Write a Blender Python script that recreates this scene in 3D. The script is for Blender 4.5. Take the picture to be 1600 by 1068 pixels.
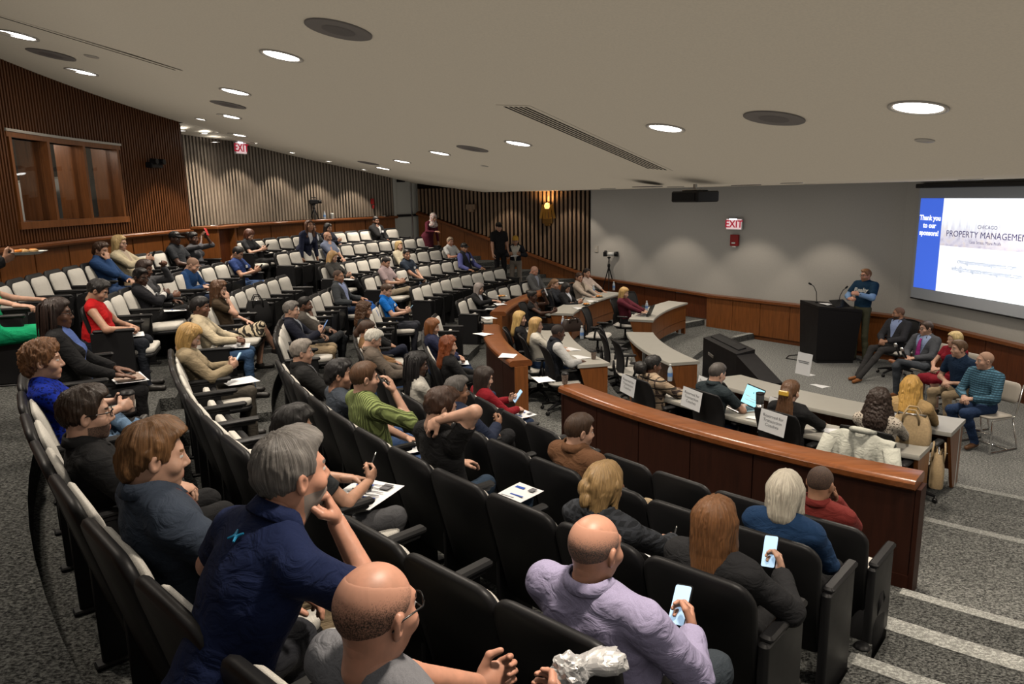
import bpy, bmesh, math, random
import numpy as np
from mathutils import Vector, Matrix

PI = math.pi
for o in list(bpy.data.objects): bpy.data.objects.remove(o)
SC = bpy.context.scene
COL = SC.collection
R = math.radians

# ---------------------------------------------------------------- camera
cam = bpy.data.cameras.new('camera'); cam.sensor_width = 36.0; cam.lens = 36.0 * 1146 / 1600; cam.clip_start = .05; cam.clip_end = 100
co = bpy.data.objects.new('camera', cam); COL.objects.link(co)
_d = Vector((109, 5740, 1146)).normalized()          # 'down' seen by the camera (x right, y down, z ahead)
_u = -_d; _f = Vector((0, 0, 1)); _f = (_f - _u * _f.dot(_u)).normalized(); _r = _f.cross(_u)
if _r.x < 0: _r = -_r
RW = Matrix((_r, _f, _u))                             # camera axes -> world axes
cx, cy, cz = RW @ Vector((1, 0, 0)), RW @ Vector((0, -1, 0)), RW @ Vector((0, 0, -1))
co.matrix_world = Matrix(((cx.x, cy.x, cz.x, 0), (cx.y, cy.y, cz.y, 0), (cx.z, cy.z, cz.z, 3.35), (0, 0, 0, 1)))
SC.camera = co

# ---------------------------------------------------------------- world, exposure, lamps
SC.view_settings.view_transform = 'Standard'; SC.view_settings.look = 'None'
SC.view_settings.gamma = 1.0; SC.view_settings.use_curve_mapping = False
SC.view_settings.exposure = 0.0
SC.cycles.max_bounces = 6; SC.cycles.diffuse_bounces = 4; SC.cycles.glossy_bounces = 3; SC.cycles.transparent_max_bounces = 8
SC.cycles.sample_clamp_indirect = 4.0; SC.cycles.caustics_reflective = False; SC.cycles.caustics_refractive = False
wd = bpy.data.worlds.new('world'); SC.world = wd; wd.use_nodes = True
wd.node_tree.nodes['Background'].inputs[0].default_value = (.8, .75, .68, 1)
wd.node_tree.nodes['Background'].inputs[1].default_value = 0.37
# soft interreflected light of the pale hall, approximated by the renderer after the first bounce
SC.cycles.use_fast_gi = True; SC.cycles.fast_gi_method = 'REPLACE'; SC.cycles.ao_bounces_render = 1; SC.cycles.ao_bounces = 1
wd.light_settings.distance = 2.2; wd.light_settings.ao_factor = 1.0

# the hall is laid out in rings about this point near the stage
CX, CY = 8.83, 11.84
def PT(a, r, z=0.0):
    a = math.radians(a); return (CX + r * math.cos(a), CY + r * math.sin(a), z)
def AZR(x, y): return math.degrees(math.atan2(y - CY, x - CX)) % 360, math.hypot(x - CX, y - CY)
FACE = lambda a: (a + 180) % 360                       # heading of someone at azimuth a who faces the stage
# sloped ceiling plane and flat front ceiling
ZFLAT = 3.46
def ZC(x, y): return 4.835 - .1752 * x - .068 * y - .03 * max(0, -4.2 - x)

WARM = (1.0, .88, .74); COOL = (1.0, .93, .84)
def spot(loc, power, ang=120, blend=.6, col=WARM, rad=.12, aim=None):
    l = bpy.data.lights.new('lamp', 'SPOT'); l.energy = power; l.spot_size = R(ang); l.spot_blend = blend; l.color = col; l.shadow_soft_size = rad
    o = bpy.data.objects.new('lamp', l); COL.objects.link(o); o.location = loc
    if aim is not None: o.rotation_euler = (Vector(aim) - Vector(loc)).to_track_quat('-Z', 'Y').to_euler()
    return o
# downlights in the sloped ceiling (x, y), three rows across the hall
DOWN = [(3.01, 5.60), (1.64, 7.92), (.14, 10.8), (-1.24, 13.65), (-2.32, 16.45), (4.35, 2.9), (-3.2, 19.2),
        (-2.16, 7.45), (-3.62, 10.24), (-4.75, 13.04), (-.75, 4.75), (-5.65, 15.9), (.65, 2.1),
        (-5.30, 8.47), (-5.70, 10.37), (-4.9, 6.2), (-4.2, 4.4)]
FLATD = [(2.1, 15.9), (3.2, 14.4), (6.9, 11.2), (4.3, 11.4), (6.2, 8.6)]
WASH_F = [(.95, 1.05), (3.25, 1.05), (5.35, 1.05), (7.15, 1.05)]    # along the front wall, and out from it
LP, FP, WP = 360.0, 160.0, 85.0                         # watts of each downlight: sloped ceiling, flat ceiling, wall washers
# ---------------------------------------------------------------- materials
M = {}
def _new(name):
    m = bpy.data.materials.new(name); m.use_nodes = True; nt = m.node_tree
    return m, nt, nt.nodes['Principled BSDF']
def nd(nt, t, **kw):
    n = nt.nodes.new('ShaderNode' + t)
    for k, v in kw.items():
        if k in n.inputs: n.inputs[k].default_value = v
        else: setattr(n, k, v)
    return n
def rgba(c): return (c[0], c[1], c[2], 1.0)
def plain(name, col, rough=.6, metal=0, spec=.5, emit=None, es=0, alpha=1, trans=0, coat=0):
    m, nt, b = _new(name); I = b.inputs
    I['Base Color'].default_value = rgba(col); I['Roughness'].default_value = rough; I['Metallic'].default_value = metal
    I['Specular IOR Level'].default_value = spec; I['Alpha'].default_value = alpha; I['Transmission Weight'].default_value = trans; I['Coat Weight'].default_value = coat
    if emit: I['Emission Color'].default_value = rgba(emit); I['Emission Strength'].default_value = es
    # a little uneven tone so that no surface is dead flat
    if not emit and not trans:
        tc = nd(nt, 'TexCoord'); n = nd(nt, 'TexNoise', Scale=7.0, Detail=4.0); nt.links.new(tc.outputs['Object'], n.inputs['Vector'])
        r = nd(nt, 'MapRange'); r.inputs[3].default_value = max(rough - .06, .02); r.inputs[4].default_value = min(rough + .08, 1); nt.links.new(n.outputs[0], r.inputs[0]); nt.links.new(r.outputs[0], I['Roughness'])
    return m
def ramp(nt, stops):
    r = nd(nt, 'ValToRGB'); e = r.color_ramp.elements
    e[0].position, e[0].color = stops[0][0], rgba(stops[0][1]); e[1].position, e[1].color = stops[-1][0], rgba(stops[-1][1])
    for p, c in stops[1:-1]: q = e.new(p); q.color = rgba(c)
    return r
def sc(c, f): return tuple(min(q * f, 1) for q in c)
def bump(nt, b, src, strength=.3, dist=.002):
    n = nd(nt, 'Bump', Strength=strength, Distance=dist); nt.links.new(src, n.inputs['Height']); nt.links.new(n.outputs[0], b.inputs['Normal'])
def wood(name, col, scale=1.0, rough=.35, axis='Z', coat=.15):
    m, nt, b = _new(name); L = nt.links
    tc = nd(nt, 'TexCoord'); mp = nd(nt, 'Mapping')
    s = [14, 14, 14]; s['XYZ'.index(axis)] = 1.1
    mp.inputs['Scale'].default_value = [q * scale for q in s]
    L.new(tc.outputs['Object'], mp.inputs[0])
    n = nd(nt, 'TexNoise', Scale=2.2, Detail=6.0, Roughness=.65, Distortion=.6); L.new(mp.outputs[0], n.inputs['Vector'])
    r = ramp(nt, [(.28, sc(col, .62)), (.5, col), (.75, sc(col, 1.28))]); L.new(n.outputs[0], r.inputs[0]); L.new(r.outputs[0], b.inputs['Base Color'])
    b.inputs['Roughness'].default_value = rough; b.inputs['Specular IOR Level'].default_value = .3; b.inputs['Coat Weight'].default_value = coat; b.inputs['Coat Roughness'].default_value = .25
    bump(nt, b, n.outputs[0], .08, .001); return m
def fabric(name, col, s=600, var=.25, rough=.9, big=.12, bs=.35, world=False):
    m, nt, b = _new(name); L = nt.links; tc = nd(nt, 'TexCoord'); src = tc.outputs['Object']
    if world: g = nd(nt, 'NewGeometry'); src = g.outputs['Position']
    n = nd(nt, 'TexNoise', Scale=float(s), Detail=3.0); L.new(src, n.inputs['Vector'])
    n2 = nd(nt, 'TexNoise', Scale=5.0, Detail=3.0); L.new(src, n2.inputs['Vector'])
    r = ramp(nt, [(.3, sc(col, 1 - var)), (.7, sc(col, 1 + var))]); L.new(n.outputs[0], r.inputs[0])
    r2 = ramp(nt, [(.3, (1 - big,) * 3), (.7, (1 + 0 * big,) * 3)]); L.new(n2.outputs[0], r2.inputs[0])
    mx = nd(nt, 'Mix', data_type='RGBA', blend_type='MULTIPLY'); mx.inputs[0].default_value = 1.0; L.new(r.outputs[0], mx.inputs[6]); L.new(r2.outputs[0], mx.inputs[7]); L.new(mx.outputs[2], b.inputs['Base Color'])
    b.inputs['Roughness'].default_value = rough; b.inputs['Specular IOR Level'].default_value = .25
    bump(nt, b, n.outputs[0], bs, .001); return m
_cl = {}
def mat_cloth(col, pat=None):
    key = (tuple(round(c, 4) for c in col), pat)
    if key in _cl: return _cl[key]
    m = fabric('cloth', col, 420, .16, .88, .15, .25); nt = m.node_tree; L = nt.links; b = nt.nodes['Principled BSDF']
    tq = nd(nt, 'TexCoord'); mq = nd(nt, 'Mapping'); mq.inputs['Scale'].default_value = (1, 1, 1.7); nq = nd(nt, 'TexNoise', Scale=11.0, Detail=3.0, Distortion=1.4); L.new(tq.outputs['Object'], mq.inputs[0]); L.new(mq.outputs[0], nq.inputs['Vector'])
    bq = nd(nt, 'Bump', Strength=.55, Distance=.022); L.new(nq.outputs[0], bq.inputs['Height']); L.new(bq.outputs[0], nt.nodes['Bump'].inputs['Normal'])
    src = b.inputs['Base Color'].links[0].from_socket
    tc = nd(nt, 'TexCoord')
    def over(fac, c2):
        mx = nd(nt, 'Mix', data_type='RGBA'); L.new(fac, mx.inputs[0]); L.new(src, mx.inputs[6]); mx.inputs[7].default_value = rgba(c2); L.new(mx.outputs[2], b.inputs['Base Color']); return mx.outputs[2]
    def bands(axis, scale, thr, dist=0.0, rot=None):
        w = nd(nt, 'TexWave', bands_direction=axis, Scale=float(scale), Distortion=float(dist)); w.inputs['Detail'].default_value = 2
        L.new(tc.outputs['Object'], w.inputs[0]); t = nd(nt, 'Math', operation='GREATER_THAN'); t.inputs[1].default_value = thr; L.new(w.outputs[1], t.inputs[0]); return t.outputs[0], w.outputs[1]
    if pat == 'plaid':
        f, _ = bands('Z', 3.4, .9); src = over(f, (.03, .025, .02)); f, _ = bands('X', 3.0, .9); src = over(f, (.05, .035, .03)); f, _ = bands('Z', 6.8, .965); over(f, sc(col, .5))
    elif pat == 'check':
        f, _ = bands('Z', 11, .5); src = over(f, sc(col, .28)); f, _ = bands('X', 9, .5); mx = over(f, sc(col, .35))
        t = nd(nt, 'Mix', data_type='RGBA'); t.inputs[0].default_value = .5; L.new(src, t.inputs[6]); L.new(mx, t.inputs[7]); L.new(t.outputs[2], b.inputs['Base Color'])
    elif pat == 'darkcheck':
        f, _ = bands('Z', 9, .7); src = over(f, sc(col, 2.2)); f, _ = bands('X', 8, .7); over(f, sc(col, 1.8))
    elif pat == 'zebra':
        w = nd(nt, 'TexWave', bands_direction='DIAGONAL', Scale=9.0, Distortion=6.0); w.inputs['Detail'].default_value = 1; w.inputs['Detail Scale'].default_value = 1.2; L.new(tc.outputs['Object'], w.inputs[0])
        t = nd(nt, 'Math', operation='GREATER_THAN'); t.inputs[1].default_value = .52; L.new(w.outputs[1], t.inputs[0]); over(t.outputs[0], (.03, .025, .02))
    elif pat in ('leopard', 'floral', 'velvet', 'print'):
        v = nd(nt, 'TexVoronoi', Scale=dict(leopard=62.0, floral=26.0, velvet=40.0, print=30.0)[pat]); L.new(tc.outputs['Object'], v.inputs[0])
        t = nd(nt, 'Math', operation='LESS_THAN'); t.inputs[1].default_value = .36; L.new(v.outputs[0], t.inputs[0])
        over(t.outputs[0], dict(leopard=(.07, .05, .04), floral=(.32, .12, .12), velvet=sc(col, .25), print=(.45, .36, .3))[pat])
    elif pat == 'knit':
        f, w = bands('X', 16, .62, 3.0); over(f, sc(col, .32)); n = nd(nt, 'Bump', Strength=.9, Distance=.006); L.new(w, n.inputs['Height']); L.new(n.outputs[0], b.inputs['Normal'])
    elif pat == 'stripe':
        f, _ = bands('X', 10, .72); over(f, sc(col, .35))
    elif pat == 'denim':
        nt.nodes['Bump'].inputs[0].default_value = .5
    elif pat == 'leather':
        b.inputs['Roughness'].default_value = .35; b.inputs['Specular IOR Level'].default_value = .5
    _cl[key] = m; return m
def mat_skin(c):
    key = ('skin', c)
    if key in _cl: return _cl[key]
    m, nt, b = _new('skin'); L = nt.links; tc = nd(nt, 'TexCoord'); n = nd(nt, 'TexNoise', Scale=26.0, Detail=4.0); L.new(tc.outputs['Object'], n.inputs['Vector'])
    r = ramp(nt, [(.3, sc(c, .86)), (.7, (min(c[0] * 1.1, 1), c[1] * 1.05, c[2] * 1.04))]); L.new(n.outputs[0], r.inputs[0]); L.new(r.outputs[0], b.inputs['Base Color'])
    b.inputs['Roughness'].default_value = .46; b.inputs['Subsurface Weight'].default_value = .0; bump(nt, b, n.outputs[0], .08, .001)
    _cl[key] = m; return m
def mat_beard(s, col, thin=False):
    key = ('beard', s, col, thin)
    if key in _cl: return _cl[key]
    m, nt, b = _new('beard'); L = nt.links; tc = nd(nt, 'TexCoord'); n = nd(nt, 'TexNoise', Scale=300.0, Detail=2.0); L.new(tc.outputs['Object'], n.inputs['Vector'])
    mix = tuple(.35 * a + .65 * c for a, c in zip(s, col)); src = n.outputs[0]
    if thin:      # hair grows sparser towards the crown
        sx = nd(nt, 'SeparateXYZ'); L.new(tc.outputs['Object'], sx.inputs[0]); mr = nd(nt, 'MapRange'); mr.inputs[1].default_value = .028; mr.inputs[2].default_value = .085; mr.inputs[4].default_value = .62; L.new(sx.outputs[2], mr.inputs[0])
        ad = nd(nt, 'Math', operation='ADD'); L.new(src, ad.inputs[0]); L.new(mr.outputs[0], ad.inputs[1]); src = ad.outputs[0]; mix = sc(s, .92)
    r = ramp(nt, [(.38, col), (.85, mix)] if thin else [(.35, col), (.75, mix)]); L.new(src, r.inputs[0]); L.new(r.outputs[0], b.inputs['Base Color']); b.inputs['Roughness'].default_value = .8
    _cl[key] = m; return m
def mat_shoe(c):
    key = ('shoe', c)
    if key not in _cl: _cl[key] = plain('shoe_leather', c, .4)
    return _cl[key]
def mat_hair(c):
    key = ('hair', c)
    if key in _cl: return _cl[key]
    m, nt, b = _new('hair'); L = nt.links; at = nd(nt, 'Attribute', attribute_name='strand')
    n = nd(nt, 'TexNoise', Scale=9.0, Detail=5.0, Roughness=.75); L.new(at.outputs['Vector'], n.inputs['Vector'])
    hi = tuple(min(q * 1.75 + .006, 1) for q in c)
    r = ramp(nt, [(.32, sc(c, .4)), (.52, c), (.72, hi)]); L.new(n.outputs[0], r.inputs[0]); L.new(r.outputs[0], b.inputs['Base Color'])
    b.inputs['Roughness'].default_value = .42; b.inputs['Specular IOR Level'].default_value = .45; bump(nt, b, n.outputs[0], .55, .006)
    _cl[key] = m; return m

def carpet(name, dark, light, s=95.0):
    m, nt, b = _new(name); L = nt.links; g = nd(nt, 'NewGeometry')
    n = nd(nt, 'TexNoise', Scale=s, Detail=2.0, Roughness=.8); L.new(g.outputs['Position'], n.inputs['Vector'])
    mp = nd(nt, 'Mapping'); mp.inputs['Scale'].default_value = (26, 48, 40); mp.inputs['Rotation'].default_value = (0, 0, .5); L.new(g.outputs['Position'], mp.inputs[0])
    n2 = nd(nt, 'TexNoise', Scale=1.6, Detail=3.0); L.new(mp.outputs[0], n2.inputs['Vector'])
    ad = nd(nt, 'Math', operation='ADD'); L.new(n.outputs[0], ad.inputs[0]); L.new(n2.outputs[0], ad.inputs[1])
    hv = nd(nt, 'Math', operation='MULTIPLY'); hv.inputs[1].default_value = .5; L.new(ad.outputs[0], hv.inputs[0])
    r = ramp(nt, [(.40, dark), (.50, tuple((a + c) / 2.4 for a, c in zip(dark, light))), (.60, light)]); L.new(hv.outputs[0], r.inputs[0]); L.new(r.outputs[0], b.inputs['Base Color'])
    b.inputs['Roughness'].default_value = .95; b.inputs['Specular IOR Level'].default_value = .1; bump(nt, b, hv.outputs[0], .6, .006); return m
def plaster(name, col, bs=.05):
    m, nt, b = _new(name); L = nt.links; g = nd(nt, 'NewGeometry'); n = nd(nt, 'TexNoise', Scale=60.0, Detail=5.0); L.new(g.outputs['Position'], n.inputs['Vector'])
    r = ramp(nt, [(.3, sc(col, .95)), (.7, sc(col, 1.03))]); L.new(n.outputs[0], r.inputs[0]); L.new(r.outputs[0], b.inputs['Base Color']); b.inputs['Roughness'].default_value = .85
    bump(nt, b, n.outputs[0], bs, .002); return m

M['carpet'] = carpet('carpet', (.012, .012, .0115), (.155, .156, .145), 80.0)
M['carpet_stage_lit'] = carpet('stage_carpet_lit', (.07, .07, .068), (.36, .36, .335), 70.0)  # same carpet as the seat tiers, paler: the stage's stronger light put into the colour
M['carpet_desk_lit'] = carpet('desk_carpet_lit', (.035, .035, .034), (.26, .26, .24), 78.0)  # same carpet again, brighter lighting on the desk tiers painted into its tone
M['nosing'] = carpet('pale_nosing_carpet', (.18, .18, .165), (.50, .50, .46), 120.0)
M['ceiling'] = plaster('ceiling_paint', (.80, .70, .55))
M['wall'] = plaster('wall_paint', (.46, .43, .385), .12)
M['wood_dark'] = wood('cherry_wood', (.115, .032, .010), 1.0, .3)
M['wood_rail'] = wood('cherry_rail', (.19, .062, .019), 1.0, .28, 'X')
M['wood_panel'] = wood('warm_panel_wood', (.22, .075, .020), 1.0, .35)
M['wood_barrier'] = wood('barrier_veneer', (.034, .010, .005), .8, .5, 'Z', .0)
M['slat_tan'] = wood('tan_slat_wood', (.265, .21, .16), 1.0, .5, 'Z', 0)
M['slat_brown'] = wood('brown_slat_wood', (.21, .135, .082), 1.0, .5, 'Z', 0)
M['slat_orange'] = wood('orange_slat_wood', (.125, .042, .012), 1.0, .45, 'Z', .0)
M['slat_back'] = plain('dark_backing', (.010, .005, .0035), .9, spec=.1)
M['black'] = plain('black_plastic', (.011, .011, .012), .45, spec=.3)
M['black_soft'] = fabric('black_upholstery', (.011, .011, .012), 300, .2, .7, .1, .2)
M['black_gloss'] = plain('black_gloss', (.01, .01, .011), .2)
M['black_lam'] = plain('black_laminate', (.010, .009, .010), .55, spec=.25)
M['pad'] = fabric('pale_grey_seat_cloth', (.60, .57, .51), 240, .20, .95, .08, .3)
M['desk_top'] = plain('grey_laminate', (.42, .40, .35), .35)
M['steel'] = plain('brushed_steel', (.55, .55, .54), .28, 1.0)
M['chrome'] = plain('chrome', (.75, .75, .75), .12, 1.0)
M['white'] = plain('white_paint', (.66, .65, .61), .45)
M['door_white'] = plain('door_paint', (.50, .48, .42), .5)
M['paper'] = plain('white_paper', (.80, .80, .80), .7)
M['ink'] = plain('grey_ink', (.12, .12, .13), .7)
M['blue_ink'] = plain('blue_print', (.02, .08, .42), .6)
M['eye_white'] = plain('eye_white', (.62, .58, .54), .3)
M['iris'] = plain('iris', (.03, .02, .015), .2)
M['hair_slot'] = plain('hair_base', (.05, .04, .03), .5)
M['speaker'] = plain('speaker_grille', (.20, .175, .155), .8)
M['speaker_in'] = plain('speaker_core', (.15, .13, .118), .8)
M['vent_dark'] = plain('vent_void', (.006, .004, .004), .9)
M['trim_cream'] = plain('cream_trim', (.50, .45, .38), .4)
M['lamp'] = plain('lamp_glow', (1, 1, 1), .5, emit=(1.0, .97, .92), es=9.0)
M['red'] = plain('red_enamel', (.30, .012, .012), .35)
M['exit_face'] = plain('exit_sign_face', (.7, .5, .5), .4, emit=(1.0, .72, .72), es=.55)
M['exit_red'] = plain('exit_letter', (.35, .0, .02), .4, emit=(.7, .0, .04), es=.35)
M['exit_glow'] = plain('exit_lamp', (.8, .85, 1), .4, emit=(.75, .85, 1.0), es=3.0)
M['mesh_back'] = plain('black_mesh', (.012, .012, .013), .7)
M['bottle'] = plain('clear_bottle', (.75, .82, .88), .12, alpha=.55)
M['bottle_label'] = plain('bottle_label', (.12, .25, .55), .5)
M['cup'] = fabric('printed_paper_cup', (.34, .25, .20), 60, .5, .7, .2, .1)
M['screen_on'] = plain('laptop_screen', (.2, .5, .6), .3, emit=(.36, .74, .86), es=1.0)
M['phone_on'] = plain('phone_screen', (.5, .7, .9), .3, emit=(.42, .62, .85), es=.7)
def glass_mat(name, fac=.06):
    m, nt, b = _new(name); L = nt.links; tr = nd(nt, 'BsdfTransparent'); gl = nd(nt, 'BsdfGlossy', Roughness=.02); mx = nd(nt, 'MixShader'); mx.inputs[0].default_value = fac
    L.new(tr.outputs[0], mx.inputs[1]); L.new(gl.outputs[0], mx.inputs[2]); L.new(mx.outputs[0], nt.nodes['Material Output'].inputs[0]); return m
M['glass'] = glass_mat('window_glass')
M['grey_fabric'] = fabric('grey_mesh_cloth', (.10, .10, .105), 300, .2)
M['tan_leather'] = fabric('tan_leather', (.50, .36, .20), 60, .12, .5, .2, .15)
M['food_a'] = fabric('sliced_fruit', (.70, .22, .03), 80, .4, .5); M['food_b'] = fabric('bread', (.55, .33, .14), 60, .3, .8)
# ---------------------------------------------------------------- mesh and object helpers
def link(o):
    COL.objects.link(o)
    return o

def tag(o, label=None, cat=None, group=None, kind=None):
    if label: o['label'] = label
    if cat: o['category'] = cat
    if group: o['group'] = group
    if kind: o['kind'] = kind
    return o

def empty(name, loc=(0, 0, 0), rz=0.0):
    o = bpy.data.objects.new(name, None)
    o.empty_display_size = .1
    o.location = loc
    o.rotation_euler = (0, 0, rz)
    return link(o)

def mobj(name, me, parent=None, loc=(0, 0, 0), rz=0.0):
    o = bpy.data.objects.new(name, me)
    o.location = loc
    o.rotation_euler = (0, 0, rz)
    if parent: o.parent = parent
    return link(o)

def npmesh(name, V, Fq, mats, mi=None, smooth=True, tris=False):
    """mesh from numpy vertex and quad (or mixed list) arrays"""
    me = bpy.data.meshes.new(name)
    if isinstance(Fq, np.ndarray):
        nf, k = Fq.shape
        me.vertices.add(len(V)); me.vertices.foreach_set('co', np.asarray(V, np.float32).ravel())
        me.loops.add(nf * k); me.loops.foreach_set('vertex_index', Fq.astype(np.int32).ravel())
        me.polygons.add(nf)
        me.polygons.foreach_set('loop_start', np.arange(0, nf * k, k, dtype=np.int32))
        me.polygons.foreach_set('loop_total', np.full(nf, k, np.int32))
        me.update(calc_edges=True)
    else:
        me.from_pydata([tuple(v) for v in V], [], Fq)
        me.update()
    for m in (mats if isinstance(mats, (list, tuple)) else [mats]): me.materials.append(m)
    n = len(me.polygons)
    if mi is not None: me.polygons.foreach_set('material_index', np.asarray(mi, np.int32))
    me.polygons.foreach_set('use_smooth', np.full(n, bool(smooth)))
    return me

class MB:
    """collects shapes into one mesh"""
    def __init__(s): s.v = []; s.f = []; s.m = []; s.cm = 0
    def add(s, V, Fs):
        b = len(s.v); s.v += [tuple(map(float, p)) for p in V]
        s.f += [tuple(i + b for i in f) for f in Fs]; s.m += [s.cm] * len(Fs)
        return s
    def box(s, c, d, M=None):
        x, y, z = [q / 2 for q in d]
        V = [(-x, -y, -z), (x, -y, -z), (x, y, -z), (-x, y, -z), (-x, -y, z), (x, -y, z), (x, y, z), (-x, y, z)]
        V = [Vector(p) for p in V]
        if M is not None: V = [M @ p for p in V]
        V = [p + Vector(c) for p in V]
        return s.add(V, [(3, 2, 1, 0), (4, 5, 6, 7), (0, 1, 5, 4), (1, 2, 6, 5), (2, 3, 7, 6), (3, 0, 4, 7)])
    def hexa(s, P):
        return s.add(P, [(3, 2, 1, 0), (4, 5, 6, 7), (0, 1, 5, 4), (1, 2, 6, 5), (2, 3, 7, 6), (3, 0, 4, 7)])
    def rbox(s, c, d, r=.01, M=None, n=2):
        """box with rounded vertical (z) edges and chamfered caps"""
        x, y, z = [q / 2 for q in d]; r = min(r, x * .99, y * .99); ch = min(r * .6, z * .9)
        out = []
        def ring(ins, zz):
            R = []
            for (sx, sy, a0) in ((1, 1, 0), (-1, 1, 90), (-1, -1, 180), (1, -1, 270)):
                for i in range(n + 1):
                    a = math.radians(a0 + 90 * i / n); rr = max(r - ins, 1e-4)
                    R.append(Vector((sx * (x - r) + rr * math.cos(a), sy * (y - r) + rr * math.sin(a), zz)))
            return R
        rings = [ring(ch, -z), ring(0, -z + ch), ring(0, z - ch), ring(ch, z)]
        k = len(rings[0]); V = [p for R in rings for p in R]
        if M is not None: V = [M @ p for p in V]
        V = [p + Vector(c) for p in V]
        Fs = [tuple(reversed(range(k))), tuple(range(3 * k, 4 * k))]
        for a in range(3):
            for i in range(k):
                j = (i + 1) % k; Fs.append((a * k + i, a * k + j, (a + 1) * k + j, (a + 1) * k + i))
        return s.add(V, Fs)
    def tube(s, pts, r, n=8, caps=True, close=False):
        pts = [Vector(p) for p in pts]; N = len(pts)
        rs = r if isinstance(r, (list, tuple)) else [r] * N
        rings = []; up = None
        for i, p in enumerate(pts):
            if close: t = (pts[(i + 1) % N] - pts[i - 1])
            else: t = (pts[min(i + 1, N - 1)] - pts[max(i - 1, 0)])
            t.normalize()
            if up is None:
                up = Vector((0, 0, 1)) if abs(t.z) < .9 else Vector((1, 0, 0))
            sx = t.cross(up).normalized(); up = sx.cross(t).normalized()
            rings.append([p + (sx * math.cos(2 * PI * k / n) + up * math.sin(2 * PI * k / n)) * rs[i] for k in range(n)])
        V = [q for R in rings for q in R]; Fs = []
        for i in range(N if close else N - 1):
            a, b = i * n, ((i + 1) % N) * n
            for k in range(n): Fs.append((a + k, a + (k + 1) % n, b + (k + 1) % n, b + k))
        if caps and not close: Fs += [tuple(reversed(range(n))), tuple(range((N - 1) * n, N * n))]
        return s.add(V, Fs)
    def lathe(s, prof, n=20, c=(0, 0, 0), M=None, caps=True):
        V = []; Fs = []; k = len(prof)
        for i in range(n):
            a = 2 * PI * i / n
            for (r, z) in prof: V.append(Vector((r * math.cos(a), r * math.sin(a), z)))
        if M is not None: V = [M @ p for p in V]
        V = [p + Vector(c) for p in V]
        for i in range(n):
            j = (i + 1) % n
            for q in range(k - 1): Fs.append((i * k + q, j * k + q, j * k + q + 1, i * k + q + 1))
        if caps:
            if prof[0][0] > 1e-6: Fs.append(tuple(i * k for i in reversed(range(n))))
            if prof[-1][0] > 1e-6: Fs.append(tuple(i * k + k - 1 for i in range(n)))
        return s.add(V, Fs)
    def grid(s, P, flip=False, closed=False):
        """P: rows of points"""
        nr, nc = len(P), len(P[0]); Fs = []
        for i in range(nr - 1):
            for j in range(nc if closed else nc - 1):
                q = (i * nc + j, i * nc + (j + 1) % nc, (i + 1) * nc + (j + 1) % nc, (i + 1) * nc + j)
                Fs.append(q[::-1] if flip else q)
        return s.add([p for r in P for p in r], Fs)
    def slab(s, poly, z0, z1):
        """vertical prism over a plan polygon (counter-clockwise); z0/z1 may be callables of (x, y)"""
        n = len(poly); f0 = z0 if callable(z0) else (lambda x, y: z0); f1 = z1 if callable(z1) else (lambda x, y: z1)
        V = [(x, y, f0(x, y)) for x, y in poly] + [(x, y, f1(x, y)) for x, y in poly]
        Fs = [tuple(reversed(range(n))), tuple(range(n, 2 * n))]
        for i in range(n): Fs.append((i, (i + 1) % n, n + (i + 1) % n, n + i))
        return s.add(V, Fs)
    def sector(s, r0, r1, a0, a1, z0, z1, n=None):
        """solid annular sector about the hall's centre; a0<a1 in degrees"""
        n = n or max(1, int(abs(a1 - a0) / 2) + 1)
        A = [a0 + (a1 - a0) * i / n for i in range(n + 1)]
        sec = []
        for a in A:
            for r, z in ((r0, z0), (r1, z0), (r1, z1), (r0, z1)): sec.append(PT(a, r, z))
        Fs = []
        for i in range(n):
            b, c = i * 4, (i + 1) * 4
            for k in range(4): Fs.append((b + k, b + (k + 1) % 4, c + (k + 1) % 4, c + k))
        Fs += [(3, 2, 1, 0), (n * 4, n * 4 + 1, n * 4 + 2, n * 4 + 3)]
        return s.add(sec, Fs)
    def loft(s, prof, a0, a1, n=None, cap=True):
        """sweep an (r, z) outline (counter-clockwise) around the hall's centre"""
        n = n or max(1, int(abs(a1 - a0) / 1.2) + 1); k = len(prof)
        V = [PT(a0 + (a1 - a0) * i / n, r, z) for i in range(n + 1) for r, z in prof]; Fs = []
        for i in range(n):
            for q in range(k): Fs.append((i * k + q, i * k + (q + 1) % k, (i + 1) * k + (q + 1) % k, (i + 1) * k + q))
        if cap: Fs += [tuple(reversed(range(k))), tuple(n * k + q for q in range(k))]
        return s.add(V, Fs)
    def mesh(s, name, mats, smooth=False):
        me = npmesh(name, s.v, s.f, mats, s.m, smooth)
        bm = bmesh.new(); bm.from_mesh(me); bmesh.ops.recalc_face_normals(bm, faces=bm.faces); bm.to_mesh(me); bm.free()
        return me
    def build(s, name, mats, parent=None, smooth=False, loc=(0, 0, 0), rz=0.0):
        return mobj(name, s.mesh(name, mats, smooth), parent, loc, rz)

def autosmooth(me, deg=40):
    """mark sharp edges so that smooth shading keeps hard corners"""
    bm = bmesh.new(); bm.from_mesh(me); c = math.radians(deg)
    for f in bm.faces: f.smooth = True
    for e in bm.edges:
        e.smooth = not (len(e.link_faces) == 2 and e.calc_face_angle(0) > c)
    bm.to_mesh(me); bm.free()
    return me

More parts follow.
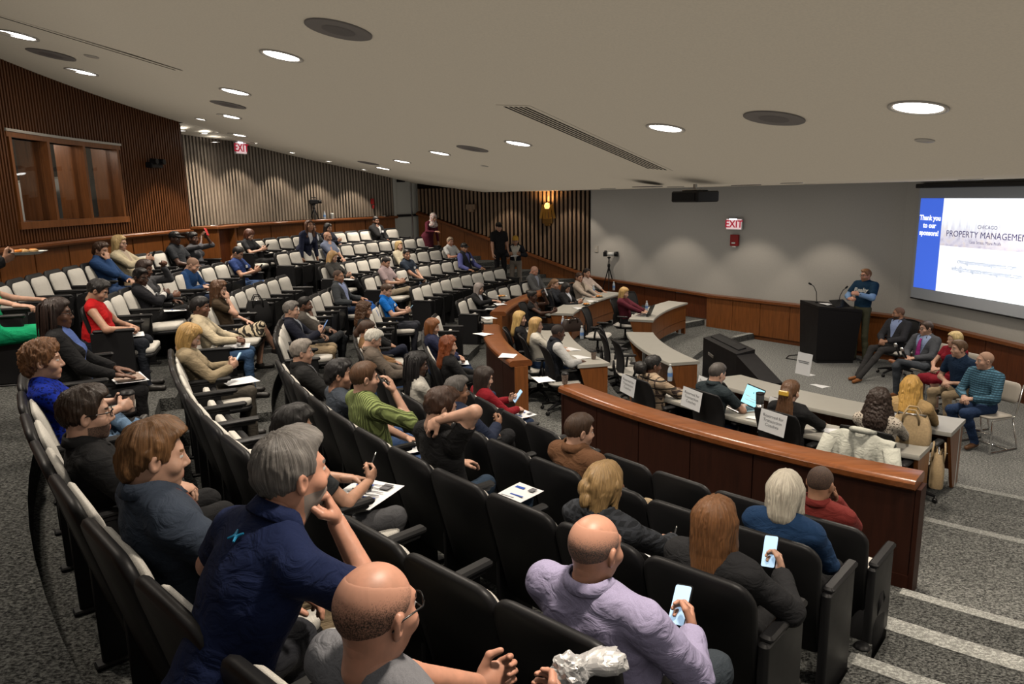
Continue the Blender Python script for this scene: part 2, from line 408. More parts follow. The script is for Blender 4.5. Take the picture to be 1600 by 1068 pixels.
def text_mesh(body, size, mat, align='CENTER', depth=.0, shear=0.0, bold=0.0, spacing=1.0):
    cu = bpy.data.curves.new('txt', 'FONT'); cu.body = body; cu.size = size; cu.align_x = align; cu.align_y = 'CENTER'
    cu.extrude = depth; cu.shear = shear; cu.offset = bold; cu.resolution_u = 3; cu.space_character = spacing
    o = bpy.data.objects.new('txt', cu); COL.objects.link(o)
    dg = bpy.context.evaluated_depsgraph_get(); dg.update()
    me = bpy.data.meshes.new_from_object(o.evaluated_get(dg)); bpy.data.objects.remove(o); bpy.data.curves.remove(cu)
    me.materials.clear(); me.materials.append(mat)
    return me

# ---------------------------------------------------------------- implicit surfaces
def _h3(i, j, k, s):
    n = (i * 374761393 + j * 668265263 + k * 2147483647 + s * 1274126177) & 0x7fffffff
    n = ((n ^ (n >> 13)) * 1274126177) & 0x7fffffff
    return ((n ^ (n >> 16)) & 0xffff) / 32767.5 - 1.0

def vnoise(P, s=0):
    P = np.asarray(P, float); I = np.floor(P).astype(np.int64); f = P - I; f = f * f * (3 - 2 * f)
    o = 0
    for a in (0, 1):
        for b in (0, 1):
            for c in (0, 1):
                w = (f[:, 0] if a else 1 - f[:, 0]) * (f[:, 1] if b else 1 - f[:, 1]) * (f[:, 2] if c else 1 - f[:, 2])
                o = o + w * _h3(I[:, 0] + a, I[:, 1] + b, I[:, 2] + c, s)
    return o

def cap(a, b, ra, rb, lab=0, k=.03, ax=None, q=1.0, cut=False):
    return dict(t='c', a=np.array(a, float), b=np.array(b, float), ra=ra, rb=rb, lab=lab, k=k,
                ax=None if ax is None else np.array(ax, float), q=q, cut=cut)
def ell(c, r, lab=0, k=.04, M=None, sub=False):
    return dict(t='e', c=np.array(c, float), r=np.array(r, float), lab=lab, k=k, M=M, sub=sub)

def pdist(p, X, Y, Z):
    if p['t'] == 'c':
        a, b = p['a'], p['b']; x, y, z = X - a[0], Y - a[1], Z - a[2]; d = b - a
        if p['ax'] is not None:
            n = p['ax']; t = (x * n[0] + y * n[1] + z * n[2]) * (p['q'] - 1)
            x, y, z = x + t * n[0], y + t * n[1], z + t * n[2]; d = d + n * (d @ n) * (p['q'] - 1)
        L = d @ d + 1e-12; u = (x * d[0] + y * d[1] + z * d[2]) / L; t = np.clip(u, 0, 1)
        dist = np.sqrt((x - t * d[0]) ** 2 + (y - t * d[1]) ** 2 + (z - t * d[2]) ** 2) - (p['ra'] + (p['rb'] - p['ra']) * t)
        if p['cut']: dist = np.maximum(dist, (u - 1) * math.sqrt(L))
        return dist
    c, r = p['c'], p['r']; x, y, z = X - c[0], Y - c[1], Z - c[2]
    if p['M'] is not None:
        M = p['M']; x, y, z = (x * M[0, 0] + y * M[1, 0] + z * M[2, 0], x * M[0, 1] + y * M[1, 1] + z * M[2, 1], x * M[0, 2] + y * M[1, 2] + z * M[2, 2])
    k0 = np.sqrt((x / r[0]) ** 2 + (y / r[1]) ** 2 + (z / r[2]) ** 2)
    k1 = np.sqrt((x / r[0] ** 2) ** 2 + (y / r[1] ** 2) ** 2 + (z / r[2] ** 2) ** 2) + 1e-9
    return k0 * (k0 - 1) / k1

def pbox(p):
    if p['t'] == 'c':
        m = max(p['ra'], p['rb']) + p['k']
        return np.minimum(p['a'], p['b']) - m, np.maximum(p['a'], p['b']) + m
    m = p['r'].max() + p['k']
    return p['c'] - m, p['c'] + m

def polygonize(prims, h, post=None):
    B = [pbox(p) for p in prims if not p.get('sub')]
    lo = np.min([b[0] for b in B], 0) - 2 * h; hi = np.max([b[1] for b in B], 0) + 2 * h
    n = np.ceil((hi - lo) / h).astype(int) + 1
    F = np.full(n, .08, np.float32)
    ax = [lo[i] + h * np.arange(n[i]) for i in range(3)]
    for p in prims:
        a, b = pbox(p)
        i0 = np.clip(((a - lo) / h).astype(int) - 1, 0, n); i1 = np.clip(((b - lo) / h).astype(int) + 2, 0, n)
        if (i1 <= i0).any(): continue
        sl = tuple(slice(i0[i], i1[i]) for i in range(3))
        X, Y, Z = ax[0][sl[0]][:, None, None], ax[1][sl[1]][None, :, None], ax[2][sl[2]][None, None, :]
        d = pdist(p, X, Y, Z).astype(np.float32); G = F[sl]; k = p['k']
        if p.get('sub'):
            q = np.clip(.5 + .5 * (-d - G) / k, 0, 1); F[sl] = G + (-d - G) * q + k * q * (1 - q)
        else:
            q = np.clip(.5 + .5 * (G - d) / k, 0, 1); F[sl] = G + (d - G) * q - k * q * (1 - q)
    if post is not None: F = post(F, ax[0][:, None, None], ax[1][None, :, None], ax[2][None, None, :])
    return snets(F, lo, h)

def snets(F, lo, h):
    S = F < 0
    c = np.zeros(np.array(F.shape) - 1, np.int8)
    for i in (0, 1):
        for j in (0, 1):
            for k in (0, 1): c += S[i:F.shape[0] - 1 + i, j:F.shape[1] - 1 + j, k:F.shape[2] - 1 + k]
    act = (c > 0) & (c < 8); I, J, K = np.nonzero(act); N = len(I)
    idx = np.full(act.shape, -1, np.int64); idx[I, J, K] = np.arange(N)
    P = np.zeros((N, 3)); W = np.zeros(N)
    cor = [(0, 0, 0), (1, 0, 0), (0, 1, 0), (1, 1, 0), (0, 0, 1), (1, 0, 1), (0, 1, 1), (1, 1, 1)]
    val = [F[I + a, J + b, K + d] for a, b, d in cor]
    for a in range(8):
        for b in range(a + 1, 8):
            df = np.array(cor[b]) - np.array(cor[a])
            if np.abs(df).sum() != 1: continue
            va, vb = val[a], val[b]; m = (va < 0) != (vb < 0); t = np.where(m, va / np.where(m, va - vb, 1), 0)
            P += m[:, None] * (np.array(cor[a])[None] + t[:, None] * df[None]); W += m
    V = lo + h * (np.stack([I, J, K], 1) + P / W[:, None])
    Q = []
    for axx in range(3):
        sh = [slice(1, s - 1) for s in F.shape]; sh[axx] = slice(0, F.shape[axx] - 1)
        s2 = list(sh); s2[axx] = slice(1, F.shape[axx])
        A, B2 = S[tuple(sh)], S[tuple(s2)]
        e = np.nonzero(A != B2); g = [e[i] + (0 if i == axx else 1) for i in range(3)]
        u, v = [(1, 2), (2, 0), (0, 1)][axx]
        def cell(du, dv):
            q = [g[0].copy(), g[1].copy(), g[2].copy()]; q[u] -= du; q[v] -= dv
            return idx[q[0], q[1], q[2]]
        quad = np.stack([cell(1, 1), cell(0, 1), cell(0, 0), cell(1, 0)], 1)
        fl = ~A[e]; quad[fl] = quad[fl][:, ::-1]
        Q.append(quad)
    return V, np.concatenate(Q)
# ---------------------------------------------------------------- auditorium seats
def panel_mesh(name, w, z0, z1, y0, y1, thick, rt, rb, mat, bulge=0.0, taper=1.0, nx=7, nz=7, M4=None):
    """a rounded upholstered board leaning from (y0, z0) to (y1, z1)"""
    mb = MB(); N = 5
    def outline(ins):
        o = []; hw = w / 2 - ins; L = math.hypot(y1 - y0, z1 - z0); h0, h1 = ins, L - ins
        for (sx, hh, r, a0) in ((1, h0, rb, -90), (1, h1, rt, 0), (-1, h1, rt, 90), (-1, h0, rb, 180)):
            rr = max(r - ins, .004); ww = hw * (taper if hh == h0 else 1)
            for i in range(N + 1):
                a = math.radians(a0 + 90 * i / N)
                o.append((sx * (ww - rr) + rr * math.cos(a), (hh + rr if hh == h0 else hh - rr) + rr * math.sin(a)))
        return o
    L = math.hypot(y1 - y0, z1 - z0); uy, uz = (y1 - y0) / L, (z1 - z0) / L
    def P(x, h, d): return (x, y0 + uy * h + uz * d, z0 + uz * h - uy * d)
    e = min(thick * .45, .012)
    rings = [(e, 0), (0, e), (0, thick - e), (e, thick), (min(w, L) * .22, thick + bulge * .8), (min(w, L) * .36, thick + bulge)]
    V = [];
    for ins, d in rings:
        V.append([P(x, h, d) for x, h in outline(ins)])
    mb.grid(V, closed=True); k = len(V[0])
    mb.add(V[0], [tuple(reversed(range(k)))]); mb.add(V[-1], [tuple(range(k))])
    me = mb.mesh(name, mat, True)
    if M4 is not None: me.transform(M4)
    bm = bmesh.new(); bm.from_mesh(me); bmesh.ops.remove_doubles(bm, verts=bm.verts, dist=1e-5); bm.to_mesh(me); bm.free()
    return autosmooth(me, 50)

def seat_meshes():
    K = {}
    K['shell'] = panel_mesh('back_shell', .515, .28, .945, -.060, -.225, .042, .095, .05, M['black'], .0, .92)
    K['pad'] = panel_mesh('back_cushion', .445, .43, .905, -.045, -.168, .030, .075, .05, M['pad'], .016, .94)
    dn = Matrix.Translation((0, 0, 0))
    K['seat_dn'] = panel_mesh('seat_cushion', .47, .0, .47, 0, 0, .06, .06, .04, M['pad'], .014, 1.0)
    K['pan'] = panel_mesh('seat_pan', .485, .0, .48, 0, 0, .045, .06, .04, M['black'], .0, 1.0)
    # the board stands upright facing +y; hinge it down or nearly up
    down = Matrix.Translation((0, -.02, .41)) @ Matrix.Rotation(R(-84), 4, 'X')
    flip = Matrix.Rotation(PI, 4, 'Z')
    up_ = Matrix.Translation((0, .02, .36)) @ Matrix.Rotation(R(-14), 4, 'X') @ flip
    for nm, mt in (('down', down), ('up', up_)):
        c = K['seat_dn'].copy(); p = K['pan'].copy()
        if nm == 'down':
            # cushion faces up: local +y -> up
            base = Matrix.Translation((0, -.03, .385)) @ Matrix.Rotation(R(-87), 4, 'X') @ Matrix.Rotation(PI, 4, 'Y') @ Matrix.Scale(-1, 4, (1, 0, 0))
            base = Matrix(((1, 0, 0, 0), (0, .05, 1.0, -.03), (0, 1, -.05 * -1, .40), (0, 0, 0, 1)))
            c.transform(base); p.transform(base @ Matrix.Translation((0, -.046, -.005)))
            c.flip_normals(); p.flip_normals()
        else:
            # tipped up: cushion faces the back rest, the dark pan faces the stage
            base = Matrix(((-1, 0, 0, 0), (0, -1, .16, .03), (0, .16, 1, .30), (0, 0, 0, 1)))
            c.transform(base @ Matrix.Scale(.76, 4, (0, 0, 1)) @ Matrix.Scale(.8, 4, (0, 1, 0))); p.transform(base @ Matrix.Translation((0, -.062, -.03)) @ Matrix.Scale(.80, 4, (0, 0, 1)))
        K['cush_' + nm] = c; K['pan_' + nm] = p
    mb = MB(); mb.rbox((0, .085, .695), (.062, .40, .034), .02, n=3); mb.rbox((0, .09, .675), (.045, .32, .03), .012)
    K['arm'] = autosmooth(mb.mesh('armrest', M['black'], True))
    mb = MB(); mb.rbox((0, .02, .335), (.034, .26, .67), .012); mb.rbox((0, .03, .012), (.07, .34, .024), .012)
    K['side'] = autosmooth(mb.mesh('side_support', M['black'], True))
    mb = MB(); mb.rbox((0, .06, .35), (.05, .40, .67), .02, n=3); mb.rbox((0, .06, .009), (.075, .44, .018), .012)
    K['end'] = autosmooth(mb.mesh('end_panel', M['black'], True))
    return K
KIT = seat_meshes()
PITCH = .545
def auditorium_seat(a, r, z, down, left_end, right_end, label, group):
    """left/right as seen by the sitter; each seat owns the arm on its left, the last one the right arm too"""
    x, y, _ = PT(a, r); o = empty('auditorium_seat', (x, y, z), R(FACE(a)) - PI / 2)
    tag(o, label, 'seat', group)
    nm = 'down' if down else 'up'
    mobj('back_shell', KIT['shell'], o); mobj('back_cushion', KIT['pad'], o)
    mobj('seat_cushion', KIT['cush_' + nm], o); mobj('seat_pan', KIT['pan_' + nm], o)
    for s, end in ((-1, left_end), (1, right_end)):
        if s == 1 and not end: continue
        mobj('armrest', KIT['arm'], o, (s * PITCH / 2, 0, 0))
        mobj('end_panel' if end else 'side_support', KIT['end' if end else 'side'], o, (s * PITCH / 2, 0, 0))
    return o

# ---------------------------------------------------------------- office and stacking chairs
def office_meshes():
    K = {}
    V = [];
    for i in range(9):
        h = i / 8; z = .50 + .50 * h; y = -.21 - .10 * h ** 1.5 - .03 * math.sin(PI * h) * -1
        row = []
        for j in range(9):
            u = j / 8 * 2 - 1; ww = .235 * (1 - .18 * (1 - h) ** 2 - .10 * max(0, h - .8) * 5 * abs(u)); row.append((u * ww, y + .045 * u * u, z - (.02 * u * u if i == 8 else 0)))
        V.append(row)
    mb = MB(); mb.grid(V); B2 = [[(x, y - .012, z) for x, y, z in r] for r in V]; mb.grid(B2, flip=True)
    K['back'] = mb.mesh('mesh_back', M['mesh_back'], True)
    mb = MB(); edge = [r[0] for r in V] + V[-1][1:-1] + [r[-1] for r in reversed(V)] + list(reversed(V[0][1:-1]))
    mb.tube(edge, .013, 6, close=True); mb.tube([(0, -.05, .40), (0, -.24, .42), (0, -.27, .56), (0, -.27, .66)], [.03, .03, .024, .015], 8)
    K['frame'] = mb.mesh('back_frame', M['black'], True)
    mb = MB(); mb.rbox((0, .02, .455), (.49, .47, .07), .10, n=5); K['seat'] = autosmooth(mb.mesh('seat', M['pad'], True))
    mb = MB(); mb.rbox((0, .02, .405), (.40, .36, .04), .05, n=3); K['pan'] = autosmooth(mb.mesh('seat_pan', M['black'], True))
    mb = MB(); mb.rbox((0, .04, .665), (.085, .25, .03), .03, n=3); mb.tube([(0, .02, .65), (.0, .0, .5), (-.05, -.02, .42)], [.018, .02, .02], 6)
    K['armR'] = mb.mesh('armrest', M['black'], True); mb = MB(); mb.rbox((0, .04, .665), (.085, .25, .03), .03, n=3); mb.tube([(0, .02, .65), (.0, .0, .5), (.05, -.02, .42)], [.018, .02, .02], 6)
    K['armL'] = mb.mesh('armrest', M['black'], True)
    mb = MB(); mb.lathe([(.035, .10), (.035, .22), (.022, .22), (.022, .40)], 10)
    for i in range(5):
        a = 2 * PI * i / 5 + .3; mb.tube([(0, 0, .13), (.16 * math.cos(a), .16 * math.sin(a), .115), (.30 * math.cos(a), .30 * math.sin(a), .075)], [.03, .024, .016], 6)
    K['base'] = mb.mesh('star_base', M['black'], True)
    mb = MB(); mb.lathe([(.0, -.022), (.026, -.02), (.028, 0), (.026, .02), (0, .022)], 10, M=Matrix.Rotation(PI / 2, 3, 'Y'), caps=False); K['caster'] = mb.mesh('caster', M['black_gloss'], True)
    return K
OFF = office_meshes()
def office_chair(x, y, z, face, label, group='mesh office chairs'):
    o = empty('office_chair', (x, y, z), R(face) - PI / 2); tag(o, label, 'chair', group)
    for n, k in (('mesh_back', 'back'), ('back_frame', 'frame'), ('seat', 'seat'), ('seat_pan', 'pan'), ('star_base', 'base')): mobj(n, OFF[k], o)
    mobj('armrest', OFF['armR'], o, (.27, 0, 0)); mobj('armrest', OFF['armL'], o, (-.27, 0, 0))
    for i in range(5):
        a = 2 * PI * i / 5 + .3; mobj('caster', OFF['caster'], o, (.30 * math.cos(a), .30 * math.sin(a), .028), a + PI / 2)
    return o
def stack_meshes():
    K = {}
    K['seat'] = panel_mesh('seat', .44, 0, .44, 0, 0, .03, .07, .05, M['trim_cream'], .0)
    K['seat'].transform(Matrix(((1, 0, 0, 0), (0, .04, 1, -.20), (0, 1, .04, .43), (0, 0, 0, 1)))); K['seat'].flip_normals()
    K['back'] = panel_mesh('backrest', .44, .60, .86, -.23, -.30, .022, .08, .05, M['trim_cream'], .0)
    for s in (-1, 1):
        mb = MB(); mb.tube([(s * .225, -.30, .85), (s * .225, -.215, .45), (s * .225, -.19, .43), (s * .225, .19, .43), (s * .23, .20, .41), (s * .25, .22, .03), (s * .25, .20, .012), (s * .25, -.27, .012)], .0105, 8)
        mb.tube([(s * .25, -.27, .012), (s * .24, -.28, .04), (s * .225, -.17, .42)], .0105, 8); K[s] = mb.mesh('sled_leg', M['chrome'], True)
    mb = MB(); mb.tube([(-.25, -.12, .012), (.25, -.12, .012)], .009, 6); K['bar'] = mb.mesh('cross_bar', M['chrome'], True)
    mb = MB(); mb.tube([(-.235, .2, .25), (.235, .2, .25)], .009, 6); K['bar2'] = mb.mesh('cross_bar', M['chrome'], True)
    return K
STK = stack_meshes()
def stack_chair(x, y, z, face, label):
    o = empty('stacking_chair', (x, y, z), R(face) - PI / 2); tag(o, label, 'chair', 'sled base chairs on the stage')
    mobj('seat', STK['seat'], o); mobj('backrest', STK['back'], o); mobj('sled_leg', STK[-1], o); mobj('sled_leg', STK[1], o); mobj('cross_bar', STK['bar'], o); mobj('cross_bar', STK['bar2'], o)
    return o
# ---------------------------------------------------------------- room shell
def structure(o): o['kind'] = 'structure'; return o
RK = [10.08 + .935 * k for k in range(6)]; FK = [.386, .647, .865, 1.074, 1.345, 1.58]
AISLE1, AISLE2, AISLE3, AISLE4 = (199.6, 203.5), (167.3, 172.6), (229.6, 246), (118, 143.0)
WA, WB = (2.28, 20.92), (7.57, 14.22); W2E = (8.46, 8.4); SE_, NW0, NW1 = (-2.82, 23.04), (9.6, 10.0), (.9, -2.6)
mb = MB(); mb.box((0, 10, -.06), (34, 36, .12)); fl = structure(mb.build('floor', M['carpet_stage_lit']))
def tier(name, z, parts, mat='carpet'):
    mb = MB()
    for r0, r1, a0, a1 in parts: mb.sector(r0, r1, a0, a1, -.02, z)
    return mb.build(name, M[mat], fl)
tier('desk_tier', .13, [(5.75, 17.5, 118, 246)], 'carpet_desk_lit'); tier('desk_tier', .26, [(7.22, 17.5, 118, 246)], 'carpet_desk_lit')
tier('seat_tier', FK[0], [(9.0, 17.5, 118, 246)])
blocks = [(143.0, AISLE2[0]), (AISLE2[1], AISLE1[0]), (AISLE1[1], AISLE3[0])]
aisles = [AISLE4, AISLE2, AISLE1, AISLE3]
for k in range(1, 6):
    tier('seat_tier', FK[k], [(RK[k] - .70, 17.5, a0, a1) for a0, a1 in blocks] + [(RK[k] - .54, 17.5, a0, a1) for a0, a1 in aisles])
    for a0, a1 in aisles: tier('aisle_step', (FK[k] + FK[k - 1]) / 2, [(RK[k] - 1.31, RK[k] - .5, a0, a1)])
tier('rear_walkway', 1.83, [(15.35, 17.5, 118, 168.5)])
def strip(r, z, a0, a1, w=.10):
    mb = MB(); mb.sector(r, r + w, a0, a1, z - .0, z + .006); mb.build('nosing_strip', M['nosing'], fl)
strip(5.75, .13, 226.6, 246); strip(7.22, .26, 227.2, 246); strip(9.0, FK[0], 228.9, 246)
strip(RK[1] - 1.31, (FK[0] + FK[1]) / 2, 229.2, 246, .17); strip(RK[1] - .54, FK[1], 229.2, 246, .17)
for k in range(2, 6): strip(RK[k] - 1.31, (FK[k] + FK[k - 1]) / 2, 229.6, 246, .12); strip(RK[k] - .54, FK[k], 229.6, 246, .12)
strip(5.75, .13, 118, 131, .12); strip(7.22, .26, 118, 131, .12)

# ---- walls made of vertical slats on a dark backing
def plan_wall(name, p0, p1, z0, z1, mat, th=.12, side=1):
    d = Vector((p1[0] - p0[0], p1[1] - p0[1])); n = Vector((-d.y, d.x)).normalized() * th * side
    P = [p0, p1, (p1[0] + n.x, p1[1] + n.y), (p0[0] + n.x, p0[1] + n.y)]
    if side < 0: P = P[::-1]
    mb = MB(); mb.slab(P, z0, z1); return structure(mb.build(name, mat))
def slats_line(parent, p0, p1, z0, z1, pitch, w, dep, mat, side=-1):
    d = Vector((p1[0] - p0[0], p1[1] - p0[1])); L = d.length; d.normalize(); n = Vector((-d.y, d.x)) * side; k = int(L / pitch); mb = MB()
    for i in range(k):
        c = Vector(p0) + d * (pitch * (i + .5)); a, b = c - d * w / 2, c + d * w / 2; zz0 = z0(c.x, c.y) if callable(z0) else z0
        zz1 = z1(c.x, c.y) if callable(z1) else z1
        P = [(a.x, a.y), (b.x, b.y), (b.x + n.x * dep, b.y + n.y * dep), (a.x + n.x * dep, a.y + n.y * dep)]
        if side < 0: P = P[::-1]
        mb.slab(P, zz0, zz1)
    o = mb.build('slats', mat, parent); o['kind'] = 'stuff'; return o
def slats_arc(parent, r, a0, a1, z0, z1, pitch, w, dep, mat, skip=None):
    n = int(math.radians(a1 - a0) * r / pitch); mb = MB()
    for i in range(n):
        a = a0 + (a1 - a0) * (i + .5) / n; da = math.degrees(w / 2 / r); x, y, _ = PT(a, r)
        zz1 = z1(x, y) if callable(z1) else z1
        spans = [(z0, zz1)]
        if skip and skip[0] < a < skip[1]: spans = [(z0, skip[2]), (skip[3], zz1)]
        for s0, s1 in spans:
            P = [PT(a - da, r - dep)[:2], PT(a - da, r)[:2], PT(a + da, r)[:2], PT(a + da, r - dep)[:2]]
            mb.slab(P[::-1], s0, s1)
    o = mb.build('slats', mat, parent); o['kind'] = 'stuff'; return o
ZT = lambda x, y: ZC(x, y) + .02
def top_arc(a, r): x, y, _ = PT(a, r); return ZC(x, y) + .15
# recessed back wall behind the far block
mb = MB(); mb.sector(16.2, 16.35, 139.4, 170, 1.6, 5.2, 24); wb = structure(mb.build('wall_back', M['slat_back']))
slats_arc(wb, 16.2, 139.5, 168.6, 2.83, lambda x, y: min(ZC(x, y) + .02, 4.74), .108, .056, .05, M['slat_tan'])
def wainscot_arc(parent, r, a0, a1, z0, z1, step=1.25, rail=.16, matp='wood_panel', th=.03, side=-1):
    n = max(1, round(math.radians(abs(a1 - a0)) * r / step))
    for i in range(n):
        b0, b1 = a0 + (a1 - a0) * i / n, a0 + (a1 - a0) * (i + 1) / n; g = .06
        mb = MB(); mb.sector(r - th, r, b0 + g, b1 - g, z0 + .08, z1 - .07, 6); mb.build('wood_panel', M[matp], parent)
    mb = MB(); mb.loft([(r - .05, z0), (r, z0), (r, z0 + .09), (r - .05, z0 + .09)], a0, a1); mb.build('kick_board', M['wood_dark'], parent)
    mb = MB(); q = rail; mb.loft([(r, z1 - .08), (r, z1), (r - q + .015, z1), (r - q, z1 - .02), (r - q, z1 - .05), (r - q + .03, z1 - .08)][::-1], a0, a1); mb.build('rail_cap', M['wood_rail'], parent, smooth=False)
wainscot_arc(wb, 16.15, 139.5, 168.6, 1.83, 2.82)
# booth wall, curved, with the control-room window
BR = 15.6; BW = (175.9, 186.4, 3.12, 4.24)
mb = MB()
for a0, a1, z0, z1 in ((168.5, BW[0], 1.4, 5.9), (BW[1], 246, 1.4, 6.6), (BW[0], BW[1], 1.4, BW[2]), (BW[0], BW[1], BW[3], 6.0)): mb.sector(BR, BR + .16, a0, a1, z0, z1)
mb.sector(BR, 16.3, 168.35, 168.7, 1.6, 5.3, 1)
wl = structure(mb.build('wall_left', M['slat_back']))
slats_arc(wl, BR, 168.6, 203, 2.83, ZT, .074, .037, .05, M['slat_orange'], (BW[0] - .3, BW[1] + .3, BW[2] - .10, BW[3] + .10))
wainscot_arc(wl, BR - .02, 168.6, 230, 1.58, 2.82, .95)
# return face of the booth wall at the recess
mb = MB()
for i in range(8):
    r = BR + .02 + i * .075; P = [PT(168.35, r)[:2], PT(168.35, r + .035)[:2], PT(168.15, r + .035)[:2], PT(168.15, r)[:2]]; mb.slab(P, 2.83, 4.95)
o = mb.build('slats', M['slat_orange'], wl); o['kind'] = 'stuff'
# window of the booth
wn = empty('window_1'); structure(wn)
def fr(name, r0, r1, a0, a1, z0, z1, mat='wood_panel', par=wn): mb = MB(); mb.sector(r0, r1, a0, a1, z0, z1); return mb.build(name, M[mat], par)
fr('window_head', BR - .06, BR + .18, BW[0] - .3, BW[1] + .3, BW[3], BW[3] + .07); fr('window_sill', BR - .08, BR + .5, BW[0] - .3, BW[1] + .3, BW[2] - .10, BW[2])
fr('head_capping', BR - .075, BR, BW[0] - .35, BW[1] + .35, BW[3] + .07, BW[3] + .105, 'trim_cream')
pw = (BW[1] - BW[0]) / 3
for i in range(4):
    a = BW[0] + pw * i; fr('window_jamb', BR - .06, BR + .14, a - .12, a + .12, BW[2], BW[3])
for i in range(3):
    a0 = BW[0] + pw * i; fr('pane', BR + .05, BR + .06, a0 + .12, a0 + pw - .12, BW[2], BW[3], 'glass')
    # splayed timber reveal between the panes
    b = a0 + .12
    P = [PT(b, BR + .07)[:2], PT(b, BR + .40)[:2], PT(b - .12, BR + .40)[:2], PT(b - .12, BR + .07)[:2]]
    mb = MB(); mb.slab(P, BW[2], BW[3] + .05); mb.build('timber_reveal', M['wood_panel'], wn)
# the room behind the glass
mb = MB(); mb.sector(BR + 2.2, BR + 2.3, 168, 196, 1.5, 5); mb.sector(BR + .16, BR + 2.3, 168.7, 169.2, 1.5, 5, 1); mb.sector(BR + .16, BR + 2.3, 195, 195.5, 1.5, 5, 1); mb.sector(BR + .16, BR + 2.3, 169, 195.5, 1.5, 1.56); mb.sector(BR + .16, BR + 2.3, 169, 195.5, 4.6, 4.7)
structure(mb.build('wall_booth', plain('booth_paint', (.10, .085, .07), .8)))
booth_fill = bpy.data.lights.new('lamp', 'POINT'); booth_fill.energy = 34; booth_fill.color = WARM; booth_fill.shadow_soft_size = .2; lo = bpy.data.objects.new('lamp', booth_fill); COL.objects.link(lo); lo.location = PT(181.5, BR + .95, 4.45)  # point light without a fixture, added to brighten the dark booth interior
def booth_unit(a, w, z0, z1, label, r=BR + 1.25):
    o = empty('equipment_cabinet', PT(a, r, z0), R(FACE(a)) - PI / 2); tag(o, label, 'cabinet')
    mb = MB(); mb.rbox((0, 0, (z1 - z0) / 2), (w, .5, z1 - z0), .015); mb.build('cabinet_body', M['white'], o)
    mb = MB(); mb.rbox((0, .01, z1 - z0 + .012), (w + .02, .53, .024), .01); mb.build('cabinet_top', M['door_white'], o)
    mb = MB(); mb.box((0, .252, (z1 - z0) * .5), (w * .9, .012, (z1 - z0) * .9)); mb.build('door', M['white'], o)
booth_unit(173.6, .62, 1.56, 3.80, 'tall white cabinet behind the right booth pane'); booth_unit(176.9, .60, 1.56, 3.72, 'tall white cabinet behind the middle booth pane', BR + 1.45)
o = empty('wall_vent', PT(180.9, BR + 2.17, 4.2), R(FACE(180.9)) - PI / 2); tag(o, 'slatted grey air grille high inside the control booth', 'vent')
mb = MB(); mb.box((0, 0, 0), (.7, .03, .42)); mb.build('frame', M['white'], o)
for i in range(9): mb = MB(); mb.box((-.30 + i * .075, .02, 0), (.03, .03, .38)); mb.build('slat', M['vent_dark'], o)

# door in the far corner
d0, d1 = PT(139.35, 16.28), PT(135.5, 16.28)
dr = empty('door_1', (d0[0], d0[1], 1.83), math.atan2(d1[1] - d0[1], d1[0] - d0[0])); structure(dr); DL = math.hypot(d1[0] - d0[0], d1[1] - d0[1])
def dpart(n, c, d, mat, rr=.006): mb = MB(); mb.rbox(c, d, rr); return mb.build(n, M[mat], dr)
ZD = 2.12
dpart('door_frame', (.05, 0, ZD / 2), (.10, .14, ZD), 'door_white'); dpart('door_frame', (DL - .05, 0, ZD / 2), (.10, .14, ZD), 'door_white')
lw = DL - .2; m1 = .10 + lw * .72
lf = dpart('door_leaf', (.10 + (m1 - .1) / 2, .04, ZD / 2), (m1 - .12, .05, ZD - .03), 'door_white'); dpart('door_leaf', (m1 + (DL - .1 - m1) / 2, .04, ZD / 2), (DL - .1 - m1 - .02, .05, ZD - .03), 'door_white')
dpart('centre_post', (m1, .02, ZD / 2), (.045, .07, ZD), 'steel')
for xx, w in ((.10 + (m1 - .1) / 2, m1 - .2), (m1 + (DL - .1 - m1) / 2, .16)):
    b = dpart('panic_bar', (xx, -.03, .98), (w, .05, .07), 'black'); 
dpart('door_closer', (.35, -.03, ZD - .10), (.28, .06, .09), 'black'); dpart('kick_plate', (.10 + (m1 - .1) / 2, .01, .14), (m1 - .2, .012, .22), 'black')
mb = MB(); mb.slab([PT(140, 16.4)[:2], PT(140, 17.2)[:2], PT(134.8, 17.2)[:2], PT(134.8, 16.4)[:2]][::-1], 1.5, 4.3); structure(mb.build('wall_corner', M['door_white']))

# side wall with slats and a falling rail
def srail(x, y):                                        # height of the sloping rail on the far side wall
    u = math.hypot(x - SE_[0], y - SE_[1]); return max(1.10, 2.80 - (u - .4) * .337)
sw = plan_wall('wall_side', SE_, WA, -.05, 4.4, M['slat_back'], .12, 1)
slats_line(sw, SE_, WA, lambda x, y: srail(x, y) + .02, lambda x, y: min(ZT(x, y), 3.6) if ZC(x, y) > ZFLAT else ZFLAT + .02, .128, .064, .05, M['slat_brown'])
sd = Vector((WA[0] - SE_[0], WA[1] - SE_[1])); SL = sd.length; sd.normalize(); sn = Vector((sd.y, -sd.x))     # into the room
def spt(u, o=0): return (SE_[0] + sd.x * u + sn.x * o, SE_[1] + sd.y * u + sn.y * o)
for i in range(7):
    u0, u1 = SL * i / 7 + .006, SL * (i + 1) / 7 - .006
    P = [spt(u0), spt(u1), spt(u1, .03), spt(u0, .03)]
    mb = MB(); mb.slab(P[::-1], lambda x, y: max(.1, srail(x, y) - 1.25), lambda x, y: srail(x, y) - .06); mb.build('wood_panel', M['wood_panel'], sw)
mb = MB()
for i in range(10):
    u0, u1 = SL * i / 10, SL * (i + 1) / 10; P = [spt(u0), spt(u1), spt(u1, .15), spt(u0, .15)]
    mb.slab(P[::-1], lambda x, y: srail(x, y) - .065, lambda x, y: srail(x, y))
mb.build('rail_cap', M['wood_rail'], sw)
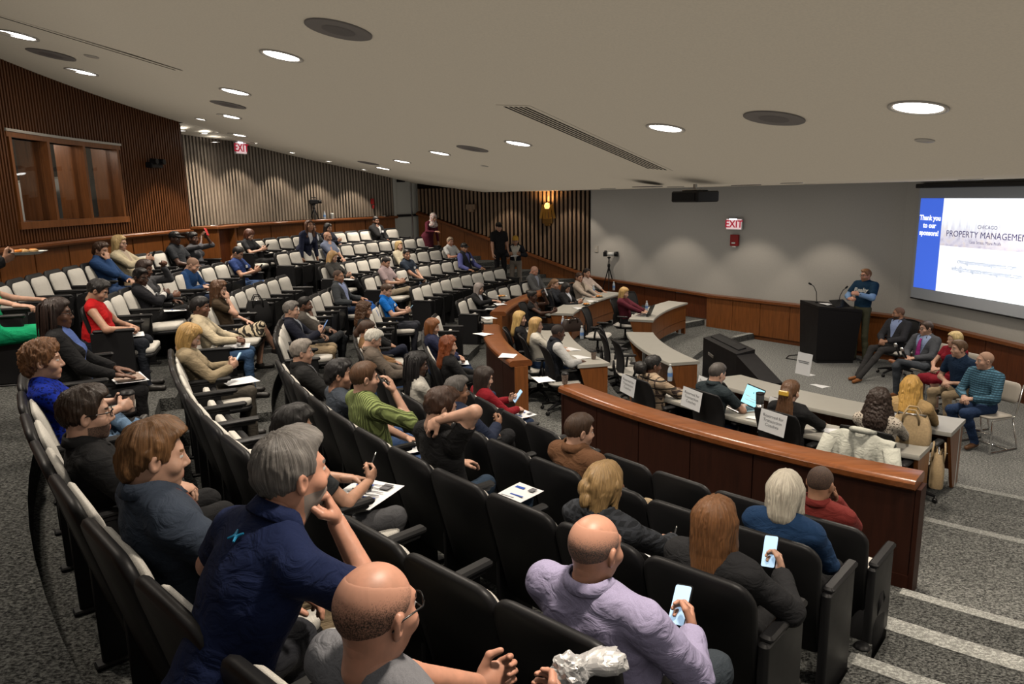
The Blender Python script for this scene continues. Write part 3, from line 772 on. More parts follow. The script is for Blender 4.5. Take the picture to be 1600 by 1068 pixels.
# front wall, plastered, with timber below the rail; the first stretch stands back a little
wf = plan_wall('wall_front', WA, WB, -.05, 3.9, M['wall'], .15, 1)
w2 = plan_wall('wall_screen', WB, W2E, -.05, 3.9, M['wall'], .15, 1)
plan_wall('wall_right', W2E, NW1, -.05, 6.0, M['wall'], .15, 1)
fd = Vector((WB[0] - WA[0], WB[1] - WA[1])); FL = fd.length; fd.normalize(); fn = Vector((fd.y, -fd.x))
def fpt(u, o=0): return (WA[0] + fd.x * u + fn.x * o, WA[1] + fd.y * u + fn.y * o)
gd = Vector((W2E[0] - WB[0], W2E[1] - WB[1])); GL = gd.length; gd.normalize(); gn = Vector((gd.y, -gd.x))
def gpt(u, o=0): return (WB[0] + gd.x * u + gn.x * o, WB[1] + gd.y * u + gn.y * o)
STEP = 4.12
def frail(u): return 1.07 - .15 * min(u / STEP, 1)
def panels(par, pt, us, z0, zt, o0, o1, mat):
    for a, b in zip(us[:-1], us[1:]):
        P = [pt(a + .006, o0), pt(b - .006, o0), pt(b - .006, o1), pt(a + .006, o1)]; mb = MB(); mb.slab(P[::-1], z0, zt(b)); mb.build('wood_panel', M[mat], par)
def railing(par, pt, u0, u1, zf, o, w=.09):
    n = max(1, int((u1 - u0) / .6)); mb = MB()
    for i in range(n):
        a, b = u0 + (u1 - u0) * i / n, u0 + (u1 - u0) * (i + 1) / n; za, zb = zf(a), zf(b)
        A0, A1, B0, B1 = pt(a, -.0), pt(a, o + w), pt(b, -.0), pt(b, o + w)
        mb.hexa([(*A0, za - .06), (*A1, za - .06), (*B1, zb - .06), (*B0, zb - .06), (*A0, za), (*A1, za - .008), (*B1, zb - .008), (*B0, zb)])
    mb.build('rail_cap', M['wood_rail'], par)
panels(wf, fpt, [STEP * i / 4 for i in range(5)], .30, lambda u: frail(u) - .06, 0, .03, 'wood_dark'); railing(wf, fpt, 0, STEP, frail, .03)
us = [STEP + (FL - STEP) * i / 6 for i in range(7)]
panels(wf, fpt, us, .10, lambda u: .86, 0, .12, 'wood_panel'); railing(wf, fpt, STEP, FL + .05, lambda u: .92, .12, .05)
P = [fpt(STEP), fpt(FL + .04), fpt(FL + .04, .08), fpt(STEP, .08)]; mb = MB(); mb.slab(P[::-1], 0, .10); mb.build('kick_board', M['wood_rail'], wf)
panels(w2, gpt, [GL * i / 5 for i in range(6)], .10, lambda u: .86, 0, .08, 'wood_dark'); railing(w2, gpt, -.05, GL, lambda u: .92, .08, .05)
P = [gpt(0), gpt(GL), gpt(GL, .05), gpt(0, .05)]; mb = MB(); mb.slab(P[::-1], 0, .10); mb.build('kick_board', M['wood_dark'], w2)

# ceilings
def clip_quad(poly): return poly
yA, yB = 27.0, -5.0; cr = lambda y: (4.835 - ZFLAT - .068 * y) / .1752
mb = MB()
for P in ([(-4.2, yB), (cr(yB), yB), (cr(yA), yA), (-4.2, yA)], [(-12.5, yB), (-4.2, yB), (-4.2, yA), (-12.5, yA)]): mb.slab(P, lambda x, y: ZC(x, y), lambda x, y: ZC(x, y) + .12)
structure(mb.build('ceiling', M['ceiling']))
mb = MB(); P = [(cr(yB), yB), (14, yB), (14, yA), (cr(yA), yA)]; mb.slab(P, ZFLAT, ZFLAT + .12); structure(mb.build('ceiling_front', M['ceiling']))
rows = []
for i in range(9):
    a = 157 + 11.5 * i / 8; x0, y0, _ = PT(a, 15.5); x1, y1, _ = PT(a, 16.35); rows.append([(x0, y0, ZC(x0, y0) - .004), (x1, y1, min(4.72, ZC(x1, y1) - .004)), (x1, y1, 5.3), (x0, y0, 5.3)])
mb = MB(); mb.grid(rows, closed=True); structure(mb.build('ceiling_recess', M['ceiling']))
mb = MB(); mb.sector(BR + 2.4, BR + 2.5, 118, 246, -.1, 7); structure(mb.build('wall_outer', M['slat_back']))
# ---------------------------------------------------------------- rows of auditorium seats
ROWS = dict(near=[(228.6, -2.9, 9), (228.8, -2.6, 10), (229.1, -2.4, 11), (229.0, -2.17, 12), (228.9, -2.3, 11)],
            middle=[(175.5, 3.0, 8), (176.0, 2.75, 9), (174.3, 2.5, 10), (174.2, 2.3, 11), (174.0, 2.1, 12), (173.0, 2.06, 13)],
            far=[(164.8, -3.1, 7), (165.2, -2.5, 9), (166.1, -2.35, 10), (166.0, -2.2, 11), (166.3, -2.05, 12), (166.0, -1.95, 12)])
OCC = [[227.1, 204.9, 197.6, 188.9, 160.4, 145.0], [227.8, 220.4, 212.4, 208.0, 198.8, 195.4, 189.3, 175.9], [191.2, 187.9, 174.3, 205.4, 211.5, 214.0, 219.1, 225.4, 228.1, 163.0, 156.9, 146.6],
       [189.6, 195.9, 204.1, 219.2, 228.3, 165.4, 153.1, 143.9], [228.6, 226.6, 223.4, 219.3, 213.3, 206.9, 197.4, 189.8, 188.0, 181.2, 174.0, 159.5], [198.7, 184.9, 182.5, 175.5, 173.2, 165.6, 156.6, 154.3, 147.2]]
ROWN = ['front', 'second', 'third', 'fourth', 'fifth', 'back']
NTH = ['end', 'second', 'third', 'fourth', 'fifth', 'sixth', 'seventh', 'eighth', 'ninth', 'tenth', 'eleventh', 'twelfth', 'thirteenth']
for blk, rows in ROWS.items():
    for k, (a0, st, n) in enumerate(rows):
        A_ = [a0 + st * i - (.9 if blk == 'near' else 0) for i in range(n)]; used = set()
        for oc in OCC[k]:
            j = min(range(n), key=lambda i: abs(A_[i] - oc))
            if abs(A_[j] - oc) < abs(st) * .8: used.add(j)
        for i, a in enumerate(A_):
            dn = i in used
            side = {'near': 'the near stepped aisle', 'middle': 'the far cross aisle', 'far': 'the far cross aisle'}[blk]
            lab = '%s seat, %s from %s, %s row of %s block' % ('occupied' if dn else 'empty tipped-up', NTH[i], side, ROWN[k], blk)
            first, last = i == 0, i == n - 1
            # azimuth grows to the sitter's right
            le, re = (last, first) if st < 0 else (first, last)
            s = auditorium_seat(a, RK[k] + (-.02 if blk == 'near' else -.06), FK[k], dn, le, re, lab, 'auditorium seats of the %s block' % blk)

# ---------------------------------------------------------------- curved timber barriers
RB = lambda a: 8.84 + (229 - a) * .0085
def barrier(a0, a1, label, cap0=True):
    o = empty('curved_barrier', (0, 0, 0)); tag(o, label, 'barrier', 'curved timber barriers before the seats')
    n = int((a1 - a0) / 1.0); P = [a0 + (a1 - a0) * i / n for i in range(n + 1)]
    def sweep(name, prof, mat, b0=a0, b1=a1, smooth=True):
        q = max(2, int((b1 - b0) / 1.0)); mb = MB(); k = len(prof); V = []; Fs = []
        for i in range(q + 1):
            a = b0 + (b1 - b0) * i / q; V += [PT(a, RB(a) + r, z) for r, z in prof]
        for i in range(q):
            for j in range(k): Fs.append((i * k + j, i * k + (j + 1) % k, (i + 1) * k + (j + 1) % k, (i + 1) * k + j))
        Fs += [tuple(reversed(range(k))), tuple(q * k + j for j in range(k))]; mb.add(V, Fs); me = mb.mesh(name, M[mat], True); autosmooth(me, 35); return mobj(name, me, o)
    sweep('core', [(-.15, .24), (-.02, .24), (-.02, 1.12), (-.15, 1.12)], 'wood_barrier')
    sweep('top_rail', [(-.23, 1.13), (.05, 1.13), (.065, 1.145), (.065, 1.185), (.05, 1.205), (.02, 1.215), (-.20, 1.215), (-.23, 1.20), (-.245, 1.18), (-.245, 1.145)], 'wood_rail')
    np_ = max(2, round((a1 - a0) / 3.9))
    for i in range(np_):
        b0, b1 = a0 + (a1 - a0) * i / np_ + .035, a0 + (a1 - a0) * (i + 1) / np_ - .035
        sweep('outer_panel', [(-.02, .30), (.0, .30), (.0, 1.125), (-.02, 1.125)], 'wood_barrier', b0, b1); sweep('inner_panel', [(-.172, .30), (-.15, .30), (-.15, 1.125), (-.172, 1.125)], 'wood_panel', b0, b1)
    sweep('skirting', [(-.18, .24), (.012, .24), (.012, .42), (-.18, .42)], 'wood_barrier')
    for a, s in ((a0, -1), (a1, 1)):
        mb = MB(); A = [PT(a, RB(a) - .175)[:2], PT(a, RB(a) + .005)[:2], PT(a + s * .22, RB(a) + .005)[:2], PT(a + s * .22, RB(a) - .175)[:2]]
        mb.slab(A if s > 0 else A[::-1], .24, 1.13); mb.build('end_post', M['wood_panel'] if a < 200 else M['wood_barrier'], o)
barrier(204.2, 228.9, 'long curved dark cherry barrier in front of the near rows'); barrier(177.4, 195.3, 'short curved cherry barrier section between two aisles'); barrier(139.5, 168.8, 'far curved cherry barrier with a bread plate on its end')

# ---------------------------------------------------------------- curved desks
def desk(a0, a1, rin, dep, zf, zt, label, leg=None):
    o = empty('curved_desk', (0, 0, 0)); tag(o, label, 'desk', 'curved grey-topped desks')
    def sweep(name, prof, mat, b0, b1, smooth=True):
        q = max(2, int((b1 - b0) / 1.2)); mb = MB(); k = len(prof); V = []; Fs = []
        for i in range(q + 1):
            a = b0 + (b1 - b0) * i / q; V += [PT(a, rin(a) + r, z) for r, z in prof]
        for i in range(q):
            for j in range(k): Fs.append((i * k + j, i * k + (j + 1) % k, (i + 1) * k + (j + 1) % k, (i + 1) * k + j))
        Fs += [tuple(reversed(range(k))), tuple(q * k + j for j in range(k))]; mb.add(V, Fs); me = mb.mesh(name, M[mat], True); autosmooth(me, 35); return mobj(name, me, o)
    sweep('desk_top', [(0, zt - .045), (dep, zt - .045), (dep + .006, zt - .02), (dep, zt), (0, zt), (-.006, zt - .02)], 'desk_top', a0, a1)
    n = max(1, round((a1 - a0) / 11))
    for i in range(n):
        b0, b1 = a0 + .2 + (a1 - a0 - .4) * i / n + .04, a0 + .2 + (a1 - a0 - .4) * (i + 1) / n - .04
        sweep('front_panel', [(.03, zf + .34), (.055, zf + .34), (.055, zt - .05), (.03, zt - .05)], 'wood_panel', b0, b1); sweep('lower_panel', [(.035, zf + .16), (.055, zf + .16), (.055, zf + .33), (.035, zf + .33)], 'wood_panel', b0, b1)
    for a, s in ((a0 + .12, 1), (a1 - .12, -1)):
        da = .28 * s; r0, r1 = rin(a) + .03, rin(a) + dep - .03
        A, B = a, a + da
        P = [PT(A, r0, zf + .02), PT(A, r0 + .22, zf + .02), PT(B, r0 + .22, zf + .02), PT(B, r0, zf + .02), PT(A, r0, zt - .045), PT(A, r1, zt - .045), PT(B, r1, zt - .045), PT(B, r0, zt - .045)]
        mb = MB(); mb.hexa(P); mb.build('end_panel', M['wood_panel'], o)
        mb = MB(); mb.box(Vector(PT(a + da, rin(a) + .16, zf + (zt - zf) / 2 - .02)), (.05, .05, zt - zf - .05)); mb.build('leg', M['white'], o)
    return o
R1 = lambda a: 5.72 + .0115 * (227 - a); R2 = lambda a: 7.20 + .0130 * (227 - a)
desk(135, 157.4, R1, .50, .13, .87, 'front-row desk at the far end with a laptop and a bottle'); desk(168.9, 190.8, R1, .48, .13, .87, 'front-row desk in the middle with nothing on it'); desk(199.6, 227.0, R1, .62, .13, .87, 'long front-row desk nearest the camera, a printed card standing on it')
desk(137, 160.3, R2, .50, .26, 1.0, 'back-row desk at the far end with plates and papers'); desk(173.6, 193.0, R2, .48, .26, 1.0, 'middle back-row desk with a handbag and paper cup'); desk(201.6, 227.2, R2, .46, .26, 1.0, 'back-row desk nearest the camera with an open laptop and tan handbag')

# lectern, console, standing counter
o = empty('lectern', (5.97, 14.06, 0)); tag(o, 'tall black lectern with two gooseneck microphones', 'lectern')
b0 = [(0, 0), (.72, -.06), (.80, .80), (.02, .86)]; t0 = [(-.02, -.03), (.80, -.10), (.86, .84), (-.02, .90)]
mb = MB(); mb.hexa([(x, y, .06) for x, y in b0] + [(x, y, 1.08 - .08 * (x > .5)) for x, y in t0]); mb.build('cabinet', M['black_lam'], o)
mb = MB(); mb.hexa([(x * .96 + .02, y * .96 + .01, 0) for x, y in b0] + [(x * .96 + .02, y * .96 + .01, .06) for x, y in b0]); mb.build('plinth', M['black'], o)
mb = MB(); mb.hexa([(x, y, 1.085 - .08 * (x > .5)) for x, y in t0] + [(x, y, 1.135 - .08 * (x > .5)) for x, y in t0]); mb.build('top', M['black_lam'], o)
def goose(p, d, h, lab):
    g = empty('gooseneck_microphone', p); tag(g, lab, 'microphone'); p = Vector((0, 0, 0)); d = Vector(d)
    mb = MB(); mb.lathe([(.03, 0), (.03, .015), (.012, .03)], 12); mb.tube([p + Vector((0, 0, .02)), p + Vector((0, 0, h * .6)) + d * .15, p + Vector((0, 0, h * .9)) + d * .6, p + Vector((0, 0, h)) + d], .008, 8); mb.build('stem', M['black'], g, True)
    q = p + Vector((0, 0, h)) + d; mb = MB(); mb.tube([q, q + d.normalized() * .02 + Vector((0, 0, .01)), q + d.normalized() * .06 + Vector((0, 0, .03))], [.012, .02, .016], 10); mb.build('capsule', M['black_soft'], g, True)
goose((6.15, 14.62, 1.12), (-.10, .06, 0), .36, 'gooseneck microphone on the lectern, left one'); goose((6.45, 14.30, 1.09), (.16, .10, 0), .34, 'gooseneck microphone on the lectern, leaning right')
def tablet(p, rz, w, d, tilt, mat, name, label, cat, th=.018):
    g = empty(name, p, rz); tag(g, label, cat); mb = MB(); Mx = Matrix.Rotation(tilt, 3, 'X'); mb.rbox((0, 0, d / 2 * math.sin(tilt) + th), (w, d, th), .01, M=Mx); mb.build('body', mat, g); return g
tablet((6.42, 14.2, 1.085), .3, .34, .24, .5, M['black_gloss'], 'touch_panel', 'black touch panel tilted up on the lectern top', 'panel')
o = empty('console', (3.42, 12.85, 0)); tag(o, 'low black equipment console with sloping top before the front desks', 'console')
K0 = [(0, 0), (.30, .14), (.62, -2.05), (.30, -2.20)]
mb = MB(); mb.hexa([(x, y, .0) for x, y in K0] + [(K0[0][0], K0[0][1], .80), (K0[1][0], K0[1][1], .80), (K0[2][0], K0[2][1], .80 - .26), (K0[3][0], K0[3][1], .80 - .26)]); 
mb = MB(); Pz = [0.80, .80, .80, .80]; C1 = [(0, 0), (.34, .16), (.50, -1.28), (.16, -1.42)]; mb.hexa([(x, y, .0) for x, y in C1] + [(x, y, .78) for x, y in C1]); mb.build('cabinet', M['black_lam'], o)
C2 = [(.16, -1.42), (.50, -1.28), (.66, -2.1), (.34, -2.22)]; mb = MB(); mb.hexa([(x, y, .0) for x, y in C2] + [(*C2[0], .78), (*C2[1], .78), (*C2[2], .50), (*C2[3], .50)]); mb.build('sloping_end', M['black_lam'], o)
mb = MB(); mb.hexa([(x, y, .78) for x, y in C1] + [(C1[0][0], C1[0][1], .80), (C1[1][0], C1[1][1], .84), (C1[2][0], C1[2][1], .84), (C1[3][0], C1[3][1], .80)]); mb.build('top', M['black_lam'], o)
mb = MB(); mb.hexa([(.12, -.05, .80), (.27, .02, .825), (.40, -1.15, .825), (.25, -1.22, .80), (.12, -.05, .83), (.27, .02, .85), (.40, -1.15, .85), (.25, -1.22, .83)]); mb.build('equipment_tray', M['black'], o)
mb = MB(); mb.rbox((-.01, -.55, .60), (.02, .30, .05), .008); mb.build('handle', M['steel'], o)
# wooden counter with a paper on it at the back of the middle block
a = 168.9; p = PT(a, 14.95); o = empty('standing_counter', (p[0], p[1], 1.58), R(FACE(a)) - PI / 2); tag(o, 'narrow cherry standing counter by the back wall with a paper on top', 'counter')
mb = MB(); mb.rbox((0, 0, 1.26), (.75, .60, .06), .02); mb.build('counter_top', M['wood_rail'], o)
for s in (-1, 1): mb = MB(); mb.box((s * .30, 0, .615), (.05, .5, 1.23)); mb.build('side_panel', M['wood_panel'], o)
mb = MB(); mb.box((0, .10, .66), (.55, .04, 1.10)); mb.build('back_panel', M['wood_dark'], o)
# ---------------------------------------------------------------- office chairs and stage chairs
def oc(a, r, z, label, tw=0): x, y, _ = PT(a, r); office_chair(x, y, z, FACE(a) + tw, label)
for a, r, z, n in ((150.3, 9.0, .26, 'under the light-brown-haired woman at the far back desk'), (151.2, 8.72, .26, 'under the black-haired woman at the far back desk'), (143.3, 8.95, .26, 'under the woman in the beige blazer'), (138.9, 9.2, .26, 'under the woman in the pink blouse'),
                   (163.2, 8.74, .26, 'under the woman in black raising a phone'), (181.4, 8.66, .26, 'under the golden-blonde woman in black'), (185.4, 8.46, .26, 'under the blonde woman in white'), (190.9, 8.28, .26, 'under the man in the quilted vest'),
                   (149.9, 7.38, .13, 'under the woman in maroon'), (205.9, 7.96, .26, 'with a reserved sheet, under the woman in plaid'), (211.9, 7.74, .26, 'with a reserved sheet, under the man at the laptop'), (218.5, 7.78, .26, 'with a reserved sheet, under the woman with the claw clip'),
                   (224.5, 7.72, .26, 'with a jacket thrown over it'), (223.9, 6.56, .13, 'with a reserved sheet, under the orange-blonde woman'), (206.5, 6.90, .13, 'empty, with a reserved sheet, behind the open laptop'), (215.6, 6.95, .13, 'empty, with a reserved sheet, past the claw clip woman'),
                   (160.6, 7.55, .13, 'empty, behind the woman in maroon'), (141.5, 7.55, .13, 'empty, beyond the woman in maroon'), (176.5, 7.05, .13, 'empty, at the far end of the bare middle desk'), (180.5, 7.10, .13, 'empty, second at the bare middle desk'), (185.0, 7.0, .13, 'empty, third at the bare middle desk')):
    oc(a, r, z, 'black mesh office chair ' + n, 0)
for x, y, n in ((6.72, 11.62, 'under the man with the magenta tie'), (6.74, 10.84, 'under the woman in dark red'), (6.33, 9.98, 'under the stage man in navy polo'), (6.18, 9.18, 'under the man in the blue checked shirt')): stack_chair(x, y, 0, 200, 'cream sled-base chair ' + n)
office_chair(6.98, 13.0, 0, 205, 'office chair on the stage under the bald man in the dark suit')
# ---------------------------------------------------------------- people
SK = dict(a=(.56, .33, .23), b=(.47, .26, .17), c=(.33, .17, .10), d=(.16, .075, .045), e=(.085, .04, .025), r=(.60, .30, .20))
def nrm(v):
    v = np.array(v, float); return v / (np.linalg.norm(v) + 1e-12)
def Rx(a): c, s = math.cos(a), math.sin(a); return np.array([[1, 0, 0], [0, c, -s], [0, s, c]])
def Ry(a): c, s = math.cos(a), math.sin(a); return np.array([[c, 0, s], [0, 1, 0], [-s, 0, c]])
def Rz(a): c, s = math.cos(a), math.sin(a); return np.array([[c, -s, 0], [s, c, 0], [0, 0, 1]])

_tmpl = {}
LODH = [(.0095, .0042, .0038), (.016, .0058, .0052), (.024, .0085, .0066)]   # body, head, hand voxel

def head_template(sex, lod):
    key = ('head', sex, lod)
    if key in _tmpl: return _tmpl[key]
    f = sex == 'f'; j = .9 if f else 1.0
    P = [ell((0, -.012, .03), (.075, .093, .086), k=.02), ell((0, .018, -.03), (.060 * j, .070, .080), k=.03),
         ell((0, .02, -.06), (.052 * j, .06, .05), k=.02), ell((0, .066, -.096), (.022 * j, .018, .018), k=.022),
         cap((-.034, .072, .026), (.034, .072, .026), .013, .013, k=.018), ell((0, .068, -.06), (.03, .022, .022), k=.016),
         cap((0, .083, .012), (0, .101, -.026), .008, .0125, k=.012), ell((-.012, .09, -.032), (.009, .011, .008), k=.008),
         ell((.012, .09, -.032), (.009, .011, .008), k=.008),
         ell((-.045, .055, -.025), (.022, .022, .022), k=.025), ell((.045, .055, -.025), (.022, .022, .022), k=.025),
         ell((-.031, .088, .008), (.017, .014, .010), k=.012, sub=True), ell((.031, .088, .008), (.017, .014, .010), k=.012, sub=True),
         ell((-.031, .073, .007), (.0135, .0125, .0125), 2, k=.003), ell((.031, .073, .007), (.0135, .0125, .0125), 2, k=.003),
         cap((-.019, .083, -.058), (.019, .083, -.058), .0062, .0062, 1, k=.006), cap((-.015, .083, -.068), (.015, .083, -.068), .0068, .0068, 1, k=.006),
         cap((0, -.02, -.05), (0, -.03, -.115), .050 * (.9 if f else 1.04), .052 * (.88 if f else 1.05), k=.035)]
    for s in (-1, 1):
        M = Rz(s * .35) @ Ry(s * .12)
        P += [ell((s * .077, -.008, -.004), (.010, .019, .033), k=.008, M=M), ell((s * .085, -.003, -.002), (.007, .009, .016), k=.006, M=M, sub=True)]
    V, Q = polygonize(P, LODH[lod][1])
    C = V[Q].mean(1); x, y, z = np.abs(C[:, 0]), C[:, 1], C[:, 2]
    L = np.zeros(len(Q), int)
    d2 = np.min([pdist(P[i], C[:, 0], C[:, 1], C[:, 2]) for i in (13, 14)], 0)
    beard = (z < -.042) & (z > -.125) & (y > -.01 + (z + .042) * -.2) & (y > .0)
    L[beard] = 5
    L[(y > .072) & (z > .024) & (z < .034) & (x > .013) & (x < .05)] = 4
    lip = (y > .081) & (z < -.053) & (z > -.074) & (x < .024); L[lip] = 1
    L[(d2 < .002) & (y > .06) & (z > .002) & (z < .0118)] = 2
    L[(L == 2) & ((x - .031) ** 2 + (z - .007) ** 2 < .0055 ** 2)] = 3
    _tmpl[key] = (V, Q, L); return _tmpl[key]

def hand_template(pose, lod):
    key = ('hand', pose, lod)
    if key in _tmpl: return _tmpl[key]
    cu = dict(flat=(.12, .15, .1), relax=(.45, .5, .3), grip=(.85, .9, .5), fist=(1.45, 1.6, .9), point=(1.3, 1.5, .9))[pose]
    P = [ell((0, .048, 0), (.041, .050, .0165), k=.01), cap((0, -.05, 0), (0, .02, 0), .027, .026, k=.02, ax=(0, 0, 1), q=1.25)]
    fat = .0012 * lod
    for i, (bx, ln) in enumerate(((-.029, .074), (-.0095, .083), (.0105, .077), (.029, .060))):
        p = np.array([bx, .088 - abs(bx + .005) * .25, 0.]); ang = 0; sp = bx * 1.6
        c3 = (.08, .1, .08) if (pose == 'point' and i == 0) else cu
        for q, fr in enumerate((.45, .31, .24)):
            ang += c3[q] * (1 + .12 * i)
            n = p + np.array([sp * .6, math.cos(ang), -math.sin(ang)]) * ln * fr
            P.append(cap(p, n, .0098 - .0009 * q + fat, .0092 - .0009 * q + fat, k=.004)); p = n
    th = cu[0] * .5
    a = np.array([-.030, .022, -.006]); b = a + np.array([-.62, .72 - th * .3, -.25 - th * .5]) * .046; c = b + np.array([-.15 + th * .5, .92, -.3 - th * .3]) * .034
    P += [cap(a, b, .0145, .012, k=.012), cap(b, c, .0118, .0095, k=.005)]
    V, Q = polygonize(P, LODH[lod][2])
    _tmpl[key] = (V, Q); return _tmpl[key]

# ---- hair
def _g(tab):
    ys, zs = zip(*tab)
    return lambda F, X, Y, Z: np.maximum(F, (np.interp(Y + .004 * np.sin(60 * X + 40 * Z), ys, zs) + .006 * np.sin(95 * X + 60 * Y) * np.sin(70 * Z + 30 * X) + .003 * np.sin(210 * X + 130 * Y) - Z) * .8)
G_SHORT = [(-.13, -.07), (-.06, -.075), (-.025, -.03), (-.012, .012), (.006, .012), (.014, -.012), (.034, -.004), (.044, .045), (.062, .074), (.11, .096)]
G_FADE = [(-.13, -.05), (-.06, -.05), (-.025, -.01), (.0, .016), (.03, .012), (.044, .05), (.062, .076), (.11, .096)]
G_LONG = [(-.13, -1), (.008, -1), (.012, -.10), (.03, -.05), (.046, .02), (.062, .066), (.11, .09)]
def hair_mesh(style, lod):
    key = ('hair', style, lod)
    if key in _tmpl: return _tmpl[key]
    P = []; g = G_SHORT; amp = .0022; fr = 26; extra = None
    def base(o, top=0, oz=0): 
        P.append(ell((0, -.012, .03), (.075 + o, .093 + o, .086 + o + oz), k=.01))
        if top: P.append(ell((0, .012, .07), (.066 + top * .3, .082, .052 + top), k=.03))
    if style == 'short': base(.006, .006)
    elif style == 'side': base(.007, .008); P.append(ell((.02, .05, .095), (.05, .04, .03), k=.02))
    elif style == 'thick': base(.011, .015); P.append(ell((0, .055, .085), (.06, .04, .035), k=.02)); P.append(ell((0, -.08, -.03), (.06, .035, .05), k=.03)); amp = .0055; fr = 26
    elif style == 'wavy': base(.011, .013); P.append(ell((0, .055, .088), (.055, .035, .035), k=.02)); amp = .006; fr = 34
    elif style == 'grey': base(.009, .011); P.append(ell((0, .045, .09), (.058, .045, .032), k=.02)); amp = .0045; fr = 34; g = G_FADE
    elif style == 'fade': base(.004, .007); g = G_FADE
    elif style == 'buzz': base(.0022); g = G_FADE; amp = .0004
    elif style == 'balding':
        base(.005); P.append(ell((0, .035, .115), (.062, .105, .09), k=.02, sub=True)); amp = .00038
    elif style == 'horseshoe':
        amp = .0003; base(.0011); P.append(ell((0, .04, .140), (.072, .112, .085), k=.02, sub=True)); amp = .0003
    elif style in ('long', 'longcurl', 'longwave', 'vlong'):
        base(.011, .008); g = G_LONG; ln = dict(long=-.25, longcurl=-.17, longwave=-.22, vlong=-.36)[style]; w = dict(long=1, longcurl=1.32, longwave=1.15, vlong=1)[style]
        P.append(cap((0, -.045, .03), (0, -.075, ln), .088, .080 * w, k=.03, ax=(0, 1, 0), q=1.5))
        for s in (-1, 1):
            P.append(cap((s * .066, -.012, .03), (s * .082 * w, -.005, ln + .03), .032, .03 * w, k=.03))
            P.append(cap((s * .066, .022, .03), (s * .086, .02, ln * .7), .019, .02, k=.02))
        amp, fr = dict(long=(.0042, 30), longcurl=(.011, 42), longwave=(.006, 26), vlong=(.003, 24))[style]
    elif style == 'bob':
        base(.013, .010); g = G_LONG
        P.append(cap((0, -.045, .02), (0, -.062, -.09), .086, .072, k=.03, ax=(0, 1, 0), q=1.35))
        for s in (-1, 1): P.append(cap((s * .068, .0, .03), (s * .078, .005, -.085), .03, .026, k=.03))
        amp = .003
    elif style == 'shortcurl': base(.014, .016); P.append(ell((0, -.07, -.03), (.062, .045, .06), k=.03)); amp = .009; fr = 38; g = [(-.13, -.09), (-.03, -.08), (-.02, -.03), (.02, -.03), (.04, .0), (.062, .055), (.11, .075)]
    elif style in ('bun', 'updo', 'pony', 'clip', 'puff'):
        base(.007, .006); g = [(-.13, -.09), (-.06, -.085), (-.03, -.04), (-.008, .012), (.02, .012), (.04, .03), (.062, .064), (.11, .085)]
        if style == 'bun': P.append(ell((0, -.115, -.015), (.04, .034, .04), k=.015))
        if style == 'updo': P.append(ell((0, -.10, .085), (.05, .045, .04), k=.02))
        if style == 'pony': P += [cap((0, -.10, .01), (0, -.125, -.05), .03, .034, k=.02), cap((0, -.125, -.05), (0, -.10, -.22), .034, .015, k=.02)]
        if style == 'puff': P.append(ell((-.015, -.15, -.03), (.085, .075, .085), k=.01)); amp = .006; fr = 60
        if style == 'clip':
            P += [ell((0, -.105, -.01), (.05, .035, .05), k=.02), cap((0, -.09, -.05), (0, -.09, -.22), .07, .10, k=.03, ax=(0, 1, 0), q=1.6)]; amp = .006; fr = 30
            g = [(-.13, -1), (-.045, -1), (-.04, -.05), (-.008, .012), (.02, .012), (.04, .03), (.062, .064), (.11, .085)]
        if style == 'bun': amp = .003
    elif style == 'messybun':
        base(.011, .008); g = G_LONG
        P.append(cap((0, -.05, .0), (.01, -.055, -.11), .085, .05, k=.03, ax=(0, 1, 0), q=1.3)); P.append(ell((-.035, -.105, -.0), (.034, .034, .045), k=.008)); P.append(ell((-.02, -.115, -.055), (.028, .025, .04), k=.008))
        for s in (-1, 1): P.append(cap((s * .07, .0, .02), (s * .074, .01, -.10), .024, .016, k=.03))
        amp = .004; fr = 24
    elif style in ('braids', 'afro'):
        base(.010 if style == 'braids' else .03, .006); g = G_LONG if style == 'braids' else G_SHORT; amp = .004
        if style == 'braids':
            g = [(-.13, -1), (.0, -1), (.006, -.02), (.03, .0), (.05, .04), (.062, .066), (.11, .09)]
            P.append(cap((0, -.045, .03), (0, -.07, -.24), .084, .088, k=.03, ax=(0, 1, 0), q=1.5))
            for s in (-1, 1): P.append(cap((s * .066, -.012, .03), (s * .092, -.01, -.22), .03, .03, k=.03))
            extra = True
    if style == 'braids2': pass
    h = (.0048, .0066, .010)[lod]
    V, Q = polygonize(P, h, _g(g))
    th = np.arctan2(V[:, 0], V[:, 1] + .03); ct = np.array([0, -.035, .10]); D = V - ct; rr = np.linalg.norm(D, axis=1)
    S = np.stack([np.cos(th) * fr * .35, np.sin(th) * fr * .35, rr * fr * (.25 if amp < .0075 else 1.6)], 1)
    if lod < 2:
        big = vnoise(V * 32, 9); n = vnoise(S + big[:, None] * .9, 3) + .55 * vnoise(S * 2.3, 5) + (.9 * big if style in ('thick', 'wavy', 'grey', 'shortcurl', 'longwave', 'messybun') else .25 * big)
        V = V + nrm_rows(V - np.array([0, -.03, np.clip(0, 0, 0)])) * (n * amp)[:, None]
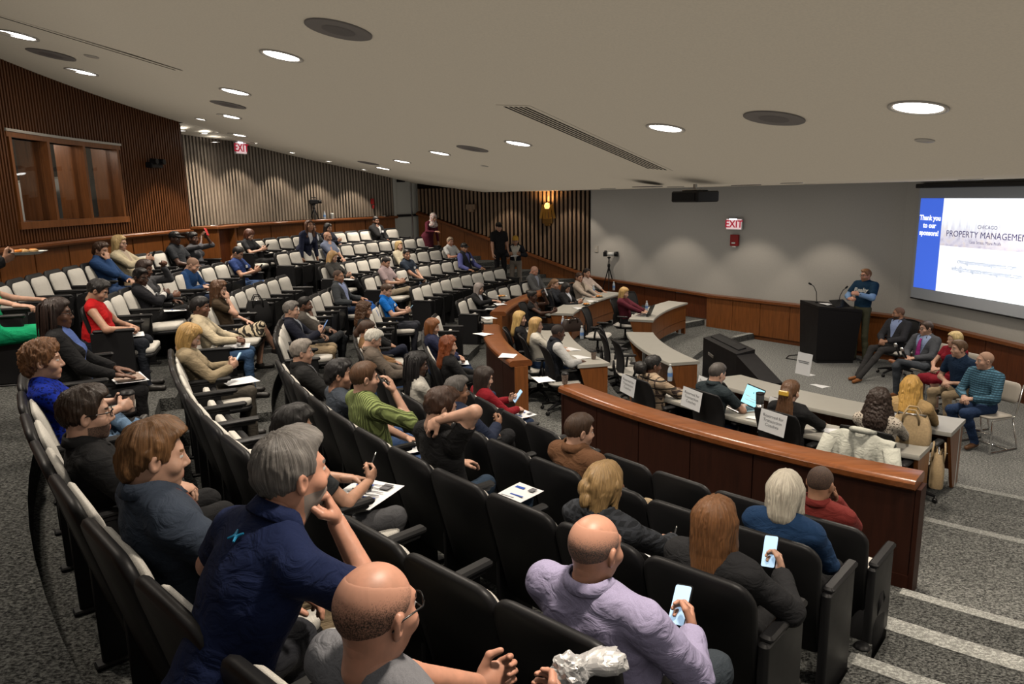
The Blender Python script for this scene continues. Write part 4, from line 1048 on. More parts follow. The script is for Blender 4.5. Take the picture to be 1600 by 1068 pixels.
    if extra:
        rng = random.Random(4); mb = MB()
        for i in range((64, 40, 26)[lod]):
            a = -PI * .5 + (i + .5) / (64, 40, 26)[lod] * PI * 1.0; a += PI  # back half
            a = PI * .42 + (i / (64, 40, 26)[lod]) * PI * 1.16
            r = .088 + rng.uniform(-.006, .02); x, y = -math.sin(a - PI / 2 - PI / 2) * 0, 0
            x = r * math.cos(a - PI / 2 - 0) ; y = -.02 + r * math.sin(a - PI / 2 + 0)
            x, y = r * math.sin(a), -.018 + r * math.cos(a) * 1.05
            zt = .05 + rng.uniform(-.03, .03); zb = -.27 + rng.uniform(-.06, .03)
            pts = [(x * .78, y * .8, .09), (x, y, zt), (x * 1.1, y * 1.05, -.08), (x * (1.1 + rng.uniform(-.1, .1)), y * 1.0 + rng.uniform(-.01, .01), zb)]
            mb.tube(pts, [.006, .0075, .0065, .004], 5)
        b = len(V); V = np.concatenate([V, np.array(mb.v)]); Q = [tuple(q) for q in Q] + [tuple(i + b for i in f) for f in mb.f]
    me = npmesh('hair_' + style, V, Q, M['hair_slot'])
    th = np.arctan2(V[:, 0], V[:, 1] + .03); rr = np.linalg.norm(V - ct, axis=1)
    S = np.stack([np.cos(th) * 2.6, np.sin(th) * 2.6, rr * (1.8 if amp < .0075 else 14)], 1)
    at = me.attributes.new('strand', 'FLOAT_VECTOR', 'POINT'); at.data.foreach_set('vector', S.astype(np.float32).ravel())
    _tmpl[key] = me; return me
def hang(me, style, pitch):
    """long hair keeps hanging down when the head is bowed"""
    if style not in ('long', 'longcurl', 'longwave', 'vlong', 'braids', 'bob', 'clip', 'pony') or abs(pitch) < .12: return me
    me = me.copy(); n = len(me.vertices); V = np.empty(n * 3, np.float32); me.vertices.foreach_get('co', V); V = V.reshape(-1, 3).astype(float)
    w = np.clip((.0 - V[:, 2]) / .10, 0, 1) * pitch * .95; y, z = V[:, 1] + .03, V[:, 2]
    c, s_ = np.cos(w), np.sin(w); V[:, 1], V[:, 2] = y * c - z * s_ - .03, y * s_ + z * c
    me.vertices.foreach_set('co', V.astype(np.float32).ravel()); me.update(); return me
def nrm_rows(D): return D / (np.linalg.norm(D, axis=1)[:, None] + 1e-9)

def cap_mesh(kind):
    key = ('hat', kind)
    if key in _tmpl: return _tmpl[key]
    if kind == 'ballcap':
        P = [ell((0, -.012, .045), (.083, .101, .088), k=.01), cap((-.045, .075, .052), (.045, .075, .052), .012, .012, k=.02), ell((0, .115, .048), (.07, .075, .008), k=.012)]
        V, Q = polygonize(P, .0065, _g([(-.2, .0), (.0, .02), (.06, .035), (.3, .03)]))
    elif kind == 'wrap':
        P = [ell((0, -.015, .045), (.085, .102, .095), k=.01), ell((0, -.02, .10), (.07, .075, .06), k=.03), ell((0, .075, .075), (.03, .025, .022), k=.01)]
        V, Q = polygonize(P, .008, _g([(-.2, -.04), (.0, .02), (.06, .04), (.3, .05)]))
        V = V + nrm_rows(V) * (np.sin(V[:, 2] * 190 + 3 * V[:, 0] * 20) * .0025)[:, None]
    else:   # headscarf that also covers neck and shoulders
        P = [ell((0, -.012, .03), (.086, .104, .098), k=.02), cap((0, -.01, -.03), (0, .0, -.15), .085, .10, k=.04), ell((0, .03, -.2), (.15, .10, .07), k=.05), ell((0, .115, -.005), (.052, .065, .075), k=.02, sub=True)]
        V, Q = polygonize(P, .009)
        V = V + nrm_rows(V) * (vnoise(V * np.array([14, 14, 34]), 8) * .006)[:, None]
    _tmpl[key] = npmesh('hat_' + kind, V, Q, M['hair_slot']); return _tmpl[key]

def glasses_mesh():
    if 'gl' in _tmpl: return _tmpl['gl']
    mb = MB()
    for s in (-1, 1):
        pts = [(s * .033 + .023 * math.cos(a) * (1 if abs(math.cos(a)) < .7 else .96), .103 - .012 * abs(math.cos(a)) * (1 if s * math.cos(a) > 0 else .2), .006 + .017 * math.sin(a)) for a in [2 * PI * i / 14 for i in range(14)]]
        mb.tube(pts, .0022, 5, close=True)
        mb.tube([(s * .056, .092, .012), (s * .074, .07, .013), (s * .082, .0, .012), (s * .080, -.03, -.004)], .0022, 5)
    mb.tube([(-.011, .104, .01), (0, .107, .012), (.011, .104, .01)], .0022, 5)
    _tmpl['gl'] = mb.mesh('glasses', M['black_gloss'], True); return _tmpl['gl']

def smooth_hems(V, Q, fl, it=8):
    """straighten the stepped borders between garments"""
    E = np.sort(np.concatenate([Q[:, [0, 1]], Q[:, [1, 2]], Q[:, [2, 3]], Q[:, [3, 0]]]), 1); L = np.tile(fl, 4)
    key = E[:, 0] * len(V) + E[:, 1]; o = np.argsort(key, kind='stable'); k2, L2, E2 = key[o], L[o], E[o]
    m = (k2[:-1] == k2[1:]) & (L2[:-1] != L2[1:]); B = E2[:-1][m]
    if not len(B): return V
    for _ in range(it):
        S = np.zeros_like(V); c = np.zeros(len(V)); np.add.at(S, B[:, 0], V[B[:, 1]]); np.add.at(S, B[:, 1], V[B[:, 0]]); np.add.at(c, B.ravel(), 1)
        w = c == 2; V = V.copy(); V[w] = .5 * V[w] + .25 * S[w]
    return V

def ik(S, T, l1, l2, pole):
    d = T - S; L = np.linalg.norm(d); L2 = min(L, (l1 + l2) * .998); dn = d / (L + 1e-9); T = S + dn * L2
    a = (l1 * l1 - l2 * l2 + L2 * L2) / (2 * L2); h = math.sqrt(max(l1 * l1 - a * a, 1e-6))
    p = np.array(pole, float); p = p - dn * (p @ dn); p = nrm(p)
    return S + dn * a + p * h, T

# wrist relative to the hips (right side), hand direction, back-of-hand normal, hand pose, elbow pole
ARMS = dict(
    lap=((.06, .27, .17), (-.7, .7, -.1), (.2, .2, 1), 'relax', (.9, -.5, -.4)),
    thigh=((.14, .27, .18), (-.15, 1, -.12), (0, .1, 1), 'flat', (.8, -.6, -.3)),
    phone=((.07, .29, .26), (-.45, .75, .5), (.75, .55, -.1), 'grip', (.8, -.3, -.7)),
    write=((.09, .31, .19), (-.4, .9, -.2), (.4, .1, .9), 'grip', (.9, -.3, -.5)),
    read=((.13, .31, .24), (-.3, .85, .3), (.75, .2, -.6), 'grip', (.9, -.3, -.6)),
    rest=((.26, .25, .20), (-.1, 1, -.05), (.1, 0, 1), 'relax', (.5, -.8, -.4)),
    cross=((-.08, .19, .27), (-1, .15, .05), (.1, .9, .35), 'flat', (.8, .2, -.6)),
    table=((.13, .36, .25), (-.35, .95, -.05), (.1, 0, 1), 'relax', (.9, -.3, -.4)),
    type=((.09, .40, .25), (-.15, 1, -.05), (.05, -.1, 1), 'relax', (.9, -.3, -.5)),
    camera=((.07, .24, .66), (-.35, .6, .7), (.7, -.3, .2), 'grip', (.7, .1, -1)),
    cup=((.10, .30, .27), (-.4, .85, .25), (.85, .3, .2), 'grip', (.9, -.4, -.5)),
    hang=((.25, .03, -.16), (0, .15, -1), (1, .1, 0), 'relax', (.4, -1, 0)),
    give=((.16, .42, .22), (-.1, .95, .1), (.3, 0, 1), 'relax', (.8, -.5, -.5)),
    lean=((.16, .33, .16), (-.4, .85, -.2), (.2, .1, 1), 'relax', (.9, -.4, .1)),
    behind=((.13, -.075, .555), (-.75, -.35, -.62), (-.1, -.85, .45), 'relax', (1, .55, .25)),
    wave=((.12, .33, .36), (-.75, .55, .25), (.1, .35, 1), 'flat', (.9, -.3, -.6)),
    chest=((.02, .24, .34), (-.9, .3, .25), (.1, .75, .6), 'relax', (.8, -.1, -.8)))

def person(S):
    """builds one person as one continuous mesh with hair and accessories as children"""
    g = S.get
    lod = g('lod', 2); hB = LODH[lod][0]; sex = g('sex', 'm'); fem = sex == 'f'
    stand = g('stand', 0); H = g('H', 1.70 if stand else 1.27)
    hz = .50
    if stand:
        hz = .53 * H; t = (H - hz - .27) / .47; t = min(max(t, .9), 1.2)
    else:
        t = (H - .77) / .47; tc = min(max(t, .88), 1.24); hz += (t - tc) * .47 * .8; t = tc
    fat = g('fat', 1.0); lean = math.radians(g('lean', -7)); tw = math.radians(g('twist', 0)); sd = math.radians(g('side', 0))
    Mt = Rz(tw) @ Ry(sd) @ Rx(-lean)
    hip = np.array([0, 0, hz])
    T = lambda x, y, z: hip + Mt @ (np.array([x, y, z]) * np.array([1, 1, t]))
    P = []
    w = (.89 if fem else 1.0) * (1 + (fat - 1) * .35)
    top = g('top', ('tee', (.1, .1, .1))); kind = top[0]
    th = dict(tee=0, polo=.002, shirt=.005, sweater=.012, jacket=.016, blazer=.014, sleeveless=-.004, dress=0, blouse=.004, vest=.014, jersey=.012)[kind]
    ME = Mt
    P.append(ell(hip + Mt @ np.array([0, -.015, .035]), np.array([.172 * w, .13 * fat, .12]), 2, .05, ME))
    P.append(ell(T(0, .0 + .02 * (fat - 1), .16), np.array([.150 * w * fat + th, .115 * fat ** 1.4 + th, .17 * t]), 1, .05, ME))
    P.append(ell(T(0, -.012, .34), np.array([.178 * w + th, .113 * (1 + (fat - 1) * .4) + th, .165 * t]), 1, .05, ME))
    if fem:
        for s in (-1, 1): P.append(ell(T(s * .068, .085, .315), np.array([.058, .05, .058]) + th * .5, 1, .03, ME))
    sw = .170 * w
    for s in (-1, 1):
        P.append(cap(T(s * .03, -.02, .425), T(s * sw, -.018, .425), .062 + th, .057 + th, 1, .04))
        P.append(cap(T(s * .02, -.03, .478), T(s * sw * .75, -.024, .452), .046 + th * .7, .046 + th * .7, 1, .035))
    # head and neck
    hy, hp, hr = [math.radians(a) for a in (g('look', (0, 0)) + (0,))[:3]]
    Mh = Rz(hy) @ Rx(-hp) @ Ry(hr)
    nb = T(0, -.022, .47)
    up = nrm(Mt @ np.array([0, .05, 1]) * .6 + Mh @ np.array([0, -.18, 1]) * .4)
    hc = nb + up * .137 + Mh @ np.array([0, .034, .0])
    P.append(cap(nb - up * .03, hc + Mh @ np.array([0, -.028, -.05]), .056 * (.88 if fem else 1.05), .05 * (.9 if fem else 1.04), 0, .02))
    # arms
    hands = []; l1, l2 = .285 * (.95 if fem else 1), .25 * (.95 if fem else 1)
    ar = g('arms', ('lap', 'lap'))
    if isinstance(ar, str): ar = (ar, ar)
    slv = g('sleeve', dict(tee=.62, polo=.68, shirt=2, sweater=2, jacket=2, blazer=2, sleeveless=0, dress=.45, blouse=1.5, vest=2, jersey=2)[kind])
    info = {}
    for s, a in ((-1, ar[0]), (1, ar[1])):
        Sh = T(s * sw * 1.04, -.018, .425); off = np.zeros(3)
        if isinstance(a, tuple): a, off = a[0], np.array(a[1])
        if a == 'chin':
            wr = hc + Mh @ np.array([s * .035, .10, -.165]); dr, bn, ps, pole = Mh @ np.array([-s * .3, -.15, 1.]), Mh @ np.array([s * .3, 1, .1]), 'fist', (s * .5, .5, -1)
        elif a == 'face':
            wr = hc + Mh @ np.array([s * .05, .135, -.10]); dr, bn, ps, pole = Mh @ np.array([-s * .25, -.2, 1.]), Mh @ np.array([s * .5, .8, 0]), 'relax', (s * .5, .5, -1)
        else:
            q = ARMS[a]; f = np.array([s, 1, 1]); base = np.array(q[0]) * f
            wr = (hip + base * np.array([1, 1, 1])) if a != 'behind' else T(*base)
            if stand or a in ('cross', 'chest', 'camera', 'wave'): wr = hip + Rz(tw) @ (base + np.array([0, math.sin(lean) * base[2], 0]))
            dr, bn, ps, pole = np.array(q[1]) * f, np.array(q[2]) * f, q[3], np.array(q[4]) * f
        wr = wr + off * np.array([s, 1, 1])
        E, Wp = ik(Sh, wr, l1, l2, pole)
        ra = .047 * (.84 if fem else 1.02) * (1 + (fat - 1) * .6)
        P.append(cap(Sh, E, ra, ra * .82, 0, .02)); P.append(cap(E, Wp, ra * .83, ra * .56, 0, .02))
        if slv > 0:
            e = .008 + th * .8; f1 = min(slv, 1)
            P.append(cap(Sh, Sh + (E - Sh) * f1, ra + e + .006, ra * (1 - .18 * f1) + e + (.007 if slv < 1 else .002), 3 if kind in ('vest', 'jersey') else 1, .018, cut=slv < 1))
            if slv > 1:
                f2 = min(slv - 1, .96); P.append(cap(E, E + (Wp - E) * f2, ra * .84 + e, ra * (.84 - .2 * f2) + e * .9, 3 if kind in ('vest', 'jersey') else 1, .02, cut=True))
        if kind == 'jersey': P.append(cap(Sh, Sh + (E - Sh) * .72, ra + .030, ra + .026, 1, .018, cut=True))
        dr = nrm(nrm(dr) + .35 * nrm(Wp - E)); bz = np.array(bn, float); bz = nrm(bz - dr * (bz @ dr)); bx = np.cross(dr, bz)
        hands.append((s, Wp, np.stack([bx, dr, bz], 1), ps)); info[s] = (Wp, dr, bz)
    # legs
    lg = g('legs', 'flat'); skirt = g('skirt', 0)
    lr = (.93 if fem else 1.0) * (1 + (fat - 1) * .5)
    bx_ = .012 if not skirt else .004
    for s in (-1, 1):
        hj = hip + np.array([s * .088, 0, 0]); ft = np.array([s * .03, .17, 0.])
        zt = hz + .02
        if stand:
            k, an = np.array([s * .105, .02 + g('stride', 0) * s, .27 * H]), np.array([s * .115, -.03 + g('stride', 0) * s * 1.6, .085])
        elif lg == 'flat': k, an = np.array([s * .115, .435, zt]), np.array([s * .12, .40 + .03 * s, .085])
        elif lg == 'wide': k, an = np.array([s * .20, .42, zt]), np.array([s * .20, .38 - .04 * s, .085])
        elif lg == 'back': k, an = np.array([s * .10, .43, zt - .01]), np.array([s * .09, .24 + .05 * s, .10])
        elif lg == 'stretch': k, an = np.array([s * .10, .45, zt + .01]), np.array([s * .06, .86 - .06 * s, .09])
        elif lg in ('cross', 'crossL'):
            q = 1 if lg == 'cross' else -1
            if s == q: k, an, ft = np.array([-s * .00, .44, zt + .10]), np.array([-s * .17, .58, .27]), np.array([-s * .03, .16, -.05])
            else: k, an = np.array([s * .10, .43, zt]), np.array([s * .09, .36, .085])
        elif lg in ('fig4', 'fig4L'):
            q = 1 if lg == 'fig4' else -1
            if s == q: k, an, ft = np.array([s * .30, .33, zt + .06]), np.array([-s * .10, .40, zt + .08]), np.array([-s * .12, .06, .05])
            else: k, an = np.array([s * .12, .44, zt]), np.array([s * .12, .38, .085])
        pant = 0 if skirt == 2 else 2
        P.append(cap(hj, k, .083 * lr, .060 * lr, 2, .03))
        ca = k + (an - k) * .35 + np.array([0, -.012, 0])
        P.append(cap(k, ca, .058 * lr, .057 * lr, 0 if skirt else 2, .03)); P.append(cap(ca, an, .056 * lr, .040 if skirt else .05, 0 if skirt else 2, .03))
        sh = 4 if not g('bare') else 4
        P.append(cap(an + np.array([0, -.03, -.045]), an + ft + np.array([0, 0, -.055]), .038, .031, sh, .02)); P.append(ell(an + np.array([0, .0, -.02]), np.array([.04, .05, .045]), sh, .02))
    if skirt and not stand:
        P.append(cap(hip + np.array([0, .05, .0]), hip + np.array([0, .40, .01]), .10, .085, 2, .04, ax=(1, 0, 0), q=.62))
    if skirt and stand:
        P.append(cap(hip + np.array([0, -.02, .05]), hip + np.array([0, 0, -.42 if skirt == 1 else -.75]), .16, .19, 1 if g('gown') else 2, .06))
    V, Q = polygonize(P, hB)
    # which garment covers each face
    lab = np.zeros(len(V), int); best = np.full(len(V), 9.)
    for p in P:
        d = pdist(p, V[:, 0], V[:, 1], V[:, 2]); m = d < best - (.002 if p['lab'] == 0 else 0); best[m] = d[m]; lab[m] = p['lab']
    # folds in the cloth
    c = (lab == 1) | (lab == 2) | (lab == 3)
    if lod < 2 and c.any():
        am = (.0062 if lod == 0 else .0045) * g('fold', 1.0)
        N = vnoise(V[c] * np.array([9, 9, 16.]), 11 + g('seed', 0)) + .6 * vnoise(V[c] * np.array([22, 22, 30.]), 12)
        R = V[c] - np.stack([0 * V[c][:, 0], np.minimum(V[c][:, 1], .3), V[c][:, 2]], 1)
        V[c] += nrm_rows(V[c] - hip - np.array([0, .1, .0])) * (N * am)[:, None]
    LC = lab[Q]; fl = np.where((LC[:, 0] == LC[:, 1]) | (LC[:, 0] == LC[:, 2]), LC[:, 0], np.where(LC[:, 1] == LC[:, 2], LC[:, 1], LC[:, 3]))
    CT = (V[Q].mean(1) - hip) @ Mt; CT[:, 2] /= t
    if kind in ('jacket', 'blazer', 'vest') or g('vneck'):
        dv = g('vneck', .22)
        v = (fl == 1) & (CT[:, 1] > .03) & (np.abs(CT[:, 0]) < (CT[:, 2] - (.46 - dv)) * .32) & (CT[:, 2] > .46 - dv); fl[v] = 5
    if kind != 'sleeveless' and not g('neckline'):
        v = (fl == 0) & (np.abs(CT[:, 0]) < .10) & (CT[:, 2] < .456) & (CT[:, 2] > .2) & (np.abs(CT[:, 1] + .02) < .125); fl[v] = 1
    if g('neckline'):
        v = (fl == 1) & (CT[:, 1] > -.02) & (CT[:, 2] > .455 - .10 * np.clip(CT[:, 1] / .1, 0, 1)) & (np.abs(CT[:, 0]) < .09); fl[v] = 0
    V = smooth_hems(V, Q, fl)
    VS, QS, LS = [V], [Q], [fl]; nV = len(V)
    hV, hQ, hL = head_template(sex, lod)
    VS.append(hc + hV @ Mh.T); QS.append(hQ + nV); LS.append(np.where(hL == 0, 0, hL + 5)); nV += len(hV)
    for s, Wp, Mw, ps in hands:
        V2, Q2 = hand_template(ps, lod); sc = .92 if fem else 1.0
        V3 = V2 * sc
        if s < 0: V3 = V3 * np.array([-1, 1, 1]); Q2 = Q2[:, ::-1]; Mw = np.stack([np.cross(Mw[:, 1], Mw[:, 2]), Mw[:, 1], Mw[:, 2]], 1)
        VS.append(Wp + V3 @ Mw.T); QS.append(Q2 + nV); LS.append(np.zeros(len(Q2), int)); nV += len(V2)
    skin = mat_skin(SK[g('skin', 'a')])
    pat = g('pat'); topm = mat_cloth(top[1], pat)
    mats = [skin, topm, mat_cloth(g('pants', (.03, .03, .035)), g('pat2')), mat_cloth(top[2] if len(top) > 2 else (.6, .6, .6)), mat_shoe(g('shoe', (.02, .018, .016))),
            mat_cloth(top[2] if len(top) > 2 else (.55, .56, .6)),
            mat_skin(tuple(q * f for q, f in zip(SK[g('skin', 'a')], (.85, .55, .55)))), M['eye_white'], M['iris'],
            mat_hair((g('hair') or ('', (.03, .02, .012)))[1]), mat_beard(SK[g('skin', 'a')], g('beard')) if g('beard') else skin]
    me = npmesh('person', np.concatenate(VS), np.concatenate(QS), mats, np.concatenate(LS))
    fw = math.radians(g('face', 90)); rz = fw - PI / 2
    x, y, z = S['loc']
    # seat the figure so that the head, not the hips, stands at the measured spot
    R2 = Rz(rz); off = R2 @ np.array([hc[0], hc[1], 0]) if g('athead', 1) else np.zeros(3)
    bx0, by0 = x - off[0], y - off[1]
    o = mobj('person', me, None, (bx0, by0, z), rz)
    tag(o, S['label'], 'person', g('group'))
    Mh4 = Matrix([list(Mh[i]) + [hc[i]] for i in range(3)] + [[0, 0, 0, 1]])
    def child(nm, mesh, mt=None, mat4=Mh4, label=None):
        ch = mobj(nm, mesh, o); ch.matrix_local = mat4
        if mt is not None:
            ch.material_slots[0].link = 'OBJECT'; ch.material_slots[0].material = mt
        if label: ch['label'] = label
        return ch
    hs = g('hair')
    if hs and hs[0] != 'none': child('hair', hang(hair_mesh(hs[0], lod), hs[0], hp), mat_beard(SK[g('skin', 'a')], hs[1], hs[0] == 'horseshoe') if hs[0] in ('buzz', 'horseshoe') else mat_hair(hs[1]))
    if g('hat'): child({'ballcap': 'baseball_cap', 'wrap': 'head_wrap', 'scarf': 'headscarf'}[g('hat')[0]], cap_mesh(g('hat')[0]), mat_cloth(g('hat')[1], g('hat')[2] if len(g('hat')) > 2 else None))
    if g('glasses'): child('eyeglasses', glasses_mesh())
    if kind in ('polo', 'shirt', 'jacket', 'blazer', 'vest') and not (hs and hs[0] in ('long', 'vlong', 'braids') and fem):
        mb = MB(); n = 18; rows = []
        tall = .045 if kind in ('jacket', 'vest') else .036
        rad = .071 + th * .5
        for i in range(n + 1):
            a = math.radians(-152 + 304 * i / n); sx, cy = math.sin(a), -math.cos(a)
            fz = .028 * max(0, -math.cos(a) * -1) if False else 0
            dz = -.05 * max(0, cy) ** 1.2; wd = 1 + .25 * max(0, cy)
            prof = [(rad * .98, .0), (rad * .92, tall), (rad * 1.02, tall + .004), (rad * 1.26 * wd, .0), (rad * 1.20 * wd, -.006), (rad * 1.02, tall - .008)]
            rows.append([T(sx * r, -.022 + cy * r * .95, (.497 + (zz + dz) / t)) for r, zz in prof])
        mb.grid(rows, closed=True); nk = len(rows[0]); b = 0
        mb.add(rows[0], [tuple(range(nk))]); mb.add(rows[-1], [tuple(reversed(range(nk)))])
        cm = mb.mesh('collar', topm if not g('collarc') else mat_cloth(g('collarc')), True)
        child('collar', cm, None, Matrix.Identity(4))
    if g('tie'):
        mb = MB(); pts = [T(0, .095 + th, .44), T(0, .118 + th, .40), T(0, .128 + th, .30), T(0, .125 + th, .17)]
        wd = [.018, .024, .036, .045]; rows = [[p + Mt @ np.array([-q, 0, 0]), p + Mt @ np.array([-q * .5, .008, 0]), p + Mt @ np.array([q * .5, .008, 0]), p + Mt @ np.array([q, 0, 0]), p + Mt @ np.array([0, -.01, 0])] for p, q in zip(pts, wd)]
        mb.grid(rows, closed=True); child('necktie', mb.mesh('necktie', mat_cloth(g('tie')), True), None, Matrix.Identity(4))
    if g('badge'):
        p = T(-.075, .105 + th + .012 * fat, .33); mb = MB(); mb.box((0, 0, 0), (.075, .004, .05)); bm_ = mb.mesh('name_badge', M['paper'])
        child('name_badge', bm_, None, Matrix([list(Mt[i]) + [p[i]] for i in range(3)] + [[0, 0, 0, 1]]))
    if g('watch'):
        for s in g('watch'):
            Wp, dv, bv = info[s]; q = nrm(np.cross(dv, bv)); c = Wp - dv * .035
            mb = MB(); mb.tube([c + (q * math.cos(a) * .031 + bv * math.sin(a) * .027) for a in [2 * PI * i / 12 for i in range(12)]], .006, 5, close=True); mb.rbox(c + bv * .031, (.032, .032, .010), .006, M=Matrix((q, dv, bv)).transposed()); child('wristwatch', mb.mesh('wristwatch', M['black_gloss'], True), None, Matrix.Identity(4))
    info['hc'] = hc; info['Mh'] = Mh; info['T'] = T; info['Mt'] = Mt; info['hip'] = hip
    W = Matrix.Translation((bx0, by0, z)) @ Matrix.Rotation(rz, 4, 'Z')
    info['W'] = W; info['o'] = o
    return info
# ---------------------------------------------------------------- everyone in the hall
PP = {}
PP['bald'] = person(dict(loc=(-0.31, 1.47, 1.345), face=49, H=1.25, seed=0, lod=0, sex='m', skin='r', hair=('horseshoe', (0.045, 0.028, 0.02)), top=('tee', (0.2, 0.2, 0.215)), glasses=1, look=(4, 4), arms=(('read', (-0.02, 0.06, -0.1)), ('read', (-0.02, 0.08, -0.1))), legs='wide', pants=(0.03, 0.03, 0.035), label='balding man in grey tee and glasses holding crumpled foil in the nearest row'))
PP['navypolo'] = person(dict(loc=(-0.61, 1.90, 1.345), face=46, H=1.50, seed=1, lod=0, sex='m', skin='r', hair=('grey', (0.17, 0.155, 0.14)), beard=(0.3, 0.27, 0.24), top=('polo', (0.008, 0.016, 0.062)), lean=30, look=(-4, -2), arms=(('lean', (0.02, 0.04, 0.05)), 'chin'), legs='wide', watch=(-1,), pants=(0.02, 0.021, 0.026), label='grey-haired man in navy polo leaning forward with his chin on his hand'))
PP['fleece'] = person(dict(loc=(-1.21, 2.35, 1.345), face=43, H=1.31, seed=2, lod=0, sex='m', skin='a', hair=('thick', (0.17, 0.082, 0.032)), top=('jacket', (0.04, 0.053, 0.078), (0.2, 0.06, 0.03)), pants=(0.36, 0.27, 0.165), look=(-12, 7), arms=('lap', 'cup'), legs='flat', label='man with swept light-brown hair in slate fleece holding a lidded paper cup'))
PP['blackshirt'] = person(dict(loc=(-1.87, 3.09, 1.345), face=39, H=1.24, seed=3, lod=0, sex='m', skin='a', hair=('wavy', (0.035, 0.02, 0.012)), beard=(0.05, 0.03, 0.022), glasses=1, top=('polo', (0.013, 0.013, 0.014)), pants=(0.013, 0.013, 0.014), look=(-6, 2), arms=('lap', 'lap'), sleeve=2, label='bearded man with wavy dark hair and glasses in black shirt'))
PP['bluewoman'] = person(dict(loc=(-2.77, 4.23, 1.345), face=33, H=1.24, seed=4, lod=0, sex='f', skin='a', hair=('shortcurl', (0.19, 0.085, 0.035)), top=('blouse', (0.004, 0.025, 0.34)), pat='velvet', pants=(0.013, 0.013, 0.014), look=(-4, 2), arms=('cup', 'cup'), legs='fig4', label='woman with short curly auburn hair in royal-blue velvet top'))
PP['braids'] = person(dict(loc=(-3.49, 5.58, 1.345), face=27, H=1.32, seed=5, lod=1, sex='f', skin='d', hair=('braids', (0.03, 0.016, 0.012)), glasses=1, top=('jacket', (0.013, 0.013, 0.014), (0.1, 0.16, 0.42)), vneck=0.4, pants=(0.013, 0.013, 0.014), look=(-4, 3), arms=('thigh', 'thigh'), legs='flat', label='woman with long brown locs in black cardigan over blue top'))
PP['platearm'] = person(dict(loc=(-4.28, 5.35, 1.580), face=46, H=1.70, seed=6, stand=1, lod=1, sex='m', skin='c', hair=('short', (0.022, 0.014, 0.01)), top=('jacket', (0.013, 0.013, 0.014)), pants=(0.013, 0.013, 0.014), arms=(('read', (0.0, 0.06, 0.16)), ('read', (0.03, 0.12, 0.22))), label='person at the left edge in a dark jacket holding up a white plate'))
PP['red'] = person(dict(loc=(-4.36, 7.71, 1.345), face=17, H=1.25, seed=7, lod=1, sex='f', skin='b', hair=('wavy', (0.012, 0.01, 0.01)), top=('sleeveless', (0.5, 0.008, 0.01)), fat=1.3, pants=(0.014, 0.017, 0.024), look=(0, 28), arms=('write', 'write'), lean=2, label='woman in red sleeveless blouse with short black hair writing on her lap'))
PP['bsuit'] = person(dict(loc=(-4.79, 9.49, 1.345), face=10, H=1.20, seed=8, lod=1, sex='f', skin='e', hair=('side', (0.008, 0.007, 0.007)), top=('blazer', (0.014, 0.014, 0.018), (0.62, 0.6, 0.57)), pants=(0.013, 0.013, 0.014), look=(-28, 12), arms=('rest', ('cross', (0, 0.05, 0.06))), legs='cross', glasses=1, badge=1, label='woman in black suit and white open collar with hands raised to a beaded chain'))
PP['bob'] = person(dict(loc=(-4.91, 9.86, 1.345), face=8, H=1.28, seed=9, lod=1, sex='f', skin='d', hair=('bob', (0.04, 0.022, 0.016)), top=('sweater', (0.07, 0.07, 0.075)), pants=(0.013, 0.013, 0.014), look=(-10, 15), arms=('camera', 'cup'), label='woman with dark bob in grey sweater beside the woman in black suit'))
PP['baldblue'] = person(dict(loc=(-4.99, 11.55, 1.345), face=1, H=1.19, seed=10, lod=1, sex='m', skin='a', hair=('buzz', (0.2, 0.12, 0.08)), top=('sweater', (0.012, 0.05, 0.15)), pants=(0.018, 0.032, 0.07), look=(0, 32), lean=14, arms=('write', 'write'), label='man with shaved head in blue quarter-zip bending over his notes'))
PP['tattoo'] = person(dict(loc=(-4.91, 13.29, 1.345), face=354, H=1.23, seed=11, lod=1, sex='m', skin='b', hair=('short', (0.012, 0.011, 0.011)), top=('tee', (0.025, 0.05, 0.17)), pants=(0.045, 0.085, 0.19), look=(0, 30), arms=('phone', 'phone'), badge=1, label='man in blue tee and jeans with tattooed forearm looking down at his phone'))
PP['greendress'] = person(dict(loc=(-5.17, 7.12, 1.580), face=19, H=1.27, seed=12, lod=1, sex='f', skin='a', hair=('long', (0.2, 0.1, 0.05)), top=('dress', (0.006, 0.36, 0.15)), skirt=1, pants=(0.006, 0.36, 0.15), look=(-10, 5), arms=(('rest', (0.1, 0.1, 0.1)), ('rest', (0.16, 0.16, 0.12))), label='woman in bright green dress cut off by the left edge, arm along a seat back'))
PP['hoodie'] = person(dict(loc=(-5.87, 10.59, 1.580), face=5, H=1.25, seed=13, lod=1, sex='m', skin='b', hair=('thick', (0.055, 0.028, 0.016)), top=('jacket', (0.022, 0.06, 0.16), (0.4, 0.42, 0.45)), pants=(0.045, 0.085, 0.19), look=(-8, 12), arms=('lap', 'face'), label='man with curly brown hair in blue zip jacket, hand at his mouth'))
PP['blondeL'] = person(dict(loc=(-5.91, 11.20, 1.580), face=2, H=1.31, seed=14, lod=1, sex='f', skin='a', hair=('long', (0.55, 0.38, 0.17)), glasses=1, top=('jacket', (0.62, 0.53, 0.36), (0.5, 0.4, 0.3)), pants=(0.36, 0.27, 0.165), look=(-4, 4), arms=(('phone', (0, 0.05, 0.14)), ('phone', (0, 0.05, 0.16))), label='blonde woman in cream jacket holding her phone up before her chest'))
PP['capL'] = person(dict(loc=(-5.88, 13.00, 1.580), face=355, H=1.28, seed=15, lod=1, sex='m', skin='e', hat=('ballcap', (0.016, 0.016, 0.017)), hair=('fade', (0.01, 0.009, 0.009)), top=('polo', (0.028, 0.031, 0.036)), pants=(0.018, 0.032, 0.07), look=(-6, 6), arms=('lap', 'lap'), label='man in black cap and dark short-sleeved shirt near the panelled back wall'))
